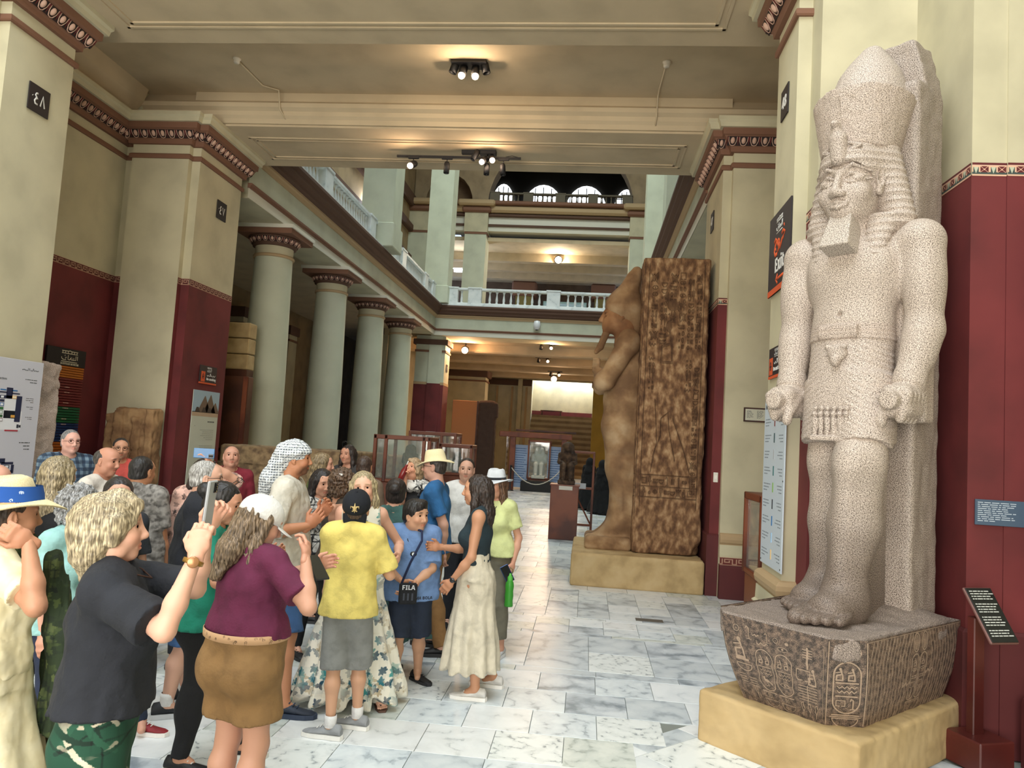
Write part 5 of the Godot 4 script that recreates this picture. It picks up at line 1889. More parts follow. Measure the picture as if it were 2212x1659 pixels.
	cr.ell(Vector3(0.44, 3.97, 0), Vector3(0.26, 0.25, 0.25), 0.1)
	cr.limb(Vector3(0.44, 4.0, 0), Vector3(0.55, 4.40, 0), 0.235, 0.10, 0.12)
	cr.limb(Vector3(0.55, 4.35, 0), Vector3(0.605, 4.52, 0), 0.09, 0.075, 0.08)
	cr.limb(Vector3(0.55, 3.95, 0), Vector3(0.60, 3.55, 0), 0.17, 0.12, 0.1)
	cr.ell(Vector3(0.25, 3.72, 0), Vector3(0.2, 0.165, 0.3), 0.02, 1)
	cr.amp = 0.003
	cr.nz = noise(6.0, 39, 3)
	job([cr], [0.018], "tall_crown", fm, t)
	var bd := Sdf.new()
	bd.base = Color(0.95, 0.9, 0.84)
	bd.limb(Vector3(0.20, 3.58, 0), Vector3(0.12, 3.36, 0), 0.055, 0.05, 0.02)
	bd.limb(Vector3(0.12, 3.36, 0), Vector3(0.06, 3.28, 0), 0.05, 0.035, 0.02)
	job([bd], [0.014], "curved_beard", fm, t)
# ---------- people ----------
func cloth(c: String, amt := 0.12, rough := 0.9) -> StandardMaterial3D:
	var key := "cl" + c
	if mats.has(key): return mats[key]
	var b := hexc(c)
	if not M.has("weave"):
		M.weave = noise(0.09, 61, 4).get_seamless_image(256, 256)
		M.weave.generate_mipmaps()
	if not M.has("clotht"):
		M.clotht = noisetex(noise(0.02, 97, 5), ramp(["#dcdcdc", "#f4f4f4", "#ffffff"], [0.2, 0.5, 0.85]), 128, 128)
		M.weavet = ImageTexture.create_from_image(M.weave)
	var m := texmat(M.clotht, 3.0, rough, false, b)
	m.heightmap_enabled = true
	m.heightmap_texture = M.weavet
	m.heightmap_scale = 0.15
	mats[key] = m
	return m

func hairmat(a: String, b: String, c := "") -> StandardMaterial3D:
	var key := "hr" + a + b
	if mats.has(key): return mats[key]
	if not M.has("hairt"):
		M.hairt = noisetex(noise(0.06, 71, 3), ramp(["#6e6a66", "#b4b2b0", "#ffffff"], [0.3, 0.52, 0.75]), 128, 128)
	var m := texmat(M.hairt, 1.0, 0.5, false, hexc(c) if c else hexc(b).lightened(0.08))
	m.uv1_scale = Vector3(16, 2.2, 16)
	mats[key] = m
	return m

func picmat(im: Image, sc: float, rough := 0.9) -> StandardMaterial3D:
	im.generate_mipmaps()
	return texmat(ImageTexture.create_from_image(im), sc, rough, false)

func head_xf(at: Vector3, yaw: float, pitch: float, roll := 0.0) -> Transform3D:
	return Transform3D(Basis(Vector3.UP, yaw) * Basis(Vector3.RIGHT, pitch) * Basis(Vector3.BACK, roll), at)

func head_field(x: Transform3D, s: float, sk: Color, brow: Color, o: Dictionary) -> Sdf:
	var f := Sdf.new()
	f.xf = x.scaled_local(Vector3.ONE * s)
	f.us = s
	f.base = sk
	var fem: bool = o.get("fem", false)
	f.ell(Vector3(0, 0.03, -0.012), Vector3(0.075, 0.084, 0.094), 0.03)
	f.ell(Vector3(0, -0.035, 0.022), Vector3(0.058, 0.074, 0.066), 0.04)
	f.ell(Vector3(0, 0.035, 0.045), Vector3(0.056, 0.05, 0.042), 0.03)
	f.ell(Vector3(0, -0.092, 0.058), Vector3(0.022, 0.017, 0.020) * (0.85 if fem else 1.1), 0.03)
	f.limb(Vector3(0, -0.03, -0.02), Vector3(0, -0.17, -0.045), 0.052 if fem else 0.06, 0.054 if fem else 0.064, 0.04)
	var jw: float = o.get("jaw", 1.0)
	for q in [-1, 1]:
		f.ell(Vector3(q * 0.046 * jw, -0.066, 0.012), Vector3(0.018, 0.026, 0.032), 0.03)
		f.ell(Vector3(q * 0.036, -0.028, 0.060), Vector3(0.024, 0.022, 0.022), 0.025)
		f.ell(Vector3(q * 0.031, 0.032, 0.076), Vector3(0.022, 0.008, 0.012), 0.012)
		f.ell(Vector3(q * 0.0315, 0.011, 0.093), Vector3(0.020, 0.0125, 0.014), 0.010, 1)
		f.ell(Vector3(q * 0.0315, 0.010, 0.0705), Vector3(0.0128, 0.0122, 0.0125), 0.002)
		f.limb(Vector3(q * 0.019, 0.0145, 0.081), Vector3(q * 0.032, 0.0215, 0.081), 0.003, 0.0032, 0.004)
		f.limb(Vector3(q * 0.032, 0.0215, 0.081), Vector3(q * 0.047, 0.012, 0.073), 0.0036, 0.003, 0.004)
		f.limb(Vector3(q * 0.020, 0.0015, 0.079), Vector3(q * 0.044, 0.002, 0.074), 0.003, 0.003, 0.005)
		f.ell(Vector3(q * 0.011, -0.035, 0.090), Vector3(0.0095, 0.0075, 0.011), 0.008)
		f.ell(Vector3(q * 0.078, -0.002, -0.012), Vector3(0.0085, 0.031, 0.019), 0.008, 0, Basis(Vector3.UP, q * 0.35))
		f.ell(Vector3(q * 0.0865, 0.002, -0.005), Vector3(0.006, 0.019, 0.009), 0.006, 1, Basis(Vector3.UP, q * 0.35))
		f.ell(Vector3(q * 0.0755, -0.03, -0.004), Vector3(0.007, 0.011, 0.010), 0.006)
	f.limb(Vector3(0, 0.018, 0.083), Vector3(0, -0.024, 0.103), 0.0085, 0.0115, 0.014)
	f.ell(Vector3(0, -0.029, 0.104), Vector3(0.011, 0.0095, 0.0105), 0.008)
	f.limb(Vector3(-0.022, -0.0605, 0.0755), Vector3(0, -0.057, 0.0845), 0.0045, 0.0062, 0.006)
	f.limb(Vector3(0.022, -0.0605, 0.0755), Vector3(0, -0.057, 0.0845), 0.0045, 0.0062, 0.006)
	f.limb(Vector3(-0.018, -0.0665, 0.0755), Vector3(0, -0.0685, 0.0835), 0.005, 0.0070, 0.006)
	f.limb(Vector3(0.018, -0.0665, 0.0755), Vector3(0, -0.0685, 0.0835), 0.005, 0.0070, 0.006)
	f.ell(Vector3(0, -0.0628, 0.09), Vector3(0.022, 0.0016, 0.008), 0.002, 1)
	# colours of the skin itself
	f.dab(Vector3(0, -0.062, 0.084), Vector3(0.024, 0.0115, 0.012), Color(sk.r * 0.86, sk.g * 0.50, sk.b * 0.50, 0.75), 0.25)
	for q in [-1, 1]:
		f.dab(Vector3(q * 0.04, -0.03, 0.07), Vector3(0.024, 0.02, 0.02), Color(sk.r, sk.g * 0.75, sk.b * 0.72, 0.5), 0.6)
		f.dab(Vector3(q * 0.032, 0.0345, 0.085), Vector3(0.019, 0.0042, 0.02), Color(brow.r, brow.g, brow.b, 0.85), 0.35, Basis(Vector3.BACK, q * -0.12))
		f.dab(Vector3(q * 0.0315, 0.0185, 0.083), Vector3(0.0155, 0.003, 0.008), Color(sk.r * 0.3, sk.g * 0.24, sk.b * 0.22, 0.7), 0.3)
	if o.has("beard"):
		f.dab(Vector3(0, -0.078, 0.045), Vector3(0.066, 0.044, 0.062), Color(brow.r, brow.g, brow.b, o.beard), 0.25)
		f.dab(Vector3(0, -0.046, 0.088), Vector3(0.028, 0.007, 0.014), Color(brow.r, brow.g, brow.b, o.beard), 0.3)
		f.dab(Vector3(0, -0.063, 0.086), Vector3(0.02, 0.006, 0.012), Color(sk.r * 0.86, sk.g * 0.52, sk.b * 0.5, 0.9), 0.2)
	return f

func hair_field(x: Transform3D, s: float, style: String) -> Sdf:
	var f := Sdf.new()
	f.xf = x.scaled_local(Vector3.ONE * s)
	f.us = s
	f.amp = 0.004
	f.nz = noise(55.0, 17, 2)
	f.nsc = Vector3(1, 0.28, 1)
	match style:
		"short", "buzz":
			var e := 0.0 if style == "short" else -0.006
			f.ell(Vector3(0, 0.036, -0.022), Vector3(0.0815 + e, 0.0885 + e, 0.099 + e), 0.02)
			f.ell(Vector3(0, -0.03, -0.045), Vector3(0.075 + e, 0.05, 0.066 + e), 0.03)
			f.ell(Vector3(0, -0.028, 0.085), Vector3(0.072, 0.100, 0.070), 0.012, 1)
			f.half(Vector3(0, -0.052, -0.06), Vector3(0, -1, 0.25), 0.01)
			for q in [-1, 1]: f.ell(Vector3(q * 0.085, -0.012, 0.0), Vector3(0.03, 0.036, 0.026), 0.008, 1)
			if style == "buzz": f.amp = 0.0015
		"bald":
			f.ell(Vector3(0, 0.018, -0.028), Vector3(0.0805, 0.083, 0.095), 0.02)
			f.ell(Vector3(0, 0.05, 0.06), Vector3(0.066, 0.12, 0.085), 0.012, 1)
			f.half(Vector3(0, -0.05, -0.06), Vector3(0, -1, 0.25), 0.01)
			for q in [-1, 1]: f.ell(Vector3(q * 0.085, -0.012, 0.0), Vector3(0.03, 0.036, 0.026), 0.008, 1)
		"mop":
			f.ell(Vector3(0, 0.042, -0.018), Vector3(0.089, 0.092, 0.107), 0.02)
			f.ell(Vector3(0, -0.02, -0.045), Vector3(0.08, 0.055, 0.07), 0.03)
			f.limb(Vector3(0.03, 0.10, 0.04), Vector3(-0.04, 0.075, 0.082), 0.03, 0.018, 0.03)
			f.ell(Vector3(0, -0.034, 0.09), Vector3(0.07, 0.092, 0.068), 0.012, 1)
			f.half(Vector3(0, -0.06, -0.06), Vector3(0, -1, 0.25), 0.01)
			for q in [-1, 1]: f.ell(Vector3(q * 0.088, -0.018, 0.0), Vector3(0.03, 0.03, 0.024), 0.008, 1)
		"bob":
			f.ell(Vector3(0, 0.038, -0.022), Vector3(0.097, 0.098, 0.118), 0.03)
			f.ell(Vector3(0, -0.045, -0.055), Vector3(0.092, 0.085, 0.078), 0.05)
			f.limb(Vector3(0, 0.105, 0.03), Vector3(-0.02, 0.085, 0.085), 0.035, 0.02, 0.03)
			f.limb(Vector3(-0.075, 0.03, 0.02), Vector3(-0.082, -0.03, 0.012), 0.03, 0.016, 0.03)
			f.limb(Vector3(0.075, 0.03, 0.02), Vector3(0.082, -0.03, 0.012), 0.03, 0.016, 0.03)
			f.limb(Vector3(0, -0.09, -0.07), Vector3(0, -0.15, -0.075), 0.055, 0.03, 0.04, 0, 0, Vector3.RIGHT, 1.25)
			f.ell(Vector3(0, -0.045, 0.095), Vector3(0.066, 0.100, 0.068), 0.012, 1)
			f.amp = 0.008
			f.nz = noise(34.0, 17, 3)
			f.nsc = Vector3(1, 0.6, 0.5)
		"curly":
			f.ell(Vector3(0, 0.04, -0.022), Vector3(0.102, 0.104, 0.12), 0.02)
			f.ell(Vector3(0, -0.05, -0.05), Vector3(0.095, 0.07, 0.08), 0.03)
			f.ell(Vector3(0, -0.036, 0.092), Vector3(0.066, 0.092, 0.070), 0.012, 1)
			f.amp = 0.022
			f.nz = noise(30.0, 19, 2)
			f.nsc = Vector3.ONE
		_: # long, pony, bun
			f.ell(Vector3(0, 0.038, -0.02), Vector3(0.086, 0.090, 0.104), 0.02)
			f.ell(Vector3(0, -0.03, -0.05), Vector3(0.078, 0.06, 0.066), 0.03)
			f.ell(Vector3(0, -0.036, 0.086), Vector3(0.062, 0.100, 0.072), 0.012, 1)
			if style == "long":
				f.limb(Vector3(0, 0.0, -0.065), Vector3(0, -0.17, -0.085), 0.066, 0.06, 0.04, 0, 0, Vector3.RIGHT, 1.35)
				f.limb(Vector3(0, -0.17, -0.085), Vector3(0, -0.30, -0.10), 0.06, 0.035, 0.04, 0, 0, Vector3.RIGHT, 1.7)
				for q in [-1, 1]:
					f.limb(Vector3(q * 0.07, 0.03, 0.01), Vector3(q * 0.086, -0.10, 0.0), 0.03, 0.026, 0.03)
					f.limb(Vector3(q * 0.086, -0.10, 0.0), Vector3(q * 0.10, -0.24, 0.01), 0.028, 0.018, 0.03)
				f.amp = 0.008
			elif style == "pony":
				f.limb(Vector3(0, 0.02, -0.11), Vector3(0, -0.08, -0.15), 0.035, 0.034, 0.02)
				f.limb(Vector3(0, -0.08, -0.15), Vector3(0, -0.24, -0.135), 0.034, 0.012, 0.02)
				for q in [-1, 1]: f.ell(Vector3(q * 0.088, -0.014, 0.0), Vector3(0.02, 0.036, 0.026), 0.008, 1)
				f.half(Vector3(0, -0.30, 0), Vector3.DOWN)
			else:
				f.ell(Vector3(0, 0.045, -0.125), Vector3(0.05, 0.045, 0.045), 0.02)
				for q in [-1, 1]: f.ell(Vector3(q * 0.088, -0.014, 0.0), Vector3(0.02, 0.036, 0.026), 0.008, 1)
	return f

func hand(f: Sdf, w: Vector3, d: Vector3, n: Vector3, side: int, curl: float, s := 1.0) -> void:
	d = d.normalized()
	n = (n - d * n.dot(d)).normalized()
	var t := d.cross(n) * (1.0 if side < 0 else -1.0)
	f.limb(w - d * 0.03 * s, w + d * 0.03 * s, 0.021 * s, 0.022 * s, 0.02, 0, 0, t, 1.35)
	f.limb(w + d * 0.025 * s, w + d * 0.075 * s, 0.0165 * s, 0.0155 * s, 0.015, 0, 0, t, 2.3)
	for i in 4:
		var b := w + d * (0.083 - 0.004 * absf(i - 1)) * s + t * (0.029 - 0.0195 * i) * s
		var l: float = [0.040, 0.044, 0.041, 0.033][i] * s
		var sp := (0.12 - 0.08 * i) * (1.0 - curl)
		var a := 0.15 + curl * 0.9
		var e1 := (d * cos(a) + n * sin(a) + t * sp).normalized()
		var p1 := b + e1 * l
		a += 0.15 + curl * 1.1
		var e2 := (d * cos(a) + n * sin(a) + t * sp * 0.6).normalized()
		var p2 := p1 + e2 * l * 0.62
		a += 0.1 + curl * 0.7
		var e3 := (d * cos(a) + n * sin(a)).normalized()
		var p3 := p2 + e3 * l * 0.5
		f.limb(b - d * 0.012 * s, p1, 0.0098 * s, 0.0090 * s, 0.006)
		f.limb(p1, p2, 0.0090 * s, 0.0082 * s, 0.003)
		f.limb(p2, p3, 0.0082 * s, 0.0070 * s, 0.003)
	var tb := w + d * 0.022 * s + t * 0.026 * s
	var t1 := tb + (d * 0.65 + t * 0.62 + n * (0.2 + 0.4 * curl)).normalized() * 0.042 * s
	var t2 := t1 + (d * 0.9 + t * (0.25 - 0.3 * curl) + n * (0.1 + 0.6 * curl)).normalized() * 0.034 * s
	f.limb(tb, t1, 0.0145 * s, 0.0115 * s, 0.010)
	f.limb(t1, t2, 0.0112 * s, 0.0085 * s, 0.003)

# elbow or knee between a and c, bent towards pole
func joint(a: Vector3, c: Vector3, l1: float, l2: float, pole: Vector3) -> Vector3:
	var v := c - a
	var d := clampf(v.length(), absf(l1 - l2) + 0.01, (l1 + l2) * 0.999)
	var u := v.normalized()
	var x := (l1 * l1 - l2 * l2 + d * d) / (2.0 * d)
	var h := sqrt(maxf(0.0, l1 * l1 - x * x))
	var p := (pole - u * pole.dot(u)).normalized()
	return a + u * x + p * h

func torso(f: Sdf, k: Dictionary, e: float, low := true) -> void:
	var s: float = k.s
	var g: float = k.g
	if low:
		f.limb(Vector3(0, 0.515 * s, -0.005), Vector3(0, 0.60 * s, k.belly * 0.3), k.hd + e, k.wd + e, 0.05, 0, 0, Vector3.RIGHT, k.hw / k.hd)
	f.limb(Vector3(0, 0.60 * s, k.belly * 0.3), Vector3(0, 0.725 * s, 0.0), k.wd + e, k.cd * 0.92 + e, 0.06, 0, 0, Vector3.RIGHT, k.ww / k.wd)
	f.ell(Vector3(0, 0.745 * s, 0.0), Vector3(k.cw + e, 0.095 * s + e, k.cd + e), 0.05)
	if k.belly > 0.0:
		f.ell(Vector3(0, 0.62 * s, k.wd * 0.35), Vector3(k.ww * 0.86 + e, 0.10 * s + e, k.wd * 0.75 + k.belly + e), 0.06)
	for q in [-1, 1]:
		f.ell(k["s%d" % q] + Vector3(q * -0.012, -0.008, 0), Vector3(0.046, 0.046, 0.046) * s / 1.72 * (0.9 + 0.1 * g) + Vector3.ONE * e, 0.05)
		f.limb(Vector3(q * 0.03, 0.845 * s, -0.012), k["s%d" % q] + Vector3(0, 0.01, 0), 0.045 * s / 1.72 + e * 0.7, 0.042 * s / 1.72 + e, 0.05)
		if k.fem:
			f.ell(Vector3(q * 0.068 * s / 1.65, 0.715 * s, k.cd * 0.78), Vector3(0.062, 0.062, 0.06) * (0.8 + 0.25 * g) * s / 1.68 + Vector3.ONE * e, 0.04)
		f.ell(Vector3(q * k.hw * 0.45, 0.50 * s, -k.hd * 0.45), Vector3(k.hw * 0.55 + e, 0.075 * s + e, k.hd * 0.75 + e), 0.05)

func person(o: Dictionary) -> Node3D:
	var s: float = o.h
	var g: float = o.get("g", 1.0)
	var fem: bool = o.get("fem", false)
	var c: float = o.get("c", 0.014)
	var at: Vector3 = V(o.p[0], 0, o.p[1])
	var yaw := deg_to_rad(o.f)
	var t := thing("person", o.label, "person", at, yaw)
	var inv := t.transform.affine_inverse()
	var sc := s / 1.72
	var k := {"s": s, "g": g, "fem": fem, "belly": o.get("belly", 0.0)}
	k.cw = (0.142 if fem else 0.165) * sc * (0.7 + 0.3 * g)
	k.cd = (0.098 if fem else 0.108) * sc * (0.55 + 0.45 * g)
	k.ww = (0.125 if fem else 0.145) * sc * g
	k.wd = (0.092 if fem else 0.10) * sc * g
	k.hw = (0.168 if fem else 0.155) * sc * (0.4 + 0.6 * g)
	k.hd = (0.112 if fem else 0.105) * sc * (0.4 + 0.6 * g)
	var shw := (0.148 if fem else 0.168) * sc * (0.8 + 0.2 * g)
	k["s1"] = Vector3(shw, 0.815 * s, -0.01)
	k["s-1"] = Vector3(-shw, 0.815 * s, -0.01)
	var sk: Color = hexc(o.get("sk", "#c99a7c")).srgb_to_linear()
	# arms; side 1 is the person's left
	var aw := {}
	var ae := {}
	for q in [1, -1]:
		var key := "wl" if q == 1 else "wr"
		var sh: Vector3 = k["s%d" % q]
		var w := Vector3(q * (shw + 0.075 * sc), 0.485 * s, 0.05)
		if o.has(key):
			w = inv * V(o[key][0], o[key][1], o[key][2])
		var l1 := 0.178 * s
		var l2 := 0.150 * s
		var v := w - sh
		if v.length() > (l1 + l2) * 0.995: w = sh + v.normalized() * (l1 + l2) * 0.995
		var pole: Vector3 = o.get("el" if q == 1 else "er", Vector3(q * 0.35, -0.3, -1.0))
		aw[q] = w
		ae[q] = joint(sh, w, l1, l2, pole)
	# legs
	var an := {}
	var kn := {}
	for q in [1, -1]:
		var key := "fl" if q == 1 else "fr"
		var w := Vector3(q * 0.10 * sc, 0.075, 0.0)
		if o.has(key):
			w = inv * V(o[key][0], 0.075, o[key][1])
		an[q] = w
		var ll := maxf(0.222 * s, (Vector3(q * 0.088 * sc, 0.515 * s, 0).distance_to(w) * 0.5) * 1.003)
		kn[q] = joint(Vector3(q * 0.088 * sc, 0.515 * s, 0), w, ll, ll, Vector3(0, 0, 1))
	# head
	var hs: float = o.get("hs", 0.97 if s > 1.5 else 0.93)
	var hx := head_xf(Vector3(0, s - 0.118 * hs, 0.03 + o.get("lean", 0.0)), deg_to_rad(o.get("hy", 0.0)), deg_to_rad(o.get("hp", 0.0)), deg_to_rad(o.get("hr", 0.0)))
	var hair: Array = o.get("hair", ["short", "#2a211c", "#3a2e26"])
	var browc := hexc(hair[1]).srgb_to_linear()
	var b := Sdf.new()
	b.base = sk
	torso(b, k, -0.004)
	b.limb(Vector3(0, 0.83 * s, -0.015), hx * Vector3(0, -0.07, -0.03), 0.058 * sc, 0.054 * sc, 0.04)
	var ag := (0.75 + 0.25 * g) * sc * (0.92 if fem else 1.06)
	for q in [1, -1]:
		b.limb(k["s%d" % q], ae[q], 0.046 * ag * (0.8 + 0.2 * g), 0.037 * ag, 0.03)
		b.limb(ae[q], ae[q].lerp(aw[q], 0.35), 0.037 * ag, 0.039 * ag, 0.02)
		b.limb(ae[q].lerp(aw[q], 0.35), aw[q], 0.039 * ag, 0.024 * ag, 0.02)
		var hip := Vector3(q * 0.088 * sc, 0.505 * s, 0)
		var lg := (0.7 + 0.3 * g) * sc
		var sl2 := 0.70 if o.get("bot", [""])[0] == "skirt" else 0.95
		b.limb(hip, kn[q], 0.084 * lg * sl2, 0.056 * lg * sl2, 0.04)
		b.limb(kn[q], kn[q].lerp(an[q], 0.32) + Vector3(0, 0, -0.018), 0.053 * lg, 0.056 * lg, 0.03)
		b.limb(kn[q].lerp(an[q], 0.32) + Vector3(0, 0, -0.018), an[q], 0.056 * lg, 0.034 * lg, 0.03)
		b.limb(an[q], an[q] + Vector3(0, -0.03, 0.06), 0.036 * sc, 0.03 * sc, 0.02)
	var fields := [b, head_field(hx, hs, sk, browc, o)]
	var near: bool = c < 0.0135
	var cells := [c * 1.05, 0.0042 if near else (0.0056 if c < 0.019 else 0.008)]
	for q in [1, -1]:
		var hf := Sdf.new()
		hf.base = sk.lerp(Color(sk.r, sk.g * 0.85, sk.b * 0.8), 0.4)
		var fd: Vector3 = (aw[q] - ae[q]).normalized()
		var kk := "l" if q == 1 else "r"
		if o.has("hd" + kk): fd = o["hd" + kk]
		var pn: Vector3 = o.get("pn" + kk, Vector3(-q, 0.1, -0.25))
		hand(hf, aw[q], fd, pn, q, o.get("curl" + kk, 0.35), sc * (0.95 if fem else 1.05))
		fields.append(hf)
		cells.append(0.0048 if near else 0.0062)
	job(fields, cells, "body", skinmat(), t)
	# eyes
	for q in [-1, 1]:
		var e := put(eye_mesh(o.get("eye", 0)), "eye", vmat(0.15), t)
		e.transform = hx.scaled_local(Vector3.ONE * hs) * Transform3D(Basis.IDENTITY, Vector3(q * 0.0315, 0.0105, 0.0725))
	if hair[0] != "none":
		job([hair_field(hx, hs * o.get("hairs", 1.0), hair[0])], [c * 0.5], "hair", hairmat(hair[1], hair[2], hair[3] if hair.size() > 3 else ""), t)
	var fold := noise(5.5, 90 + int(s * 100), 3)
	# top
	var tp: Array = o.get("top", [])
	if tp.size():
		var f := Sdf.new()
		var e: float = 0.018 if tp[0] != "loose" else 0.03
		if tp[0] == "tank": e = 0.010
		torso(f, k, e)
		var sl: float = tp[2]
		for q in [1, -1]:
			var sh: Vector3 = k["s%d" % q]
			if sl > 0.0:
				var r0: float = 0.046 * ag * (0.8 + 0.2 * g) + e * 0.7
				if sl <= 1.0:
					f.limb(sh, sh.lerp(ae[q], sl), r0, 0.044 * ag + e + 0.006, 0.02, 0, 1)
				else:
					f.limb(sh, ae[q], r0, 0.040 * ag + e, 0.035)
					f.limb(ae[q], ae[q].lerp(aw[q], sl - 1.0), 0.040 * ag + e, 0.034 * ag + e, 0.02, 0, 1)
			else:
				f.ell(sh + Vector3(q * 0.045, -0.01, 0), Vector3(0.055, 0.085, 0.10), 0.01, 1)
				f.half(Vector3(q * (shw - 0.005), 0.8 * s, 0), Vector3(q, 0.1, 0), 0.01)
		var hem: float = tp[3] if tp.size() > 3 else 0.50
		if tp[0] == "tee" and hem < 0.55: f.limb(Vector3(0, 0.60 * s, 0), Vector3(0, (hem - 0.01) * s, 0), k.hd + e, k.hd + e + 0.012, 0.05, 0, 0, Vector3.RIGHT, k.hw / k.hd * 1.08)
		if tp[0] == "loose": f.limb(Vector3(0, 0.62 * s, 0), Vector3(0, (hem - 0.01) * s, 0), k.wd + e + 0.005, k.hd + e + 0.02, 0.06, 0, 0, Vector3.RIGHT, k.hw / k.hd)
		f.half(Vector3(0, hem * s, 0), Vector3.DOWN, 0.004)
		f.ell(Vector3(0, 0.868 * s, 0.022), Vector3(0.074, 0.06 if tp[0] != "vneck" else 0.10, 0.078) * sc, 0.008, 1)
		f.amp = tp[4] if tp.size() > 4 else 0.012
		f.nz = fold
		f.nsc = Vector3(1.2, 0.9, 1.2)
		job([f], [c * 0.93], tp[5] if tp.size() > 5 else "shirt", tp[1], t)
	# bottom
	var bt: Array = o.get("bot", [])
	if bt.size():
		var f := Sdf.new()
		var e := 0.010
		var hem: float = bt[2] # height of the hem as a part of the stature
		var top_y: float = bt[3] if bt.size() > 3 else (0.60 if tp.is_empty() else (tp[3] if tp.size() > 3 else 0.50) + 0.02)
		if bt[0] == "legs":
			torso(f, k, e)
			f.half(Vector3(0, top_y * s, 0), Vector3.UP, 0.004)
			var wide: float = bt[4] if bt.size() > 4 else 0.0
			for q in [1, -1]:
				var hip := Vector3(q * 0.088 * sc, 0.505 * s, 0)
				var lg := (0.7 + 0.3 * g) * sc
				var kx: Vector3 = kn[q]
				if hem >= 0.25:
					var u := clampf((hip.y - hem * s) / (hip.y - kx.y), 0, 1.2)
					f.limb(hip, hip.lerp(kx, u), 0.088 * lg + e, (0.088 - 0.028 * u) * lg + e + 0.01 + wide, 0.04, 0, 1)
				else:
					f.limb(hip, kx, 0.088 * lg + e, 0.058 * lg + e + wide * 0.6, 0.04)
					var u := clampf((kx.y - hem * s) / maxf(0.01, kx.y - an[q].y), 0.04, 1)
					f.ell(kx.lerp(an[q], 0.3) + Vector3(0, 0, -0.02), Vector3(0.062, 0.12, 0.062) * lg + Vector3.ONE * e, 0.04)
					f.limb(kx, kx.lerp(an[q], u), 0.058 * lg + e + wide * 0.6, (0.056 - 0.018 * u) * lg + e + wide, 0.03, 0, 1)
		else: # skirt or the lower part of a dress
			var r1: float = bt[4] if bt.size() > 4 else 0.18
			var ct: Vector3 = bt[5] if bt.size() > 5 else Vector3.ZERO
			f.limb(Vector3(0, 0.53 * s, -0.005), Vector3(0, top_y * s, 0), k.hd + e + 0.008, k.wd + e, 0.05, 0, 1, Vector3.RIGHT, k.hw / k.hd)
			f.limb(Vector3(0, 0.56 * s, -0.005), Vector3(ct.x, hem * s, ct.z), k.hd + e + 0.012, r1, 0.04, 0, 1, Vector3.RIGHT, bt[6] if bt.size() > 6 else k.hw / k.hd * 1.03)
			for q in [-1, 1]:
				f.ell(Vector3(q * k.hw * 0.45, 0.50 * s, -k.hd * 0.45), Vector3(k.hw * 0.55 + e, 0.075 * s + e, k.hd * 0.75 + e), 0.06)
			f.fo = bt[7] if bt.size() > 7 else 0.012
			f.fn = 11.0
			f.fy0 = hem * s
			f.fy1 = 0.55 * s
		f.amp = 0.006 if bt[0] == "legs" else 0.012
		f.nz = fold
		f.nsc = Vector3(1.4, 0.7, 1.4)
		job([f], [c * 0.95], o.get("botname", "trousers" if bt[0] == "legs" else "skirt"), bt[1], t)
	# shoes
	var sh2: Array = o.get("shoe", ["sneaker", "#222326", "#3a3a3c"])
	if sh2[0] != "none":
		for q in [1, -1]:
			var fy: float = o.get("ty" + ("l" if q == 1 else "r"), q * 8.0)
			if sh2[0] == "sandal": sandal(t, an[q], deg_to_rad(fy), sc, sh2[1], sk)
			else: shoe(t, an[q], deg_to_rad(fy), sc * sh2[3] if sh2.size() > 3 else sc, sh2[1], sh2[2], o.get("sock", ""))
	t.set_meta("hx", hx)
	M.last = {"hx": hx, "hs": hs, "t": t, "aw": aw, "ae": ae, "k": k, "inv": inv, "sk": sk}
	return t

func skinmat() -> StandardMaterial3D:
	if not M.has("skin"):
		var m := StandardMaterial3D.new()
		m.vertex_color_use_as_albedo = true
		m.roughness = 0.55
		M.skin = m
	return M.skin

func eye_mesh(k: int) -> ArrayMesh:
	var key := "eye%d" % k
	if M.has(key): return M[key]
	var st := SurfaceTool.new()
	st.begin(Mesh.PRIMITIVE_TRIANGLES)
	var n := 12
	var pt := func(i: int, j: int) -> Vector3:
		var th := PI * 0.62 * i / n
		var ph := TAU * j / 14
		return Vector3(sin(th) * cos(ph), sin(th) * sin(ph), cos(th))
	for i in n:
		for j in 14:
			for q in [[0, 0], [1, 0], [1, 1], [0, 0], [1, 1], [0, 1]]:
				var p: Vector3 = pt.call(i + q[0], j + q[1])
				var a := acos(clampf(p.z, -1, 1))
				st.set_color(Color(0.01, 0.01, 0.01) if a < 0.18 else ([Color(0.09, 0.045, 0.02), Color(0.12, 0.16, 0.2)][k] if a < 0.36 else Color(0.80, 0.68, 0.64)))
				st.set_normal(p)
				st.add_vertex(p * 0.0119)
	M[key] = st.commit()
	return M[key]

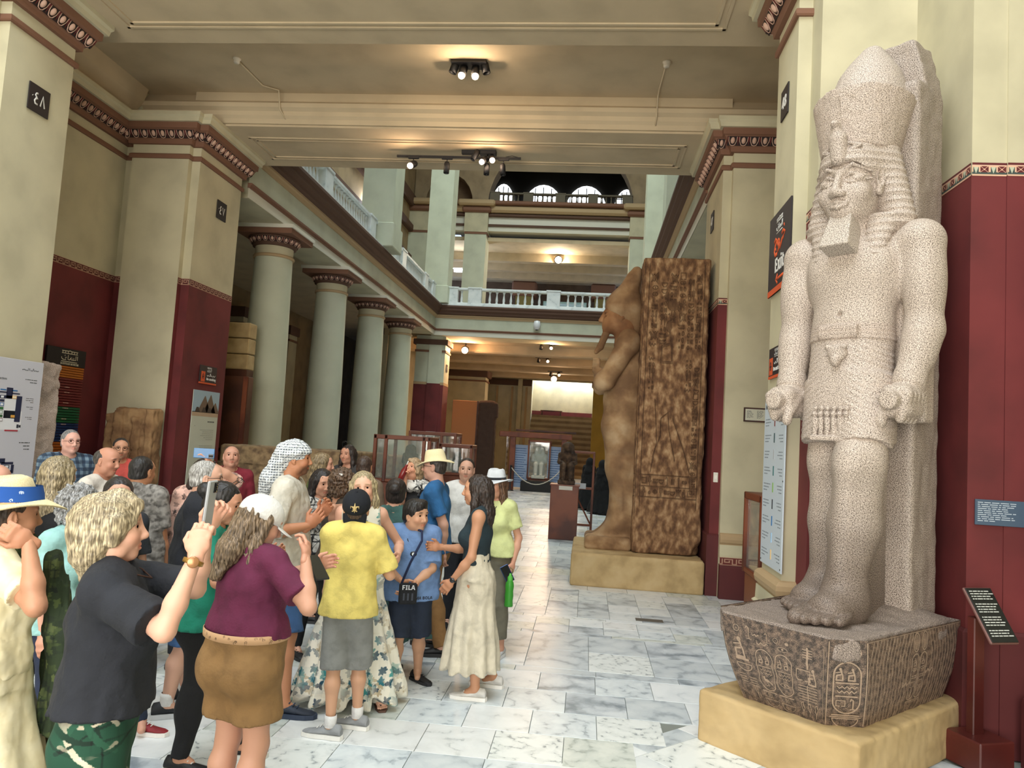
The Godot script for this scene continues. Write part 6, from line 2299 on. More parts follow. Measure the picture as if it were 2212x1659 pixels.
# shoe standing on the ground: sole, upper, sock
func shoe(t: Node3D, ank: Vector3, yaw: float, s: float, up: String, so: String, sock: String) -> void:
	if not M.has("shoe_upper"):
		var prof := [[-0.085, 0.028, 0.075], [-0.075, 0.034, 0.095], [-0.03, 0.036, 0.10], [0.02, 0.037, 0.088], [0.07, 0.041, 0.066], [0.12, 0.044, 0.052], [0.16, 0.040, 0.045], [0.185, 0.028, 0.036], [0.195, 0.012, 0.028]]
		var rings := []
		for p in prof:
			var r := []
			for i in 14:
				var a := TAU * i / 14
				var y: float = sin(a)
				r.append(Vector3(cos(a) * p[1] * (1.0 if y < 0.2 else 1.0 - 0.35 * y), 0.02 + (p[2] - 0.02) * 0.5 + y * (p[2] - 0.02) * 0.5, p[0]))
			rings.append(r)
		var g := G.new()
		g.loft(rings)
		M.shoe_upper = g.done()
		g = G.new()
		var pl := PackedVector2Array()
		for q in [[-0.03, -0.088], [0, -0.098], [0.03, -0.088], [0.039, -0.03], [0.037, 0.02], [0.046, 0.09], [0.045, 0.14], [0.03, 0.19], [0.0, 0.206], [-0.03, 0.19], [-0.045, 0.14], [-0.046, 0.09], [-0.037, 0.02], [-0.039, -0.03]]:
			pl.append(Vector2(q[0], q[1]))
		g.prism(pl, 0.0, 0.028)
		M.shoe_sole = g.done()
		g = G.new()
		for i in 4:
			g.box(Vector3(0, 0.098 - 0.011 * i, 0.012 + 0.024 * i), Vector3(0.044, 0.005, 0.006))
		M.shoe_lace = g.done()
		M.shoe_sock = lathem([Vector2(0.040, 0.075), Vector2(0.042, 0.13), Vector2(0.041, 0.15), Vector2(0.036, 0.152)], 14)
	var x := Transform3D(Basis(Vector3.UP, yaw).scaled(Vector3.ONE * s), Vector3(ank.x, 0.001, ank.z))
	var u := put(M.shoe_upper, "shoe", cloth(up, 0.1, 0.6), t)
	u.transform = x
	put(M.shoe_sole, "sole", mat(so, 0.7), u)
	put(M.shoe_lace, "laces", mat(so, 0.8), u)
	if sock: put(M.shoe_sock, "sock", cloth(sock), u)

func sandal(t: Node3D, ank: Vector3, yaw: float, s: float, col: String, sk: Color) -> void:
	var f := Sdf.new()
	f.base = sk
	f.limb(Vector3(0, 0.06, -0.03), Vector3(0, 0.04, 0.08), 0.036, 0.028, 0.02, 0, 0, Vector3.RIGHT, 1.2)
	for i in 5:
		var x := -0.03 + 0.0155 * i
		f.limb(Vector3(x * 0.8, 0.034, 0.07), Vector3(x, 0.024, 0.125 - absf(i - 1.0) * 0.007), 0.010, 0.009, 0.006)
	var u := job([f], [0.0055], "foot", skinmat(), t)
	u.transform = Transform3D(Basis(Vector3.UP, yaw).scaled(Vector3.ONE * s), Vector3(ank.x, 0.001, ank.z))
	var g := G.new()
	var pl := PackedVector2Array()
	for q in [[-0.03, -0.075], [0.03, -0.075], [0.036, 0.02], [0.045, 0.09], [0.02, 0.15], [-0.03, 0.145], [-0.044, 0.08], [-0.034, 0.0]]: pl.append(Vector2(q[0], q[1]))
	g.prism(pl, 0.0, 0.014)
	g.tube([Vector3(-0.04, 0.015, 0.03), Vector3(-0.03, 0.06, 0.06), Vector3(-0.012, 0.04, 0.11)], 0.005, 6)
	g.tube([Vector3(0.04, 0.015, 0.03), Vector3(0.03, 0.06, 0.06), Vector3(-0.012, 0.04, 0.11)], 0.005, 6)
	put(g.done(), "sandal", mat(col, 0.6), u)

# things worn on the head, in the head's own frame
func on_head(mesh: Mesh, called: String, m: Material, x := Transform3D.IDENTITY, parent: Node = null) -> MeshInstance3D:
	var o := put(mesh, called, m, parent if parent else M.last.t)
	o.transform = x if parent else (M.last.hx as Transform3D).scaled_local(Vector3.ONE * M.last.hs) * x
	return o

func brim_hat(called: String, m: Material, bandm: Material, crown_h := 0.11, brim := 0.155, droop := 0.02, tilt := 0.0) -> MeshInstance3D:
	var g := G.new()
	var prof := [Vector2(0.0, crown_h - 0.012), Vector2(0.035, crown_h - 0.014), Vector2(0.06, crown_h), Vector2(0.076, crown_h - 0.012), Vector2(0.086, crown_h * 0.5), Vector2(0.094, 0.004), Vector2(0.10, 0.0), Vector2(0.125, -0.004), Vector2(brim - 0.004, -droop), Vector2(brim, -droop + 0.004), Vector2(brim - 0.004, -droop + 0.008), Vector2(0.125, 0.006), Vector2(0.10, 0.008)]
	g.lathe(prof, 40, Vector3.ZERO, 0.92, 1.12)
	var mesh := g.done()
	# turn the brim up at the sides
	var mdt := MeshDataTool.new()
	mdt.create_from_surface(mesh, 0)
	for i in mdt.get_vertex_count():
		var p := mdt.get_vertex(i)
		var r := Vector2(p.x, p.z).length()
		if r > 0.105:
			p.y += (r - 0.105) * (0.75 * pow(p.x / r, 2) - 0.25)
		elif p.y > crown_h * 0.6:
			p.y -= 0.012 * exp(-pow(p.x / 0.02, 2))
		mdt.set_vertex(i, p)
	mesh.clear_surfaces()
	mdt.commit_to_surface(mesh)
	var x := Transform3D(Basis(Vector3.RIGHT, tilt), Vector3(0, 0.052, -0.012))
	var h := on_head(mesh, called, m, x)
	if bandm: put(lathem([Vector2(0.0965, 0.008), Vector2(0.0935, 0.03)], 40, 0.92, 1.12), "hat_band", bandm, h)
	return h

func cap(m: Material, backward: bool, tilt := 0.0) -> MeshInstance3D:
	var g := G.new()
	var prof := []
	for i in 9:
		var a := PI / 2 * i / 8.0
		prof.append(Vector2(sin(a) * 0.100, 0.092 * cos(a)))
	prof.append(Vector2(0.100, -0.02))
	prof.append(Vector2(0.096, -0.02))
	g.lathe(prof, 28, Vector3.ZERO, 0.93, 1.12)
	g.lathe([Vector2(0, 0.097), Vector2(0.008, 0.096), Vector2(0.009, 0.090)], 10)
	var x := Transform3D(Basis(Vector3.UP, PI if backward else 0.0) * Basis(Vector3.RIGHT, tilt), Vector3(0, 0.042, -0.014))
	var h := on_head(g.done(), "cap", m, x)
	g = G.new()
	var rings := []
	for i in 7:
		var u := float(i) / 6.0
		var r := []
		var wd := 0.078 * sqrt(maxf(0.02, 1.0 - pow(maxf(0.0, u - 0.15) / 0.87, 2.4)))
		for kx in [[-1.0, 0], [-0.6, 0], [0.0, 0], [0.6, 0], [1.0, 0], [1.0, 1], [0.6, 1], [0.0, 1], [-0.6, 1], [-1.0, 1]]:
			var xx: float = kx[0] * wd
			r.append(Vector3(xx, -0.012 - (0.085 if backward else 0.025) * u - 2.6 * xx * xx + (0.0035 if kx[1] else 0.0), 0.085 + (0.055 if backward else 0.10) * u))
		rings.append(r)
	g.loft(rings)
	put(g.done(), "cap_peak", m, h)
	return h

func glasses(m: Material, up := false) -> MeshInstance3D:
	var g := G.new()
	for q in [-1, 1]:
		var pts := []
		for i in 13:
			var a := TAU * i / 12.0
			pts.append(Vector3(q * 0.032 + cos(a) * 0.024, 0.006 + sin(a) * 0.017, 0.094 - 0.25 * absf(q * 0.032 + cos(a) * 0.024) + 0.004))
		g.tube(pts, 0.0022, 5, false)
		g.tube([Vector3(q * 0.055, 0.010, 0.084), Vector3(q * 0.075, 0.010, 0.05), Vector3(q * 0.079, 0.008, -0.01)], 0.002, 5)
	g.tube([Vector3(-0.009, 0.01, 0.095), Vector3(0.009, 0.01, 0.095)], 0.002, 5)
	return on_head(g.done(), "glasses", m, Transform3D(Basis(Vector3.RIGHT, -0.9), Vector3(0, 0.085, 0.0)) if up else Transform3D.IDENTITY)
func rnd_img(seed_: int, w: int, bg: String, fn: int, cols: Array, n: int) -> Image:
	var im := Image.create(w, w, true, Image.FORMAT_RGB8)
	im.fill(hexc(bg))
	var r := RandomNumberGenerator.new()
	r.seed = seed_
	for i in n:
		var col := hexc(cols[r.randi() % cols.size()])
		var c := Vector2(r.randf() * w, r.randf() * w)
		match fn:
			0: # blossoms and sprays of leaves
				var petals := 5 + r.randi() % 4
				for p in petals:
					var a := TAU * p / petals + r.randf()
					var l := (0.04 + 0.05 * r.randf()) * w
					for j in 9:
						dot(im, c + Vector2(cos(a), sin(a)) * l * j / 9.0, l * 0.22 * sin(PI * (j + 1) / 10.0) + 1.0, col)
			1: # long curving bands
				var a2 := r.randf() * TAU
				var t := c
				for j in 90:
					a2 += 0.03 * sin(j * 0.1 + i)
					t += Vector2(cos(a2), sin(a2)) * 2.0
					dot(im, t, 2.6 + 1.4 * sin(j * 0.07), col)
			2: # spots with an open centre
				for j in 7:
					if j == 2: continue
					var a3 := TAU * j / 7.0
					dot(im, c + Vector2(cos(a3), sin(a3)) * w * 0.028, w * 0.014, col)
	return im

func dot(im: Image, c: Vector2, r: float, col: Color) -> void:
	var w := im.get_width()
	var k := int(ceil(r))
	for y in range(-k, k + 1):
		for x in range(-k, k + 1):
			if x * x + y * y <= r * r:
				im.set_pixel(posmod(int(c.x) + x, w), posmod(int(c.y) + y, w), col)

func check_img(bg: String, a: String, b: String, cells: int) -> Image:
	var w := 128
	var im := Image.create(w, w, true, Image.FORMAT_RGB8)
	var cw := w / cells
	for y in w:
		for x in w:
			var u := (x / cw) % 2
			var v := (y / cw) % 2
			im.set_pixel(x, y, hexc(a) if u == 1 and v == 1 else (hexc(bg) if u == 0 and v == 0 else hexc(b)))
	return im

func people_mats() -> void:
	M.leaf = picmat(rnd_img(3, 256, "#1f4a38", 1, ["#0f1a16", "#e6dcc4", "#2c5c46", "#dfd3ba"], 16), 1.6)
	M.floral = picmat(rnd_img(4, 256, "#e6e2d4", 0, ["#1d4a5e", "#2d7480", "#17364e", "#3f8f8c", "#b9a98a"], 42), 2.2)
	M.pinkfl = picmat(rnd_img(5, 256, "#d9b0a0", 0, ["#5f4a44", "#8a6b60", "#443836"], 16), 3.2)
	M.leopard = picmat(rnd_img(6, 128, "#c9a27c", 2, ["#2a1c14"], 24), 7.0)
	M.bw = picmat(rnd_img(7, 128, "#e6e4de", 1, ["#141416"], 9), 4.0)
	M.plaid = picmat(check_img("#6f8494", "#1d2a3c", "#33465c", 6), 5.0)
	M.keff = picmat(check_img("#e4e6e6", "#141c2c", "#c4ccd2", 16), 7.0)
	M.bandana = picmat(rnd_img(8, 128, "#1d4f9e", 2, ["#c9d6ea"], 7), 6.0)
	M.scarf = picmat(rnd_img(9, 128, "#27351f", 0, ["#4c5a30", "#18211a", "#5f6a3c"], 20), 4.0)
	var n := noise(0.05, 88, 4)
	M.acid = texmat(noisetex(n, ramp(["#4a4744", "#8a8682", "#a7a39e"], [0.3, 0.5, 0.8]), 128, 128), 2.6, 0.9, false)
	M.denim = cloth("#3c5f8e")
	M.cream_dress = texmat(noisetex(noise(0.03, 90, 2, FastNoiseLite.TYPE_CELLULAR), ramp(["#f2e9c8", "#e6dab2", "#efe5c2"], [0.2, 0.5, 0.8]), 128, 128), 3.4, 0.9, false)
	M.straw = texmat(noisetex(noise(0.2, 91, 2), ramp(["#cdbd8f", "#e0d2a8", "#eadfbd"], [0.2, 0.5, 0.8]), 128, 128), 8.0, 0.9, false)
	M.phone = mat("#26282c", 0.25, 0.2)

func phone(label: String, at: Vector3, b: Basis, col := "#26282c", case_ := "#26282c") -> void:
	var t := thing("phone", label, "phone")
	t.transform = Transform3D(b.orthonormalized(), at)
	bx("case", Vector3.ZERO, Vector3(0.074, 0.152, 0.009), mat(case_, 0.35), t, 0.004)
	bx("screen", Vector3(0, 0, 0.005), Vector3(0.068, 0.146, 0.001), mat("#0b0c0f", 0.08), t)
	bx("camera_bump", Vector3(-0.018, 0.052, -0.006), Vector3(0.028, 0.034, 0.003), mat("#111214", 0.2), t, 0.001)
	for q in 2:
		put(lathem([Vector2(0.0075, 0), Vector2(0.0075, 0.002), Vector2(0, 0.002)], 12), "lens", mat("#050507", 0.05), t, Vector3(-0.018, 0.045 + 0.015 * q, -0.0075), Vector3(-PI / 2, 0, 0))

func lanyard(drop := 0.30, disc := "#dfe6ea", side := 0.0) -> void:
	var L: Dictionary = M.last
	var s: float = L.k.s
	var z: float = L.k.cd + 0.028
	var y0 := 0.84 * s
	var e := Vector3(side, y0 - drop, z + 0.004)
	put(tubem([Vector3(-0.06, y0 + 0.012, -0.02), Vector3(-0.062, y0, 0.03), Vector3(-0.05, y0 - 0.06, z * 0.86), e, Vector3(0.05, y0 - 0.06, z * 0.86), Vector3(0.062, y0, 0.03), Vector3(0.06, y0 + 0.012, -0.02)], 0.0035, 6), "lanyard", M.black, L.t)
	var d := put(lathem([Vector2(0, 0.009), Vector2(0.018, 0.009), Vector2(0.024, 0.0), Vector2(0.018, -0.009), Vector2(0, -0.009)], 18, 1.2, 1.0), "audio_receiver", mat("#22252b", 0.4), L.t, e, Vector3(PI / 2, 0, 0))
	put(lathem([Vector2(0.012, 0.010), Vector2(0, 0.0105)], 14), "receiver_badge", mat(disc, 0.4), d)

func watch(q: int, strap: Material, dial: Material) -> void:
	var L: Dictionary = M.last
	var w: Vector3 = L.aw[q]
	var d: Vector3 = (w - L.ae[q]).normalized()
	var c := w - d * 0.025
	var y := d
	var x := y.cross(Vector3.UP).normalized()
	var g := G.new()
	g.lathe([Vector2(0.029, -0.008), Vector2(0.032, -0.006), Vector2(0.032, 0.006), Vector2(0.029, 0.008)], 20)
	var o := put(g.done(), "watch_strap", strap, L.t)
	o.transform = Transform3D(Basis(x, y, x.cross(y)), c)
	var cam: Vector3 = (L.inv * Vector3(0, 1.86, 0) - c).normalized()
	var n := (cam - y * cam.dot(y)).normalized()
	var o2 := put(lathem([Vector2(0.017, 0), Vector2(0.018, 0.006), Vector2(0.015, 0.008), Vector2(0, 0.008)], 18), "watch_dial", dial, o)
	o2.transform = o.transform.affine_inverse() * Transform3D(Basis(y, n, y.cross(n)), c + n * 0.030)

func people() -> void:
	people_mats()
	var fair := "#dcab92"
	var mid := "#c99a7c"
	var tan_ := "#b98462"
	# --- foreground, left to right
	person({"label": "woman in straw hat with blue bandana band and long cream dress, hand at her chin", "p": [-2.25, 2.78], "h": 1.57, "f": 138.0, "fem": true, "g": 1.4, "c": 0.0125, "sk": "#c08c6e", "hy": 4.0,
		"hair": ["short", "#3a2a20", "#4c382a"], "top": ["tee", M.cream_dress, 0.72, 0.56, 0.014, "bodice"], "bot": ["skirt", M.cream_dress, 0.05, 0.60, 0.34, Vector3.ZERO, 1.15, 0.02], "botname": "dress_skirt",
		"wr": [-1.99, 1.40, 2.60], "er": Vector3(-0.6, -0.8, 0.2), "curlr": 0.7, "hdr": Vector3(0.0, 0.5, -0.8), "shoe": ["none"]})
	brim_hat("straw_hat", M.straw, null, 0.11, 0.185, 0.03, -0.12)
	on_head(lathem([Vector2(0.102, 0.055), Vector2(0.098, 0.09), Vector2(0.09, 0.125)], 36, 0.93, 1.13), "blue_bandana", M.bandana)
	on_head(lathem([Vector2(0.1035, 0.05), Vector2(0.1045, 0.055), Vector2(0.1025, 0.064)], 36, 0.93, 1.13), "leopard_hat_band", M.leopard)
	var L: Dictionary = M.last
	var sf := Sdf.new()
	sf.limb(Vector3(-0.10, 1.32, 0.02), Vector3(0, 1.345, 0.10), 0.03, 0.035, 0.03); sf.limb(Vector3(0.10, 1.32, 0.02), Vector3(0, 1.345, 0.10), 0.03, 0.035, 0.03)
	sf.limb(Vector3(-0.11, 1.33, -0.04), Vector3(0.11, 1.33, -0.04), 0.035, 0.035, 0.03)
	sf.limb(Vector3(-0.03, 1.28, 0.19), Vector3(-0.05, 1.0, 0.235), 0.035, 0.05, 0.03, 0, 0, Vector3.RIGHT, 1.4)
	sf.limb(Vector3(-0.05, 1.0, 0.235), Vector3(-0.06, 0.62, 0.23), 0.045, 0.05, 0.03, 0, 1, Vector3.RIGHT, 1.7)
	sf.amp = 0.02; sf.nz = noise(9.0, 5, 2); sf.nsc = Vector3(2, 0.4, 2)
	job([sf], [0.009], "green_scarf", M.scarf, L.t)
	var fr := G.new()
	for i in 14:
		var x := -0.13 + 0.011 * i
		fr.tube([Vector3(x, 0.63, 0.23), Vector3(x + 0.004 * sin(i * 2.0), 0.58, 0.235), Vector3(x + 0.008 * sin(i * 3.0), 0.52 - 0.02 * (i % 3), 0.232)], 0.003, 5)
	put(fr.done(), "scarf_fringe", cloth("#4a4a30"), L.t)

	person({"label": "woman with short blond hair, black t-shirt and green patterned trousers, both hands raising a phone", "p": [-1.56, 2.46], "h": 1.60, "f": 118.0, "fem": true, "g": 1.02, "belly": 0.02, "lean": -0.05, "c": 0.0115, "sk": fair, "hp": -6.0, "jaw": 1.15,
		"hair": ["bob", "#8a6f4a", "#c7ab7c", "#e0cfaa"], "top": ["loose", cloth("#23262e"), 0.85, 0.575], "bot": ["legs", M.leaf, 0.05, 0.60, 0.035],
		"wr": [-1.195, 1.455, 2.30], "wl": [-1.30, 1.50, 2.56], "er": Vector3(-0.5, -1.0, 0.1), "el": Vector3(0.3, -1.0, 0.1), "curlr": 0.75, "curll": 0.55, "hdr": Vector3(0.25, 0.95, 0.1), "hdl": Vector3(-0.1, 0.9, 0.35), "pnr": Vector3(0.9, 0.0, 0.3), "pnl": Vector3(-0.9, 0, 0.3)})
	watch(-1, M.brass, mat("#b5835a", 0.3, 0.5))
	on_head(lathem([Vector2(0, -0.006), Vector2(0.0055, -0.003), Vector2(0.006, 0), Vector2(0.005, 0.004), Vector2(0, 0.006)], 10), "earring", M.brass, Transform3D(Basis.IDENTITY, Vector3(-0.083, -0.042, 0.0)))
	put(tubem([Vector3(-0.075, 1.372, 0.0), Vector3(-0.06, 1.345, 0.08), Vector3(0, 1.325, 0.115), Vector3(0.06, 1.345, 0.08), Vector3(0.075, 1.372, 0)], 0.003, 6), "neck_cord", cloth("#4a2f24"), M.last.t)
	phone("phone held edge on in both hands by the blond woman in black", V(-1.232, 1.60, 2.43), Basis(Vector3.UP, -PI / 2 + 0.12) * Basis(Vector3.RIGHT, -0.06), "#c9ccd0", "#aeb2b6")

	person({"label": "woman in white cap, purple t-shirt and tan shorts with a leopard belt, seen from behind", "p": [-1.51, 3.44], "h": 1.53, "f": 160.0, "fem": true, "g": 1.45, "c": 0.0115, "sk": "#cf9d84", "hy": -34.0, "hp": 20.0, "hairs": 0.95,
		"hair": ["long", "#3b2e27", "#6e5a4a", "#a58e74"], "top": ["tee", cloth("#6b2748"), 0.75, 0.60, 0.012], "bot": ["legs", cloth("#96744a"), 0.36, 0.62, 0.03],
		"wr": [-1.24, 1.29, 3.38], "wl": [-1.26, 1.22, 3.55], "er": Vector3(-0.7, -0.9, -0.2), "curlr": 0.5, "hdr": Vector3(0.3, 0.75, 0.5), "curll": 0.5, "shoe": ["sneaker", "#d8d8d4", "#eeeeee"]})
	cap(cloth("#ecebe8", 0.05), false, 0.12)
	L = M.last
	var bl := G.new()
	bl.lathe([Vector2(1.0, -0.018), Vector2(1.02, -0.016), Vector2(1.02, 0.016), Vector2(1.0, 0.018)], 36, Vector3.ZERO, L.k.ww + 0.045, L.k.wd + 0.05)
	put(bl.done(), "leopard_belt", M.leopard, L.t, Vector3(0, 0.605 * 1.53, 0.0))
	phone("dark phone held low by the woman in the white cap", V(-1.225, 1.225, 3.50), Basis(Vector3.UP, 0.9) * Basis(Vector3.RIGHT, -0.9))

	person({"label": "boy in yellow t-shirt, grey shorts and backward navy cap, seen from behind", "p": [-1.44, 4.76], "h": 1.49, "f": -168.0, "g": 0.65, "hairs": 0.92, "c": 0.0125, "sk": mid, "hs": 0.96, "hp": -6.0, "hair": ["short", "#4a3426", "#5c4434"],
		"top": ["loose", cloth("#ecd87a"), 0.85, 0.485, 0.012], "bot": ["legs", cloth("#8b8d8b"), 0.265, 0.6, 0.022], "wr": [-1.30, 0.99, 5.02], "wl": [-1.56, 0.98, 5.0], "fl": [-1.47, 4.66], "fr": [-1.36, 4.85], "tyl": 72.0, "tyr": 70.0,
		"shoe": ["sneaker", "#9ca0a4", "#e6e6e2", 1.05], "sock": "#e6e6e6"})
	var cp := cap(cloth("#12161f"), true, 0.42)
	var fl := G.new() # gold lily emblem
	fl.xf = Transform3D(Basis(Vector3.RIGHT, -0.42).scaled(Vector3.ONE * 1.5), Vector3(0, 0.034, 0.109))
	fl.tube([Vector3(0, 0.024, 0.002), Vector3(0.0, 0.0, 0.004), Vector3(0, -0.018, 0.002)], [0.001, 0.0055, 0.001], 8)
	for q in [-1, 1]:
		fl.tube([Vector3(q * 0.002, -0.006, 0.003), Vector3(q * 0.008, 0.008, 0.002), Vector3(q * 0.017, 0.009, 0), Vector3(q * 0.018, 0.0, 0)], [0.002, 0.004, 0.003, 0.001], 7)
		fl.tube([Vector3(q * 0.002, -0.006, 0.003), Vector3(q * 0.009, -0.013, 0.001), Vector3(q * 0.012, -0.01, 0)], [0.002, 0.002, 0.001], 6)
	fl.tube([Vector3(-0.009, -0.005, 0.003), Vector3(0.009, -0.005, 0.003)], 0.002, 6)
	var fm := put(fl.done(), "lily_emblem", mat("#cbb27a", 0.6), cp)
	# --- middle
	person({"label": "man in checked headscarf and loose white shirt gesturing with both hands", "p": [-2.06, 5.2], "h": 1.77, "f": 104.0, "g": 1.12, "c": 0.0125, "sk": "#b98060", "beard": 0.72, "hair": ["none", "#2a1c16", "#2a1c16"],
		"top": ["loose", cloth("#d8d3c6", 0.06), 1.0, 0.47, 0.02], "bot": ["legs", M.denim, 0.28, 0.52, 0.02], "wr": [-1.84, 1.22, 5.02], "wl": [-1.82, 1.28, 5.2], "er": Vector3(-0.5, -0.6, -0.6), "curlr": 0.35, "curll": 0.4, "hdr": Vector3(0.2, 0.65, 0.6), "hdl": Vector3(-0.3, 0.7, 0.5), "fl": [-2.05, 5.26], "fr": [-1.87, 4.92], "shoe": ["sneaker", "#202a3c", "#2e3a50", 1.05]})
	L = M.last
	var kf := Sdf.new()
	kf.xf = (L.hx as Transform3D).scaled_local(Vector3.ONE * L.hs)
	kf.us = L.hs
	kf.ell(Vector3(0, 0.052, -0.018), Vector3(0.098, 0.092, 0.116), 0.03)
	kf.tor(Vector3(0, 0.045, -0.01), Vector3(0, 1, -0.12), 0.088, 0.022, 0.02)
	kf.limb(Vector3(0, 0.02, -0.085), Vector3(0.01, -0.16, -0.17), 0.078, 0.075, 0.05, 0, 0, Vector3.RIGHT, 1.1)
	kf.limb(Vector3(0.01, -0.16, -0.17), Vector3(0.02, -0.34, -0.24), 0.07, 0.02, 0.04, 0, 0, Vector3.RIGHT, 1.2)
	kf.ell(Vector3(0, -0.045, 0.10), Vector3(0.08, 0.095, 0.085), 0.012, 1)
	kf.amp = 0.010; kf.nz = noise(22.0, 7, 2)
	job([kf], [0.0065], "checked_headscarf", M.keff, L.t)

	person({"label": "blond long-haired woman in white and teal floral maxi dress standing behind the boy in yellow", "p": [-1.56, 5.3], "h": 1.59, "f": 14.0, "fem": true, "c": 0.013, "sk": fair, "hr": 5.0, "hair": ["long", "#8d7652", "#c4ab7e", "#dccaa0"],
		"top": ["vneck", M.floral, 0.0, 0.58, 0.01, "bodice"], "bot": ["skirt", M.floral, 0.04, 0.60, 0.30, Vector3.ZERO, 1.25, 0.03], "botname": "maxi_skirt", "wl": [-1.27, 1.02, 5.26], "shoe": ["sandal", "#5c4034"], "fl": [-1.33, 5.28], "tyl": 12.0, "eye": 1})
	person({"label": "dark-haired boy in light blue t-shirt and navy shorts with a crossbody pouch", "p": [-1.25, 5.68], "h": 1.385, "f": 12.0, "g": 1.1, "c": 0.0125, "sk": mid, "hs": 0.97, "hy": 42.0, "hair": ["mop", "#0d0b0b", "#1d1918"],
		"top": ["loose", cloth("#7292c2"), 0.85, 0.475, 0.016], "bot": ["legs", cloth("#252f42"), 0.28, 0.6, 0.025], "wl": [-1.20, 0.795, 5.49], "wr": [-1.28, 0.81, 5.50], "el": Vector3(1, -0.3, -0.5), "er": Vector3(-1, -0.3, -0.5), "curll": 0.25, "curlr": 0.5, "hdl": Vector3(-0.6, -0.6, 0.4), "hdr": Vector3(0.7, -0.4, 0.3),
		"fr": [-1.32, 5.62], "fl": [-1.20, 5.88], "tyl": 40.0, "tyr": -6.0, "shoe": ["sneaker", "#1a1b1e", "#232428", 0.98], "sock": "#dfdfdc"})
	lanyard(0.16, "#e8f0f2")
	L = M.last
	var inv: Transform3D = L.inv
	var pw := thing("pouch", "small black crossbody pouch hanging before the boy in light blue", "bag", V(-1.215, 0.745, 5.42), deg_to_rad(20.0))
	bx("pouch_body", Vector3.ZERO, Vector3(0.13, 0.15, 0.035), cloth("#15171c"), pw, 0.012)
	put(words("FILA", 0.045, 0.002, "Droid Sans", true), "pouch_lettering", mat("#c9ccd2"), pw, Vector3(0, 0.045, 0.019))
	for i in 3: bx("pouch_stripe", Vector3(-0.03 + 0.03 * i, -0.02, 0.0185), Vector3(0.012, 0.05, 0.002), mat("#3a3f4a"), pw)
	put(tubem([Vector3(-0.05, 0.07, 0), Vector3(0.0, 0.22, 0.02), Vector3(0.075, 0.375, 0.0), Vector3(0.085, 0.43, -0.10), Vector3(0.06, 0.43, -0.2)], 0.009, 6), "strap", cloth("#18254a"), pw)
	put(words("E UMA BOLA", 0.03, 0.002, "Droid Sans", true), "shirt_hem_lettering", mat("#17191e"), L.t, Vector3(0.075, 0.695, 0.158), Vector3(0, 0.35, 0))
	person({"label": "man in blue t-shirt, tan trousers and cream panama hat, glasses, hands clasped, in profile", "p": [-1.32, 6.72], "h": 1.715, "f": -92.0, "g": 1.22, "belly": 0.04, "c": 0.0135, "sk": "#cfa08c", "hair": ["short", "#2a2421", "#40362f"],
		"top": ["tee", cloth("#2c669c"), 0.75, 0.50], "bot": ["legs", cloth("#977044"), 0.05, 0.53, 0.012], "wl": [-1.20, 0.87, 6.60], "wr": [-1.30, 0.86, 6.66], "el": Vector3(0.6, -0.2, -1), "fl": [-1.15, 6.58], "fr": [-1.28, 6.86], "shoe": ["sneaker", "#1d1d20", "#2a2a2c", 1.08]})
	brim_hat("panama_hat", M.straw, null, 0.115, 0.158, 0.016, 0.16)
	glasses(mat("#3b3433", 0.4))
	lanyard(0.10, "#3a4048")
	person({"label": "young dark-haired woman in sleeveless dark teal top and long cream skirt reaching to the boy", "p": [-0.77, 5.66], "h": 1.60, "f": -88.0, "fem": true, "g": 0.95, "c": 0.0125, "sk": "#bf8c6c", "hair": ["long", "#1c1412", "#33231d"],
		"top": ["tank", cloth("#1e3038"), 0.0, 0.60, 0.008], "bot": ["skirt", cloth("#d6cdb8", 0.06), 0.125, 0.645, 0.215, Vector3.ZERO, 1.02, 0.014], "wl": [-0.93, 0.83, 5.54], "wr": [-1.05, 1.06, 5.62], "el": Vector3(0.4, -0.4, -1), "er": Vector3(-0.3, -1, -0.4), "curll": 0.3,
		"fl": [-0.71, 5.58], "fr": [-0.62, 5.90], "tyl": -6.0, "tyr": -10.0, "shoe": ["sneaker", "#e6e4e0", "#eeece8", 1.0]})
	watch(1, M.black, mat("#2c2d31", 0.2))
	person({"label": "woman in white brimmed hat, pale yellow t-shirt and grey trousers carrying a green bottle", "p": [-0.78, 6.78], "h": 1.585, "f": -24.0, "fem": true, "g": 1.1, "c": 0.014, "sk": "#cf9a80", "hair": ["long", "#6a4630", "#8a6246"],
		"top": ["tee", cloth("#dfe6a4"), 0.7, 0.545], "bot": ["legs", cloth("#7d7868"), 0.10, 0.57, 0.016], "wl": [-0.59, 0.81, 6.68], "curll": 0.6, "fl": [-0.66, 6.72], "fr": [-0.86, 6.80], "shoe": ["sneaker", "#e9e9ea", "#f2f2f2", 0.98]})
	brim_hat("white_hat", cloth("#dfe4ea", 0.04), cloth("#22252c"), 0.105, 0.16, 0.012, 0.06)
	lanyard(0.14, "#5a5f66")
	var bo := thing("bottle", "bright green ribbed drinking bottle hanging from the hand of the woman in the white hat", "bottle", V(-0.60, 0.46, 6.62))
	put(lathem([Vector2(0, 0), Vector2(0.036, 0.0), Vector2(0.038, 0.01), Vector2(0.034, 0.05), Vector2(0.038, 0.09), Vector2(0.034, 0.13), Vector2(0.038, 0.17), Vector2(0.034, 0.2), Vector2(0.022, 0.225)], 18), "bottle_body", mat("#3f9a34", 0.35), bo)
	put(lathem([Vector2(0.024, 0.22), Vector2(0.024, 0.25), Vector2(0.014, 0.262), Vector2(0.012, 0.28), Vector2(0, 0.28)], 16), "bottle_cap", mat("#57b648", 0.4), bo)
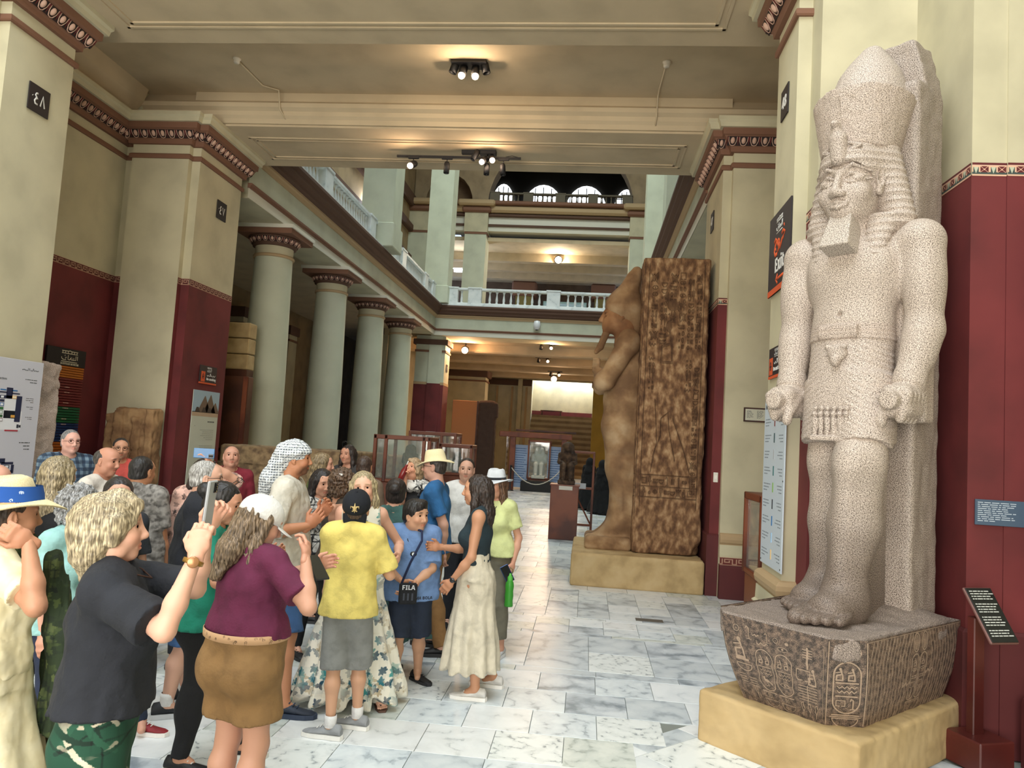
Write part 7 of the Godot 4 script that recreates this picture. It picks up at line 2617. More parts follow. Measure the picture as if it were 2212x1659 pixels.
	put(tubem([Vector3(0.012, 0.27, 0), Vector3(0.02, 0.31, 0), Vector3(0.0, 0.33, 0.01), Vector3(-0.012, 0.3, 0), Vector3(-0.01, 0.27, 0)], 0.003, 6), "carry_loop", mat("#2d6e28", 0.5), bo)
	phone("blue phone in the hand of the woman in the white hat", V(-0.625, 0.735, 6.61), Basis(Vector3.UP, 0.3) * Basis(Vector3.BACK, 0.5), "#1f57a8", "#1f57a8")
	person({"label": "dark-haired man in white t-shirt looking to the camera behind the woman with the cream skirt", "p": [-1.19, 7.62], "h": 1.675, "f": 4.0, "c": 0.015, "sk": "#c99c86", "hair": ["short", "#221c1a", "#332a26"], "top": ["tee", cloth("#e4e4e2", 0.04), 0.7, 0.5], "bot": ["legs", cloth("#23252c"), 0.05]})
	person({"label": "blond woman in black and white top drinking from a red bottle, face lifted", "p": [-1.80, 7.98], "h": 1.62, "f": -28.0, "fem": true, "g": 1.25, "c": 0.015, "sk": "#d79b7c", "hp": -24.0, "hair": ["bob", "#b98a5c", "#dcb98c"], "top": ["tee", cloth("#1b1b1e"), 0.9, 0.5], "bot": ["legs", cloth("#23252c"), 0.05],
		"wr": [-1.86, 1.42, 7.80], "er": Vector3(-0.3, -1, -0.2), "curlr": 0.7, "hdr": Vector3(0.1, 0.9, 0.2)})
	L = M.last
	var sc2 := Sdf.new()
	sc2.ell(Vector3(0, 1.345, 0.01), Vector3(0.20, 0.085, 0.15), 0.03)
	sc2.ell(Vector3(0, 1.44, 0.03), Vector3(0.085, 0.12, 0.085), 0.02, 1)
	sc2.amp = 0.016; sc2.nz = noise(14.0, 4, 2)
	job([sc2], [0.012], "patterned_scarf", M.bw, L.t)
	var dr := thing("drink", "red plastic drink bottle at the lips of the blond woman in black and white", "bottle", V(-1.878, 1.475, 7.76))
	dr.rotation = Vector3(0, 0, -0.35)
	put(lathem([Vector2(0, -0.09), Vector2(0.03, -0.09), Vector2(0.033, -0.03), Vector2(0.03, 0.04), Vector2(0.014, 0.075), Vector2(0.013, 0.1), Vector2(0, 0.1)], 14), "bottle_body", mat("#7a1c1c", 0.25), dr)
	put(tubem([Vector3(0, 0.09, 0), Vector3(0.0, 0.14, 0.0)], 0.005, 6), "straw", mat("#e8e4e0"), dr)
	person({"label": "grey-haired elderly man with glasses, black t-shirt, denim shorts and black running shoes", "p": [-2.52, 4.84], "h": 1.615, "f": 116.0, "g": 1.2, "belly": 0.04, "c": 0.0135, "sk": "#d2a48e", "hair": ["short", "#b9b9b6", "#dcdcda"], "top": ["loose", cloth("#1d2029"), 0.8, 0.47], "bot": ["legs", M.denim, 0.28, 0.6, 0.024],
		"fr": [-2.56, 4.72], "fl": [-2.60, 5.0], "tyr": 6.0, "shoe": ["sneaker", "#1c2026", "#c9ccd0", 1.08], "sock": "#e8e8e8"})
	glasses(mat("#4a3a30", 0.4))
	person({"label": "dark-haired woman with sunglasses on her head, green t-shirt and black leggings", "p": [-2.05, 4.14], "h": 1.535, "f": 100.0, "fem": true, "g": 1.3, "c": 0.0135, "sk": "#c58f74", "hp": 14.0, "hair": ["bun", "#0c0a0b", "#1b1718"], "top": ["tee", cloth("#17806a"), 0.7, 0.5], "bot": ["legs", cloth("#15161a"), 0.05], "wr": [-1.72, 1.12, 4.02], "wl": [-1.74, 1.14, 4.2],
		"fl": [-1.88, 4.26], "fr": [-2.08, 4.02], "shoe": ["sneaker", "#1a1a1d", "#dcdcd8"]})
	glasses(mat("#26221f", 0.2), true)
	# --- behind, left
	person({"label": "woman in pink floral blouse holding a blue phone up before her face", "p": [-3.02, 5.8], "h": 1.58, "f": 28.0, "fem": true, "g": 1.2, "c": 0.015, "sk": "#cd9a80", "hair": ["long", "#241a17", "#3c2c25"], "top": ["loose", M.pinkfl, 1.0, 0.5], "bot": ["legs", cloth("#2b2d33"), 0.05], "wl": [-2.86, 1.57, 5.58], "el": Vector3(1, -0.4, 0), "curll": 0.5, "hdl": Vector3(-0.5, 0.85, 0.1)})
	watch(1, M.black, M.black)
	phone("blue phone held sideways by the woman in the pink blouse", V(-2.885, 1.64, 5.53), Basis(Vector3.UP, PI + 0.25) * Basis(Vector3.BACK, PI / 2), "#3f6f9e", "#4a7aa8")
	person({"label": "close-cropped man in dark red t-shirt looking up beside the pyramid poster pillar", "p": [-3.62, 7.5], "h": 1.66, "f": 30.0, "g": 1.25, "c": 0.016, "sk": "#c4907a", "hp": -8.0, "jaw": 1.2, "hair": ["buzz", "#3c332f", "#5a4e48"], "top": ["tee", cloth("#7e1f30"), 0.9, 0.5], "bot": ["legs", cloth("#2b2d33"), 0.05]})
	lanyard(0.12, "#5a5f66")
	person({"label": "dark-haired man in mottled grey t-shirt seen from behind", "p": [-3.36, 5.5], "h": 1.585, "f": -176.0, "g": 1.25, "c": 0.015, "sk": tan_, "hy": -14.0, "hair": ["short", "#0e0d0e", "#221f20"], "top": ["loose", M.acid, 0.85, 0.49], "bot": ["legs", cloth("#24262d"), 0.05]})
	person({"label": "man with thinning dark hair and white shirt turned right, eyes lowered", "p": [-3.86, 5.8], "h": 1.63, "f": 86.0, "g": 1.05, "c": 0.015, "sk": "#c08a72", "hp": 6.0, "hair": ["bald", "#2d2a2a", "#565150"], "top": ["tee", cloth("#ddd6cc", 0.05), 0.9, 0.5], "bot": ["legs", cloth("#2b2d33"), 0.05]})
	person({"label": "dark-haired woman looking toward the camera past the blond woman's raised arms, red shoes", "p": [-2.82, 4.4], "h": 1.505, "f": 38.0, "fem": true, "c": 0.014, "sk": "#d09c86", "hair": ["pony", "#141112", "#2a2223"], "top": ["tee", cloth("#2c3038"), 0.7, 0.5], "bot": ["legs", cloth("#26324a"), 0.05], "fl": [-2.56, 4.44], "tyl": 55.0, "shoe": ["sneaker", "#8c1a26", "#e6e2de"]})
	person({"label": "woman with curly grey hair, glasses and pale teal top", "p": [-2.73, 3.9], "h": 1.475, "f": 84.0, "fem": true, "g": 1.2, "c": 0.014, "sk": "#cf9c86", "hair": ["curly", "#83868a", "#b9bcc0"], "top": ["tee", cloth("#9fd0cf"), 0.7, 0.5], "bot": ["legs", cloth("#2b3550"), 0.05]})
	glasses(mat("#2c2524", 0.4))
	person({"label": "woman with long streaked blond hair and black sleeveless top seen from behind", "p": [-3.38, 4.6], "h": 1.595, "f": 168.0, "fem": true, "c": 0.0145, "sk": "#cf9c80", "hair": ["long", "#57493a", "#a08c68", "#c9b894"], "top": ["tank", cloth("#17181b"), 0.0, 0.5], "bot": ["legs", cloth("#22242b"), 0.05]})
	person({"label": "tall grey-haired man with glasses and blue plaid shirt before the coloured directory board", "p": [-5.04, 7.0], "h": 1.725, "f": 58.0, "g": 1.2, "c": 0.016, "sk": "#d0a090", "hair": ["short", "#77787a", "#a3a4a6"], "top": ["loose", M.plaid, 2.0, 0.46], "bot": ["legs", cloth("#2b2d33"), 0.05]})
	glasses(mat("#5a2c28", 0.4))
	person({"label": "dark-haired man with black glasses and coral t-shirt before the brown stone slab", "p": [-5.02, 7.8], "h": 1.655, "f": 38.0, "c": 0.016, "sk": "#bd8a6c", "beard": 0.35, "hair": ["short", "#17120f", "#2a211c"], "top": ["tee", cloth("#c9534a"), 0.8, 0.5], "bot": ["legs", cloth("#2b2d33"), 0.05]})
	glasses(mat("#141212", 0.4))
	person({"label": "partly seen visitor cut by the left picture edge above the straw hat", "p": [-3.52, 4.2], "h": 1.56, "f": 124.0, "c": 0.016, "sk": "#c99682", "hair": ["bald", "#b0a89e", "#c9c2b8"], "top": ["tee", cloth("#e0dcd4"), 0.8, 0.5], "bot": ["legs", cloth("#3a3d44"), 0.05]})
	# --- behind, middle
	person({"label": "blond woman in olive shirt turned right behind the man in the headscarf", "p": [-2.64, 7.4], "h": 1.64, "f": 105.0, "fem": true, "g": 1.15, "c": 0.016, "sk": "#cf9a82", "hair": ["long", "#7a6244", "#a88f66"], "top": ["loose", cloth("#5f6a3c"), 2.0, 0.47], "bot": ["legs", cloth("#3a3d34"), 0.05]})
	person({"label": "woman with dark hair and sunglasses pushed up standing farthest back before the stone ledge", "p": [-2.86, 9.0], "h": 1.71, "f": -16.0, "fem": true, "c": 0.018, "sk": "#c48e74", "hair": ["long", "#1d1614", "#32241f"], "top": ["tee", cloth("#3c3a3a"), 0.8, 0.5], "bot": ["legs", cloth("#23252c"), 0.05]})
	glasses(mat("#1c1a1a", 0.2), true)
	person({"label": "dark-haired young woman looking down, black trousers, beside the gesturing man's hands", "p": [-2.30, 6.5], "h": 1.525, "f": 48.0, "fem": true, "c": 0.016, "sk": "#cf9c82", "hp": 12.0, "hair": ["long", "#120f10", "#241c1c"], "top": ["tank", M.bw, 0.0, 0.52], "bot": ["legs", cloth("#17181c"), 0.05], "fl": [-2.12, 6.5], "fr": [-2.30, 6.22], "shoe": ["sneaker", "#16171a", "#26272b"]})
	person({"label": "woman with curly brown hair held by a white clip, arm bent, turned away", "p": [-1.97, 6.05], "h": 1.55, "f": 150.0, "fem": true, "g": 1.1, "c": 0.015, "sk": "#c9967c", "hair": ["curly", "#4a3428", "#7d5e46"], "top": ["tank", cloth("#4a4038"), 0.0, 0.5], "bot": ["legs", cloth("#1f2024"), 0.05], "wr": [-1.90, 1.05, 5.75], "wl": [-1.75, 1.1, 6.15]})
	on_head(boxm(Vector3(0.05, 0.018, 0.012), 0.004), "hair_clip", mat("#eceae6", 0.3), Transform3D(Basis.IDENTITY, Vector3(-0.06, 0.09, -0.10)))
	person({"label": "dark-haired woman with bun and teal sleeveless dress, bare back to the camera", "p": [-1.50, 6.0], "h": 1.515, "f": -172.0, "fem": true, "g": 1.15, "c": 0.015, "sk": "#dba890", "hair": ["bun", "#15100f", "#2c2220"], "top": ["tank", cloth("#466a66"), 0.0, 0.5, 0.012, "bodice"], "bot": ["skirt", cloth("#466a66"), 0.2, 0.6, 0.24], "botname": "dress_skirt"})
	person({"label": "brown-haired person seen from behind between the other visitors", "p": [-2.28, 7.7], "h": 1.63, "f": 175.0, "c": 0.017, "sk": tan_, "hair": ["short", "#3a2a22", "#543e32"], "top": ["tee", cloth("#7d6a58"), 0.8, 0.5], "bot": ["legs", cloth("#2b2d33"), 0.05]})
	# --- far away: figures in long black robes
	for q in [[0.11, 23.0, 1.53, 150.0, "left black-robed woman walking far down the hall beyond the brown colossus"], [0.47, 21.8, 1.50, 135.0, "right black-robed woman walking far down the hall, pale shoe showing"]]:
		person({"label": q[4], "p": [q[0], q[1]], "h": q[2], "f": q[3], "fem": true, "g": 1.3, "c": 0.024, "sk": "#8a5f48", "hair": ["none", "#111111", "#111111"], "top": ["loose", cloth("#101013"), 2.0, 0.45, 0.02, "black_robe"], "bot": ["skirt", cloth("#101013"), 0.03, 0.6, 0.30], "botname": "robe_skirt", "shoe": ["sneaker", "#8c8a86", "#9c9a96"]})
		L = M.last
		var hb := Sdf.new()
		hb.xf = (L.hx as Transform3D)
		hb.ell(Vector3(0, 0.02, -0.025), Vector3(0.10, 0.125, 0.125), 0.03)
		hb.limb(Vector3(0, -0.05, -0.03), Vector3(0, -0.26, -0.02), 0.10, 0.18, 0.08)
		hb.ell(Vector3(0, 0.0, 0.11), Vector3(0.055, 0.08, 0.07), 0.02, 1)
		job([hb], [0.016], "black_headscarf", cloth("#101013"), L.t)

# ---------- signs ----------
func sign_node(called: String, label: String, cat: String, at: Vector3, side: int) -> Node3D:
	# side 1: on a wall that looks to +x, -1: to -x, 0: towards the camera
	return thing(called, label, cat, at, PI / 2 * side)

# flat pen strokes, drawn in a box of the given size round the middle
func ink(strokes: Array, size: Vector2, r: float, m: Material, called: String, parent: Node, at := Vector3.ZERO) -> void:
	var g := G.new()
	g.xf = Transform3D(Basis.from_scale(Vector3(1, 1, 0.3)), Vector3.ZERO)
	for s in strokes:
		var pts := []
		for p in s: pts.append(Vector3((p[0] - 0.5) * size.x, (p[1] - 0.5) * size.y, 0))
		g.tube(pts, r, 6)
	put(g.done(), called, m, parent, at)

func arc(cx: float, cy: float, rx: float, ry: float, a0: float, a1: float, n := 8) -> Array:
	var o := []
	for i in n + 1:
		var a := deg_to_rad(lerpf(a0, a1, float(i) / n))
		o.append([cx + cos(a) * rx, cy + sin(a) * ry])
	return o

# lines of print too small to read: thin broken bars
func print_lines(x: float, y: float, w: float, rows: int, pitch: float, th: float, m: Material, parent: Node, seed_: int, right := false, z := 0.006) -> void:
	var g := G.new()
	var r := RandomNumberGenerator.new()
	r.seed = seed_
	for i in rows:
		var l := w * (0.65 + 0.35 * r.randf()) if i < rows - 1 else w * 0.5
		var cx := 0.0
		while cx < l - 0.01:
			var k := minf(l - cx, 0.012 + 0.045 * r.randf())
			var px := (x + w - cx - k / 2) if right else (x + cx + k / 2)
			g.box(Vector3(px, y - i * pitch, z), Vector3(k, th, 0.001))
			cx += k + 0.008
	put(g.done(), "print_lines", m, parent)

const LOGO := [[[0.05, 0.75], [0.95, 0.75]], [[0.05, 0.95], [0.4, 0.95], [0.5, 1.0], [0.6, 0.95], [0.95, 0.95]], [[0.1, 0.75], [0.1, 0.95]], [[0.25, 0.75], [0.25, 0.95]], [[0.4, 0.75], [0.4, 0.95]], [[0.6, 0.75], [0.6, 0.95]], [[0.75, 0.75], [0.75, 0.95]], [[0.9, 0.75], [0.9, 0.95]],
	[[0.95, 0.62], [0.95, 0.25]], [[0.86, 0.62], [0.86, 0.25], [0.7, 0.25], [0.68, 0.4], [0.76, 0.42], [0.74, 0.25], [0.6, 0.25], [0.55, 0.4], [0.62, 0.45], [0.5, 0.22], [0.42, 0.25], [0.42, 0.62]], [[0.34, 0.4], [0.26, 0.4], [0.3, 0.2], [0.14, 0.2], [0.06, 0.3], [0.06, 0.42]], [[0.22, 0.55], [0.26, 0.58]], [[0.05, 0.05], [0.95, 0.05]]]
const FOUR := [[0.72, 0.95], [0.45, 0.92], [0.30, 0.75], [0.55, 0.60], [0.72, 0.55], [0.45, 0.50], [0.22, 0.28], [0.35, 0.08], [0.78, 0.05]]

func number_sign(label: String, at: Vector3, side: int, w: float, strokes: Array, text := "") -> void:
	var t := sign_node("number_sign", label, "sign", at, side)
	bx("plate", Vector3.ZERO, Vector3(w, 0.29, 0.012), mat("#1d1416", 0.6), t, 0.002)
	if text: put(words(text, 0.155, 0.003, "Droid Sans", true), "numerals", mat("#dcdad4"), t, Vector3(0, 0, 0.008))
	else: ink(strokes, Vector2(0.17, 0.13), 0.011, mat("#dcdad4"), "numerals", t, Vector3(0.0, 0, 0.007))

func signs() -> void:
	var pale := mat("#dcdad4", 0.7)
	var org := mat("#d4582a", 0.7)
	var ink_ := mat("#5a5c5e", 0.8)
	var four := []
	for p in FOUR: four.append([p[0] * 0.48, p[1]])
	number_sign("black square plate with white Arabic numerals 48 on the near left pillar", V(-5.985, 5.185, 7.27), 1, 0.305, [four, [[0.62, 0.05], [0.78, 0.95], [0.98, 0.05]], [[-0.1, 0.62], [-0.08, 0.6]]])
	number_sign("black square plate with white Arabic numerals 47 on the pyramid poster pillar", V(-5.985, 5.26, 11.33), 1, 0.30, [four, [[0.58, 0.95], [0.78, 0.05], [0.98, 0.95]], [[-0.1, 0.62], [-0.08, 0.6]]])
	number_sign("black square plate with white number 48 high on the Exit pillar", V(1.672, 5.18, 7.075), -1, 0.25, [], "48")
	number_sign("black plate with number 47 on the olive right pillar edge", V(1.672, 5.29, 11.25), -1, 0.25, [], "47")
	number_sign("tiny black number plate on the far left pillar under the bridge", V(-5.61, 4.6, 29.2), 1, 0.3, [four, [[0.62, 0.05], [0.78, 0.95], [0.98, 0.05]]])
	# Exit
	var t := sign_node("exit_sign", "dark Exit sign with orange Arabic word, arrow to the left and orange lower edge", "sign", V(1.668, 3.775, 7.07), -1)
	bx("plate", Vector3.ZERO, Vector3(0.77, 0.765, 0.014), mat("#2a2326", 0.6), t, 0.002)
	bx("orange_edge", Vector3(0, -0.355, 0.002), Vector3(0.772, 0.055, 0.014), org, t)
	ink(LOGO, Vector2(0.24, 0.15), 0.0055, pale, "logo", t, Vector3(0.0, 0.245, 0.008))
	var khr := [[[0.70, 0.74], [0.82, 0.80], [0.97, 0.70], [0.84, 0.56], [0.72, 0.52], [0.64, 0.40], [0.54, 0.24]], [[0.88, 0.97], [0.90, 0.98]], arc(0.40, 0.52, 0.075, 0.10, 0, 360, 10), [[0.475, 0.5], [0.46, 0.32], [0.34, 0.20]], [[0.02, 0.66], [0.14, 0.74], [0.27, 0.66], [0.10, 0.50], [0.03, 0.30], [0.12, 0.12], [0.29, 0.14]], [[0.16, 0.34], [0.18, 0.35]]]
	ink(khr, Vector2(0.40, 0.25), 0.018, org, "arabic_word", t, Vector3(0.02, 0.07, 0.008))
	put(words("Exit", 0.185, 0.004, "Droid Sans", true), "exit_word", pale, t, Vector3(0.03, -0.13, 0.009))
	ink([[[0.05, 0.5], [1.0, 0.5]], [[0.25, 0.95], [0.02, 0.5], [0.25, 0.05]]], Vector2(0.28, 0.09), 0.014, org, "arrow", t, Vector3(0.05, -0.265, 0.008))
	# do not touch, no smoking
	for q in [["do_not_touch_sign", "small brown Do not touch sign with an orange pictogram on the Exit pillar", V(1.668, 2.735, 7.06), -1, 0.51, 0.285, "Do not touch"], ["no_smoking_sign", "small dark No smoking sign with an orange pictogram above the pyramid poster", V(-5.985, 2.63, 11.375), 1, 0.53, 0.285, "No smoking"]]:
		t = sign_node(q[0], q[1], "sign", q[2], q[3])
		bx("plate", Vector3.ZERO, Vector3(q[4], q[5], 0.012), mat("#2b2023", 0.6), t, 0.002)
		bx("orange_edge", Vector3(0, -q[5] / 2 + 0.012, 0.002), Vector3(q[4] + 0.004, 0.024, 0.012), org, t)
		bx("pictogram", Vector3(-0.165, -0.03, 0.007), Vector3(0.12, 0.16, 0.004), org, t, 0.002)
		ink([[[0.3, 0.2], [0.3, 0.75], [0.5, 0.85], [0.7, 0.7], [0.7, 0.2]], [[0.15, 0.5], [0.85, 0.5]]], Vector2(0.09, 0.12), 0.007, mat("#2b2023"), "pictogram_mark", t, Vector3(-0.165, -0.03, 0.01))
		ink(LOGO, Vector2(0.15, 0.075), 0.003, pale, "logo", t, Vector3(0.02, 0.085, 0.007))
		ink([[[0.98, 0.6], [0.9, 0.3], [0.8, 0.35], [0.78, 0.6], [0.72, 0.3], [0.6, 0.3], [0.56, 0.55], [0.5, 0.3]], [[0.44, 0.9], [0.44, 0.3]], [[0.38, 0.9], [0.38, 0.3], [0.26, 0.3], [0.2, 0.55], [0.14, 0.3], [0.04, 0.3], [0.02, 0.5]]], Vector2(0.27, 0.07), 0.005, pale, "arabic_words", t, Vector3(0.085, 0.0, 0.007))
		put(words(q[6], 0.052, 0.003, "Droid Sans", true), "words", pale, t, Vector3(0.09, -0.062, 0.008))
	# timeline panel
	t = sign_node("timeline_panel", "tall pale blue-white timeline panel with small coloured bars on the Exit pillar", "panel", V(1.667, 1.67, 7.02), -1)
	bx("board", Vector3.ZERO, Vector3(0.76, 1.54, 0.012), mat("#c9d4de", 0.5), t, 0.002)
	put(words("Timeline", 0.05, 0.002, "Droid Sans"), "heading", ink_, t, Vector3(-0.25, 0.66, 0.008))
	var cols := ["#7a3a34", "#2f4a4c", "#a8aaae", "#2f6a68", "#7ea850", "#2b2d34", "#2a6aa0", "#9cc2e2", "#e6c284"]
	for i in 9:
		var y := 0.52 - 0.147 * i
		bx("time_bar", Vector3(0.02, y, 0.008), Vector3(0.022, 0.085, 0.004), mat(cols[i]), t)
		print_lines(-0.33, y + 0.025, 0.26, 3, 0.028, 0.010, mat("#7d8790"), t, 60 + i)
		print_lines(0.12, y + 0.02, 0.2, 3, 0.028, 0.009, mat("#7d8790"), t, 80 + i, true)
	for q in [[-0.35, -0.74], [0.35, -0.74], [-0.35, 0.74], [0.35, 0.74], [0.36, 0.0]]:
		put(lathem([Vector2(0.008, 0), Vector2(0.007, 0.004), Vector2(0, 0.004)], 10), "screw", M.metal, t, Vector3(q[0], q[1], 0.006), Vector3(PI / 2, 0, 0))
	# floor plan panel on the near left pillar
	t = sign_node("floor_plan_panel", "large white floor plan panel with navy and coloured rooms at the left edge", "panel", V(-5.965, 1.66, 7.20), 1)
	bx("board", Vector3.ZERO, Vector3(1.06, 1.52, 0.016), mat("#c8c9d2", 0.5), t, 0.003)
	for r in [[7.154, 7.229, 2.084, 2.097, "2f6ea8"], [7.308, 7.385, 2.084, 2.096, "2f6ea8"], [7.238, 7.321, 2.007, 2.117, "1b2140"], [7.141, 7.247, 2.059, 2.072, "1b2140"], [7.312, 7.422, 2.054, 2.066, "1b2140"], [7.221, 7.319, 2.003, 2.035, "1b2140"], [7.156, 7.219, 2.003, 2.033, "1b2140"], [7.168, 7.204, 2.008, 2.028, "e8ecf0"], [7.162, 7.218, 1.968, 1.991, "1b2140"], [7.163, 7.217, 1.924, 1.957, "2a64a0"], [7.172, 7.207, 1.929, 1.951, "e8ecf0"], [7.167, 7.215, 1.887, 1.912, "2f6d3c"], [7.170, 7.215, 1.846, 1.876, "3f8a44"], [7.177, 7.207, 1.851, 1.871, "e8ecf0"], [7.176, 7.216, 1.808, 1.834, "2f5d34"], [7.181, 7.220, 1.765, 1.800, "6a3430"], [7.187, 7.214, 1.770, 1.795, "e8ecf0"], [7.316, 7.385, 2.005, 2.038, "e0b064"], [7.326, 7.376, 2.011, 2.032, "f4e8cc"], [7.329, 7.387, 1.809, 1.836, "dfa348"], [7.382, 7.460, 1.766, 2.037, "1b2140"], [7.265, 7.447, 1.667, 1.682, "a8303c"], [7.424, 7.450, 1.703, 1.741, "2b2f3a"], [7.455, 7.480, 1.709, 1.735, "2b2f3a"], [7.241, 7.316, 1.338, 1.387, "1b2140"], [7.269, 7.433, 1.323, 1.348, "1b2140"], [7.319, 7.381, 1.285, 1.317, "1b2140"], [7.329, 7.368, 1.290, 1.312, "e8ecf0"], [7.410, 7.447, 1.231, 1.319, "1b2140"], [7.333, 7.423, 1.232, 1.261, "1b2140"]]:
		var z := 0.0095 if r[4] != "e8ecf0" and r[4] != "f4e8cc" else 0.0115
		bx("plan_room", Vector3((r[0] + r[1]) / 2 - 7.20, (r[2] + r[3]) / 2 - 1.66, z), Vector3(absf(r[1] - r[0]), absf(r[3] - r[2]), 0.003), mat("#" + r[4]), t)
	bx("plan_ground", Vector3(0.10, 0.12, 0.0083), Vector3(0.36, 0.20, 0.001), mat("#e4e6ea"), t)
	bx("plan_court", Vector3(0.11, 0.26, 0.0083), Vector3(0.16, 0.24, 0.001), mat("#e4e6ea"), t)
	ink([[[0.98, 0.5], [0.9, 0.35], [0.8, 0.5], [0.72, 0.35], [0.66, 0.9], [0.62, 0.35], [0.5, 0.4]], [[0.44, 0.9], [0.44, 0.35]], [[0.36, 0.9], [0.36, 0.35], [0.2, 0.35], [0.14, 0.55], [0.02, 0.4]]], Vector2(0.25, 0.045), 0.004, ink_, "arabic_heading", t, Vector3(0.34, 0.665, 0.009))
	print_lines(0.25, 0.56, 0.2, 2, 0.028, 0.008, ink_, t, 5, true, 0.009)
	print_lines(0.31, 0.36, 0.12, 3, 0.02, 0.005, ink_, t, 6, true, 0.009)
	print_lines(0.31, 0.27, 0.12, 2, 0.02, 0.005, ink_, t, 7, true, 0.009)
	print_lines(0.31, 0.16, 0.12, 2, 0.02, 0.005, ink_, t, 8, true, 0.009)
	print_lines(0.28, -0.11, 0.16, 3, 0.035, 0.010, ink_, t, 9, true, 0.009)
	put(words("Collections", 0.03, 0.002), "heading", ink_, t, Vector3(-0.05, 0.545, 0.009))
	# coloured directory board with slats
	t = sign_node("directory_board", "tall directory board of orange, red, green and blue slats under a black museum heading", "directory", V(-7.183, 1.9, 9.70), 1)
	bx("heading_board", Vector3(0, 0.765, 0.02), Vector3(0.78, 0.235, 0.03), mat("#1c1416", 0.6), t, 0.003)
	ink(LOGO, Vector2(0.36, 0.16), 0.006, mat("#d8ceb4"), "logo", t, Vector3(0.05, 0.775, 0.036))
	put(words("EGYPTIAN MUSEUM", 0.036, 0.002, "Droid Serif", true), "museum_name", mat("#d8ceb4"), t, Vector3(0.06, 0.672, 0.037))
	var y2 := 0.645
	var sl := [["#b3661c", 5, 0.033], ["#6e2022", 11, 0.036], ["#1c5a38", 6, 0.037], ["#1f3560", 7, 0.037], ["#a85a20", 12, 0.037]]
	var k := 0
	for b in sl:
		for i in b[1]:
			var o := bx("slat", Vector3(0, y2 - b[2] / 2, 0.018), Vector3(0.77, b[2] - 0.006, 0.028), mat(b[0], 0.4), t, 0.006)
			if (k * 7) % 3 > 0 and k > 4: print_lines(-0.30 if k % 2 else 0.02, 0.0, 0.22, 1, 0.02, 0.010, mat("#c9a99a"), o, 200 + k, false, 0.0145)
			y2 -= b[2]
			k += 1
	# pyramid poster
	t = sign_node("poster", "poster with a photograph of three pyramids over pale text on the dark red pillar face", "poster", V(-5.985, 1.50, 11.39), 1)
	bx("board", Vector3.ZERO, Vector3(0.82, 1.76, 0.01), mat("#c3c6b6", 0.6), t, 0.002)
	bx("sky_print", Vector3(0, 0.71, 0.0056), Vector3(0.82, 0.34, 0.001), mat("#9db4c2", 0.6), t)
	bx("sand_print", Vector3(0, 0.515, 0.0056), Vector3(0.82, 0.07, 0.001), mat("#b59b80", 0.6), t)
	var g := G.new()
	g.flat()
	for q in [[-0.06, 0.30, 0.20], [0.12, 0.33, 0.19], [0.28, 0.19, 0.15]]:
		g.quad(Vector3(q[0] - q[2], 0.545, 0.0068), Vector3(q[0], 0.545 + q[1] * 0.85, 0.0068), Vector3(q[0] + 0.02, 0.545 + q[1] * 0.85, 0.0068), Vector3(q[0] + q[2], 0.545, 0.0068))
	put(g.done(), "pyramids_print", mat("#6d5a4a", 0.6), t)
	g = G.new()
	g.flat()
	for q in [-0.25, -0.05, 0.12]:
		g.quad(Vector3(q - 0.08, 0.545, 0.0075), Vector3(q - 0.04, 0.62, 0.0075), Vector3(q + 0.02, 0.62, 0.0075), Vector3(q + 0.07, 0.545, 0.0075))
	put(g.done(), "small_pyramids_print", mat("#3d332b", 0.6), t)
	print_lines(-0.12, 0.40, 0.42, 1, 0.03, 0.022, mat("#6b6c66"), t, 11, true)
	print_lines(-0.15, 0.27, 0.45, 6, 0.03, 0.006, mat("#8c8e86"), t, 12, true)
	print_lines(-0.30, 0.33, 0.06, 1, 0.03, 0.008, mat("#6b6c66"), t, 13)
	print_lines(-0.12, 0.02, 0.42, 7, 0.03, 0.006, mat("#8c8e86"), t, 14, true)
	# blue text panel on the right wall
	t = sign_node("text_panel", "small slate blue text panel on the dark red wall at the right edge", "panel", V(2.90, 1.585, 5.432), 0)
	bx("board", Vector3.ZERO, Vector3(0.58, 0.17, 0.012), mat("#46586c", 0.5), t, 0.002)
	print_lines(-0.275, 0.065, 0.25, 10, 0.0135, 0.005, mat("#b9c4ce"), t, 21)
	print_lines(0.01, 0.055, 0.27, 9, 0.0135, 0.005, mat("#b9c4ce"), t, 22, true)
	# framed notice on the olive pillar
	t = sign_node("framed_notice", "small framed printed notice on the olive pillar beside the Exit pillar", "notice", V(2.2, 2.42, 10.365), 0)
	bx("frame", Vector3.ZERO, Vector3(0.30, 0.19, 0.02), M.wooddk, t, 0.003)
	bx("sheet", Vector3(0, 0, 0.011), Vector3(0.26, 0.15, 0.002), mat("#c9c8b4"), t)
	print_lines(-0.11, 0.05, 0.09, 8, 0.013, 0.005, ink_, t, 31, false, 0.0125)
	print_lines(0.02, 0.05, 0.09, 8, 0.013, 0.005, ink_, t, 32, false, 0.0125)
	t = sign_node("wall_switch", "small white switch plate on the dark red face beside the brown colossus", "switch", V(1.735, 1.56, 10.472), 0)
	bx("plate", Vector3.ZERO, Vector3(0.06, 0.13, 0.016), mat("#e2dfd4", 0.4), t, 0.003)
	bx("rocker", Vector3(0, 0, 0.01), Vector3(0.03, 0.05, 0.008), mat("#f0eee6", 0.3), t, 0.002)
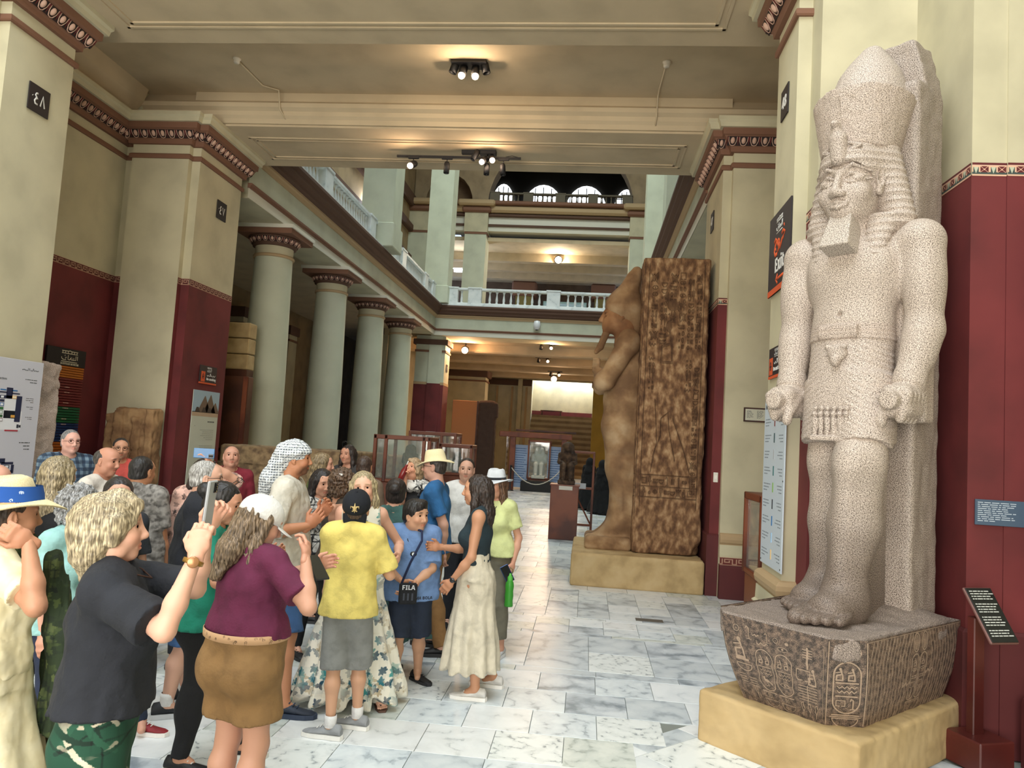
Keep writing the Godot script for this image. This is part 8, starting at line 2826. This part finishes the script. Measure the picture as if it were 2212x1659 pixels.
	# white notices on the far pillar
	for q in [[-5.98, 1.95, "upper white notice sheet on the far red pillar foot", 0.3], [-5.98, 1.5, "lower white notice sheet with a dark picture on the far red pillar foot", 0.55]]:
		t = sign_node("notice", q[2], "notice", V(q[0], q[1], 28.63), 0)
		bx("sheet", Vector3.ZERO, Vector3(0.36, q[3], 0.01), mat("#dcdcd8"), t)
		bx("picture", Vector3(0, -q[3] * 0.25, 0.006), Vector3(0.24, q[3] * 0.3, 0.002), mat("#4a5560"), t)

# ---------- exhibits ----------
func glass_case(label: String, at: Vector3, w: float, d: float, h: float, base_h: float, posts: Array) -> Node3D:
	var t := thing("glass_case", label, "display case", at)
	bx("base", Vector3(0, base_h / 2, 0), Vector3(w, base_h, d), M.wood, t, 0.01)
	bx("top_frame", Vector3(0, h - 0.04, 0), Vector3(w + 0.06, 0.08, d + 0.06), M.wood, t, 0.01)
	bx("bottom_frame", Vector3(0, base_h + 0.03, 0), Vector3(w + 0.04, 0.06, d + 0.04), M.wood, t, 0.01)
	for x in posts:
		for z in [-1, 1]:
			bx("post", Vector3(x * w / 2, (h + base_h) / 2, z * d / 2), Vector3(0.06, h - base_h, 0.06), M.wood, t, 0.008)
	for z in [-1, 1]:
		bx("pane", Vector3(0, (h + base_h) / 2, z * (d / 2 - 0.01)), Vector3(w - 0.08, h - base_h - 0.1, 0.008), M.glass, t)
	for x in [-1, 1]:
		bx("pane", Vector3(x * (w / 2 - 0.01), (h + base_h) / 2, 0), Vector3(0.008, h - base_h - 0.1, d - 0.08), M.glass, t)
	return t

func seated(t: Node3D, m: Material, s: float, rough := 0.006) -> void:
	var f := Sdf.new()
	f.xf = Transform3D(Basis.from_scale(Vector3.ONE * s), Vector3.ZERO)
	f.us = s
	f.rbox(Vector3(0, 0.05, 0.02), Vector3(0.22, 0.05, 0.3), 0.02)
	f.rbox(Vector3(0, 0.28, -0.12), Vector3(0.19, 0.25, 0.15), 0.03)
	f.ell(Vector3(0, 0.66, -0.06), Vector3(0.17, 0.20, 0.12), 0.05)
	for q in [-1, 1]:
		f.limb(Vector3(q * 0.09, 0.48, -0.05), Vector3(q * 0.09, 0.48, 0.20), 0.085, 0.075, 0.03)
		f.limb(Vector3(q * 0.09, 0.48, 0.20), Vector3(q * 0.09, 0.12, 0.20), 0.075, 0.06, 0.03)
		f.limb(Vector3(q * 0.09, 0.12, 0.2), Vector3(q * 0.09, 0.12, 0.3), 0.05, 0.035, 0.02)
		f.limb(Vector3(q * 0.19, 0.76, -0.05), Vector3(q * 0.21, 0.56, 0.0), 0.06, 0.05, 0.03)
		f.limb(Vector3(q * 0.21, 0.56, 0.0), Vector3(q * 0.11, 0.56, 0.17), 0.05, 0.04, 0.03)
		f.limb(Vector3(q * 0.10, 0.99, -0.04), Vector3(q * 0.12, 0.78, 0.0), 0.06, 0.06, 0.04)
	f.ell(Vector3(0, 0.95, 0.0), Vector3(0.09, 0.12, 0.10), 0.03)
	f.ell(Vector3(0, 0.99, -0.04), Vector3(0.13, 0.11, 0.11), 0.03)
	f.ell(Vector3(0, 0.94, 0.10), Vector3(0.02, 0.035, 0.02), 0.02)
	f.amp = rough; f.nz = noise(14.0, 2, 3)
	job([f], [0.016 * s], "figure", m, t)

func exhibits() -> void:
	# label stand beside the granite statue
	var t := thing("label_stand", "dark red wooden label stand with a sloping black text plate beside the granite statue", "label stand", V(2.565, 0, 5.255), 0.37)
	var dw := texmat(noisetex(woodnoise(), ramp(["#3a1512", "#52201b", "#5e2822"], [0.2, 0.5, 0.8]), 128, 128), 0.8, 0.4, false)
	bx("foot", Vector3(0, 0.096, 0), Vector3(0.27, 0.192, 0.28), dw, t, 0.008)
	bx("post", Vector3(0, 0.55, -0.03), Vector3(0.085, 0.74, 0.06), dw, t, 0.006)
	var pl := bx("plate", Vector3(-0.02, 0.955, 0.09), Vector3(0.22, 0.02, 0.37), mat("#6e4a44", 0.5), t, 0.006)
	pl.rotation = Vector3(0.95, 0, 0)
	bx("text_plate", Vector3(0, 0.012, 0), Vector3(0.205, 0.006, 0.355), mat("#15191a", 0.3), pl, 0.002)
	var g := G.new()
	var r := RandomNumberGenerator.new()
	r.seed = 3
	for i in 18:
		if i % 5 == 4: continue
		var cx := -0.085
		while cx < 0.06:
			var k := 0.01 + 0.03 * r.randf()
			g.box(Vector3(cx + k / 2, 0.0158, -0.155 + 0.0172 * i), Vector3(k, 0.0012, 0.006))
			cx += k + 0.006
	put(g.done(), "engraved_lines", mat("#c9ccc6"), pl)
	# brown slab leaning on the left pillar
	t = thing("stone_slab", "tall weathered brown carved stone slab leaning against the olive left pillar", "stone slab", V(-6.42, 0, 10.24), 0.12)
	var f := Sdf.new()
	f.rbox(Vector3(0, 1.0, 0), Vector3(0.36, 1.03, 0.11), 0.03)
	f.rbox(Vector3(-0.17, 1.0, 0.12), Vector3(0.07, 1.0, 0.03), 0.02, 0.02)
	f.rbox(Vector3(0.28, 1.0, 0.13), Vector3(0.06, 1.02, 0.04), 0.02, 0.02)
	f.rbox(Vector3(0.09, 1.1, 0.12), Vector3(0.06, 0.8, 0.02), 0.015, 0.02)
	f.rbox(Vector3(0.0, 1.25, 0.12), Vector3(0.25, 0.03, 0.03), 0.015, 0.02)
	f.ell(Vector3(-0.36, 2.02, 0), Vector3(0.12, 0.10, 0.3), 0.03, 1)
	f.amp = 0.03; f.nz = noise(5.0, 7, 4)
	job([f], [0.018], "carved_block", texmat(noisetex(noise(0.015, 53, 6), ramp(["#6a4a30", "#8c6a48", "#aa8860"], [0.25, 0.5, 0.8]), 256, 256), 0.6, 0.9, false), t)
	# broken granite edge behind the floor plan
	t = thing("stone_stele", "broken pink granite stele edge between the floor plan panel and the directory board", "stone slab", V(-6.25, 0, 8.05))
	f = Sdf.new()
	f.rbox(Vector3(0, 1.2, 0), Vector3(0.13, 1.26, 0.2), 0.03)
	f.ell(Vector3(0.17, 2.0, 0.1), Vector3(0.10, 0.16, 0.3), 0.03, 1); f.ell(Vector3(0.15, 1.0, 0.1), Vector3(0.07, 0.22, 0.3), 0.03, 1)
	f.amp = 0.03; f.nz = noise(6.0, 9, 3)
	job([f], [0.022], "granite_block", granite(["#6a5c54", "#93837a", "#b8a496", "#cdbcae", "#e0d2c6"], [0.2, 0.36, 0.5, 0.65, 0.8], 2.4, 0.8), t)
	# lit limestone relief blocks and brown crates seen behind the left pillar
	t = thing("relief_wall", "stack of lit limestone relief blocks seen between the pyramid poster pillar and the first column", "stone blocks", V(-6.75, 0, 13.3))
	for i in 3:
		bx("relief_block", Vector3(0, 3.03 + 0.29 * i, 0), Vector3(1.1, 0.275, 0.3), M.plaster, t, 0.015)
	bx("support", Vector3(0, 1.45, 0), Vector3(1.1, 2.88, 0.28), M.wooddk, t, 0.01)
	for q in [[-7.0, 2.1, 13.05, 0.9, 1.3], [-6.6, 0.85, 13.0, 0.9, 1.1]]:
		var cr := thing("crate", "brown timber display crate" + (" upper" if q[1] > 2 else " lower") + " one behind the pyramid poster pillar", "crate", V(q[0] + 0.5, q[1] - q[4] / 2, q[2] + 0.0))
		bx("crate_body", Vector3(0, q[4] / 2, 0), Vector3(q[3], q[4], 0.2), M.wooddk, cr, 0.01)
		for x in [-0.4, 0.4]: bx("batten", Vector3(x, q[4] / 2, 0.115), Vector3(0.08, q[4], 0.03), M.wood, cr, 0.004)
	# stone sarcophagi and blocks behind the crowd
	for q in [["pale stone sarcophagus block lying before the first column", -5.0, 12.6, 2.2, 1.55, 0.8], ["brown carved stone block standing behind the crowd below the second column", -4.8, 14.9, 1.6, 1.5, 0.7], ["grey relief slab lying below the third column behind glass cases", -4.6, 19.6, 2.4, 1.35, 0.8]]:
		t = thing("stone_block", q[0], "stone block", V(q[1], 0, q[2]))
		f = Sdf.new()
		f.rbox(Vector3(0, q[4] * 0.40, 0), Vector3(q[3] / 2 - 0.08, q[4] * 0.40, q[5] / 2 - 0.05), 0.03)
		f.rbox(Vector3(0, q[4] * 0.90, 0), Vector3(q[3] / 2, q[4] * 0.10, q[5] / 2), 0.04, 0.0)
		f.amp = 0.02; f.nz = noise(4.0, int(q[3] * 10), 3)
		job([f], [0.035], "stone", M.stone, t)
	# glass cases in wooden frames
	t = glass_case("nearest wooden framed glass case behind the crowd below the third column", V(-3.33, 0, 13.9), 1.0, 0.7, 1.87, 1.02, [-1.0, -0.6, 0.8, 1.0])
	var bu := thing("bust", "dark stone bust inside the nearest wooden glass case", "statue", V(-3.25, 1.06, 13.9))
	seated(bu, mat("#3c3c3a", 0.6), 0.6)
	t = glass_case("second wooden framed glass case before the far left pillar", V(-3.5, 0, 17.4), 1.05, 0.7, 2.0, 1.0, [-1.0, 0.4, 1.0])
	t = glass_case("third lower wooden glass case left of the panama hat", V(-2.75, 0, 16.2), 0.66, 0.6, 1.76, 1.1, [-1.0, 1.0])
	bu = thing("figurine", "small dark seated figurine inside the lower wooden glass case", "statue", V(-2.75, 1.16, 16.2))
	seated(bu, mat("#3a342e", 0.6), 0.4)
	# narrow case between the two right pillars
	t = glass_case("narrow wooden glass case standing between the two right pillars", V(2.35, 0, 8.7), 0.95, 0.8, 1.46, 0.55, [-1.0, 1.0])
	# seated brown statue on its red-brown pedestal
	t = thing("pedestal", "tall red-brown wooden pedestal carrying the brown seated statue in the aisle", "pedestal", V(-0.40, 0, 15.55))
	bx("body", Vector3(0, 0.54, 0), Vector3(0.56, 1.08, 0.5), M.wood, t, 0.008)
	bx("top", Vector3(0, 1.075, 0), Vector3(0.6, 0.03, 0.54), M.wood, t, 0.006)
	bx("label_card", Vector3(0.02, 1.03, 0.26), Vector3(0.27, 0.09, 0.012), mat("#d8d4c8"), t)
	t = thing("statue", "brown stone seated figure with a heavy wig on the red-brown pedestal", "statue", V(-0.38, 1.09, 15.55))
	seated(t, texmat(noisetex(noise(0.03, 57, 4), ramp(["#2f2219", "#4a3626", "#66503a"], [0.25, 0.5, 0.8]), 128, 128), 1.5, 0.8, false), 0.78)
	t = thing("easel", "brown wooden easel frame with a white card behind the seated statue", "easel", V(-0.05, 0, 17.0))
	for x in [-0.22, 0.22]: bx("upright", Vector3(x, 0.88, 0), Vector3(0.05, 1.76, 0.05), M.wood, t, 0.005)
	for y in [0.15, 0.95, 1.74]: bx("rail", Vector3(0, y, 0), Vector3(0.48, 0.05, 0.05), M.wood, t, 0.005)
	put(tubem([Vector3(-0.2, 0.9, 0.0), Vector3(0.2, 0.18, 0.0)], 0.02, 6), "brace", M.wood, t)
	bx("card", Vector3(-0.08, 1.0, 0.04), Vector3(0.3, 0.12, 0.03), mat("#c9cdd2"), t)
	# big glazed stand with the white statue
	t = thing("glazed_stand", "large wooden beamed stand with blue lettered panels round the white seated statue", "display case", V(-1.95, 0, 30.3))
	bx("beam", Vector3(-0.1, 2.2, 0), Vector3(2.9, 0.22, 0.25), M.wood, t, 0.02)
	bx("beam_edge", Vector3(0.3, 2.38, -0.1), Vector3(2.4, 0.08, 0.4), M.wooddk, t, 0.01)
	for x in [-1.0, 1.05]: bx("post", Vector3(x, 1.1, 0), Vector3(0.22, 2.2, 0.2), M.wood, t, 0.01)
	for x in [-0.62, 0.72]:
		bx("blue_panel", Vector3(x, 0.95, -0.25), Vector3(0.62, 1.7, 0.05), mat("#a9bedd", 0.5), t)
		print_lines(x - 0.27, 1.65, 0.52, 16, 0.09, 0.03, mat("#4a6aa0"), t, int(x * 10) + 40, false, -0.22)
	bx("side_pane", Vector3(-1.2, 1.1, 0.1), Vector3(0.02, 2.0, 0.6), M.glass, t)
	bx("plinth", Vector3(0.08, 0.2, 0.1), Vector3(1.3, 0.4, 0.7), M.black, t, 0.01)
	t = glass_case("tall glass case holding the white seated statue under the bridge", V(-1.87, 0.42, 30.5), 0.85, 0.6, 1.6, 0.06, [-1.0, 1.0])
	t = thing("statue", "white stone seated statue inside the tall glass case under the bridge", "statue", V(-1.87, 0.5, 30.5))
	seated(t, mat("#cfd0c4", 0.7), 1.2)
	for x in [-2.9, -0.95]:
		t = thing("rope_post", ["left", "right"][0 if x < -2 else 1] + " black rope barrier post before the white seated statue", "barrier post", V(x, 0, 29.6), 0.0)
		put(lathem([Vector2(0.15, 0), Vector2(0.15, 0.03), Vector2(0.03, 0.05), Vector2(0.03, 0.9), Vector2(0.045, 0.92), Vector2(0.045, 0.98), Vector2(0, 1.0)], 14), "post", M.black, t)
	var rp := []
	for i in 13:
		var u := i / 12.0
		rp.append(V(-2.9 + 1.95 * u, 0.92 - 0.62 * (1 - pow(2 * u - 1, 2)), 29.6))
	tag(put(tubem(rp, 0.02, 6), "barrier_rope", mat("#c9c6ba")), "pale sagging barrier rope before the white seated statue", "rope")
	# orange-brown board and dark naos at the far left
	t = thing("board_screen", "orange-brown plywood screen standing under the bridge left of the dark shrine", "screen", V(-4.95, 0, 30.3))
	bx("board", Vector3(0, 1.72, 0), Vector3(1.05, 3.44, 0.12), M.ply, t, 0.01)
	bx("edge_strip", Vector3(0.5, 1.72, 0.07), Vector3(0.06, 3.44, 0.03), M.wooddk, t)
	t = thing("shrine", "dark brown tall stone shrine beside the plywood screen under the bridge", "shrine", V(-4.05, 0, 30.3))
	f = Sdf.new()
	f.rbox(Vector3(0, 1.7, 0), Vector3(0.36, 1.78, 0.3), 0.12)
	f.rbox(Vector3(0.36, 3.1, 0.1), Vector3(0.08, 0.3, 0.2), 0.05, 0.03)
	f.amp = 0.02; f.nz = noise(4.0, 71, 3)
	job([f], [0.05], "stone", mat("#3d2a20", 0.9), t)
	# dome camera on the bridge
	t = thing("dome_camera", "small white dome camera hanging on the bridge front", "camera", V(-2.1, 6.12, 28.15))
	put(lathem([Vector2(0, 0), Vector2(0.07, 0.01), Vector2(0.11, 0.07), Vector2(0.13, 0.12), Vector2(0.14, 0.2), Vector2(0.11, 0.33), Vector2(0, 0.36)], 18), "housing", mat("#dcdfe2", 0.3), t)
	put(lathem([Vector2(0, -0.02), Vector2(0.06, 0.0), Vector2(0.09, 0.06)], 14), "lens_dome", M.black, t)
	bx("bracket", Vector3(0, 0.25, -0.08), Vector3(0.06, 0.06, 0.16), mat("#dcdfe2"), t)

# ---------- lamps ----------
func can_lamp(t: Node3D, at: Vector3, dirv: Vector3, lit: bool, col := Color(1.0, 0.78, 0.55), e := 3.0, rad := 0.055) -> void:
	var y := dirv.normalized()
	var x := y.cross(Vector3(0.1, 0.2, 1)).normalized()
	var b := Basis(x, y, x.cross(y))
	var o := put(lathem([Vector2(0, -0.16), Vector2(rad * 0.8, -0.16), Vector2(rad, -0.13), Vector2(rad, 0.02), Vector2(rad * 0.8, 0.02), Vector2(rad * 0.75, -0.01)], 18), "lamp_can", M.black, t)
	o.transform = Transform3D(b, at)
	if lit:
		var gm := StandardMaterial3D.new()
		gm.albedo_color = Color.WHITE
		gm.emission_enabled = true
		gm.emission = col
		gm.emission_energy_multiplier = 14.0
		var bulb := SphereMesh.new()
		bulb.radius = rad * 0.82
		bulb.height = rad * 1.64
		bulb.radial_segments = 14
		bulb.rings = 8
		put(bulb, "bulb", gm, t, at + y * 0.03)
		var l := OmniLight3D.new()
		l.name = "lamp_light"
		l.light_color = col
		l.light_energy = e
		l.light_size = rad * 0.7
		l.omni_range = 60.0
		l.omni_attenuation = 2.0
		l.shadow_enabled = true
		l.position = at + y * 0.03
		t.add_child(l, true)
	else:
		put(lathem([Vector2(rad * 0.75, -0.01), Vector2(0, -0.012)], 14), "lens", mat("#0c0c0d", 0.1), t).transform = Transform3D(b, at)

func lamps() -> void:
	var t := thing("spotlight_cluster", "cluster of black ceiling spotlights with two glowing bulbs on the bay ceiling", "spotlight", V(-1.83, 6.90, 9.70))
	bx("mounting_plate", Vector3(0, -0.02, 0), Vector3(0.48, 0.04, 0.22), M.black, t, 0.005)
	can_lamp(t, Vector3(-0.09, -0.17, 0.03), Vector3(-0.1, -1, 0.5), true, Color(1, 0.88, 0.74), 0.35)
	can_lamp(t, Vector3(0.09, -0.18, 0.03), Vector3(0.1, -1, 0.5), true, Color(1, 0.88, 0.74), 0.35)
	can_lamp(t, Vector3(-0.22, -0.12, 0.0), Vector3(-0.3, -1, 0.0), false)
	can_lamp(t, Vector3(0.23, -0.12, 0.0), Vector3(0.3, -1, 0.0), false)
	t = thing("track_light", "long black track of spotlights under the beam soffit, two glowing", "spotlight", V(-2.25, 6.29, 11.5))
	bx("track", Vector3(0, 0, 0), Vector3(1.98, 0.03, 0.035), M.black, t)
	bx("mounting_box", Vector3(0.46, 0.10, -0.05), Vector3(0.26, 0.07, 0.12), M.black, t, 0.005)
	bx("second_box", Vector3(0.16, 0.10, -0.05), Vector3(0.24, 0.06, 0.08), M.black, t, 0.005)
	put(tubem([Vector3(0.46, 0.1, -0.03), Vector3(0.46, -0.06, 0)], 0.012, 6), "stem", M.black, t)
	put(tubem([Vector3(0.75, 0.02, 0), Vector3(0.85, 0.04, 0), Vector3(0.97, 0.01, 0)], 0.006, 5), "cable", M.black, t)
	for x in [-0.72, -0.18, 0.72]: bx("adapter", Vector3(x, -0.025, 0), Vector3(0.17, 0.03, 0.04), M.black, t, 0.003)
	for x in [-0.72, -0.18, 0.72]: put(tubem([Vector3(x, -0.03, 0), Vector3(x, -0.09, 0)], 0.008, 6), "arm", M.black, t)
	can_lamp(t, Vector3(-0.74, -0.17, 0.06), Vector3(-0.2, -0.5, 0.8), true, Color(1, 0.86, 0.72), 0.25)
	can_lamp(t, Vector3(-0.18, -0.24, 0.0), Vector3(0, -1, 0.1), false, Color.WHITE, 0, 0.045)
	can_lamp(t, Vector3(0.40, -0.09, 0.08), Vector3(-0.3, -0.6, 0.8), true, Color(1, 0.86, 0.72), 0.15, 0.05)
	can_lamp(t, Vector3(0.55, -0.06, 0.08), Vector3(0.2, -0.6, 0.8), true, Color(1, 0.86, 0.72), 0.15, 0.05)
	can_lamp(t, Vector3(0.46, -0.25, 0.0), Vector3(0, -1, 0.1), false, Color.WHITE, 0, 0.045)
	can_lamp(t, Vector3(0.24, -0.03, 0.04), Vector3(-0.4, -0.8, 0.2), false, Color.WHITE, 0, 0.045)
	can_lamp(t, Vector3(0.72, -0.25, 0.0), Vector3(0.1, -1, 0.1), false, Color.WHITE, 0, 0.045)
	# smoke detectors with their surface conduits
	for q in [[-5.06, "left white smoke detector on the bay ceiling with a crooked conduit", [[-5.06, 6.88, 9.64], [-5.03, 6.885, 10.38], [-4.83, 6.87, 10.50], [-4.83, 6.62, 10.60], [-4.77, 6.50, 10.74]]], [0.77, "right white smoke detector on the bay ceiling with a straight conduit", [[0.77, 6.88, 9.60], [0.745, 6.885, 10.34], [0.74, 6.86, 10.50], [0.74, 6.60, 10.60], [0.74, 6.50, 10.74]]]]:
		t = thing("smoke_detector", q[1], "smoke detector", V(q[0], 6.90, 9.62))
		put(lathem([Vector2(0, -0.075), Vector2(0.035, -0.075), Vector2(0.042, -0.06), Vector2(0.042, -0.03), Vector2(0.055, -0.02), Vector2(0.055, 0.0), Vector2(0, 0)], 20), "housing", mat("#d9d2c2", 0.5), t)
		var pts := []
		for p in q[2]: pts.append(V(p[0], p[1], p[2]) - t.position)
		put(tubem(pts, 0.012, 6), "conduit", mat("#c4b496", 0.7), t)
	# lamps under the bridge and in the far rooms
	for q in [["warm round lamp glowing under the bridge left end", V(-5.15, 5.5, 30.4), 0.16, 4.0, Color(1, 0.78, 0.58)], ["warm round lamp glowing low before the far stair", V(-1.9, 5.3, 39.5), 0.18, 4.0, Color(1, 0.85, 0.7)], ["twin bright lamp on the ceiling of the far upper room", V(-2.05, 11.8, 40.2), 0.22, 6.0, Color(1, 0.92, 0.8)]]:
		t = thing("lamp", q[0], "lamp", q[1])
		can_lamp(t, Vector3.ZERO, Vector3(0.1, -0.4, 1), true, q[4], q[3], q[2])
		put(tubem([Vector3(0, 0.1, -0.1), Vector3(0, 0.4, -0.2)], 0.02, 6), "stem", M.black, t)
	for q in [["pair of small spotlights under the bridge ceiling, right one glowing", V(-1.8, 5.75, 29.6), 1.6], ["single small spotlight deeper under the bridge ceiling", V(-2.1, 5.6, 33.0), 1.6], ["dark branching spotlight bracket before the far stair", V(-1.7, 5.3, 36.0), 1.0]]:
		t = thing("spotlight", q[0], "spotlight", q[1])
		bx("track", Vector3(0, 0.05, 0), Vector3(0.7, 0.05, 0.06), M.black, t)
		can_lamp(t, Vector3(0.2, -0.1, 0.05), Vector3(0.2, -0.6, 0.8), true, Color(1, 0.8, 0.6), q[2], 0.07)
		can_lamp(t, Vector3(-0.2, -0.15, 0.0), Vector3(-0.1, -1, 0.2), false, Color.WHITE, 0.0, 0.07)
	# fluorescent tubes
	var tm := glow("#f4f6ff", 5.0)
	var nm := ["tilted fluorescent tube lamp on the upper left gallery wall", "short fluorescent tube lamp behind the tall left bridge pier", "left white tube lamp above the stair landing", "middle white tube lamp above the stair landing", "right white tube lamp above the stair landing"]
	var tb := [[V(-9.3, 11.5, 29.4), V(-9.2, 11.1, 30.6)], [V(-7.65, 10.95, 40.0), V(-7.15, 10.95, 40.0)], [V(-3.45, 6.75, 52.6), V(-2.8, 6.75, 52.6)], [V(-1.9, 6.75, 52.6), V(-1.05, 6.75, 52.6)], [V(-0.4, 6.75, 52.6), V(0.1, 6.75, 52.6)]]
	for i in 5:
		var a: Vector3 = tb[i][0]
		var b: Vector3 = tb[i][1]
		t = thing("tube_lamp", nm[i], "lamp", a)
		put(tubem([Vector3.ZERO, b - a], 0.07, 8), "tube", tm, t)
		bx("reflector", (b - a) / 2 + Vector3(0, 0.12, 0), Vector3(absf(b.x - a.x) + 0.1, 0.06, absf(b.z - a.z) + 0.12), mat("#d8d8d4"), t)
		var l := OmniLight3D.new()
		l.name = "tube_light"
		l.light_color = Color(0.95, 0.97, 1.0)
		l.light_energy = 2.0 if i < 2 else 1.6
		l.light_size = 0.1
		l.omni_range = 60.0
		l.omni_attenuation = 2.0
		l.shadow_enabled = true
		l.position = (b - a) / 2 + Vector3(0, -0.14, 0.1)
		t.add_child(l, true)
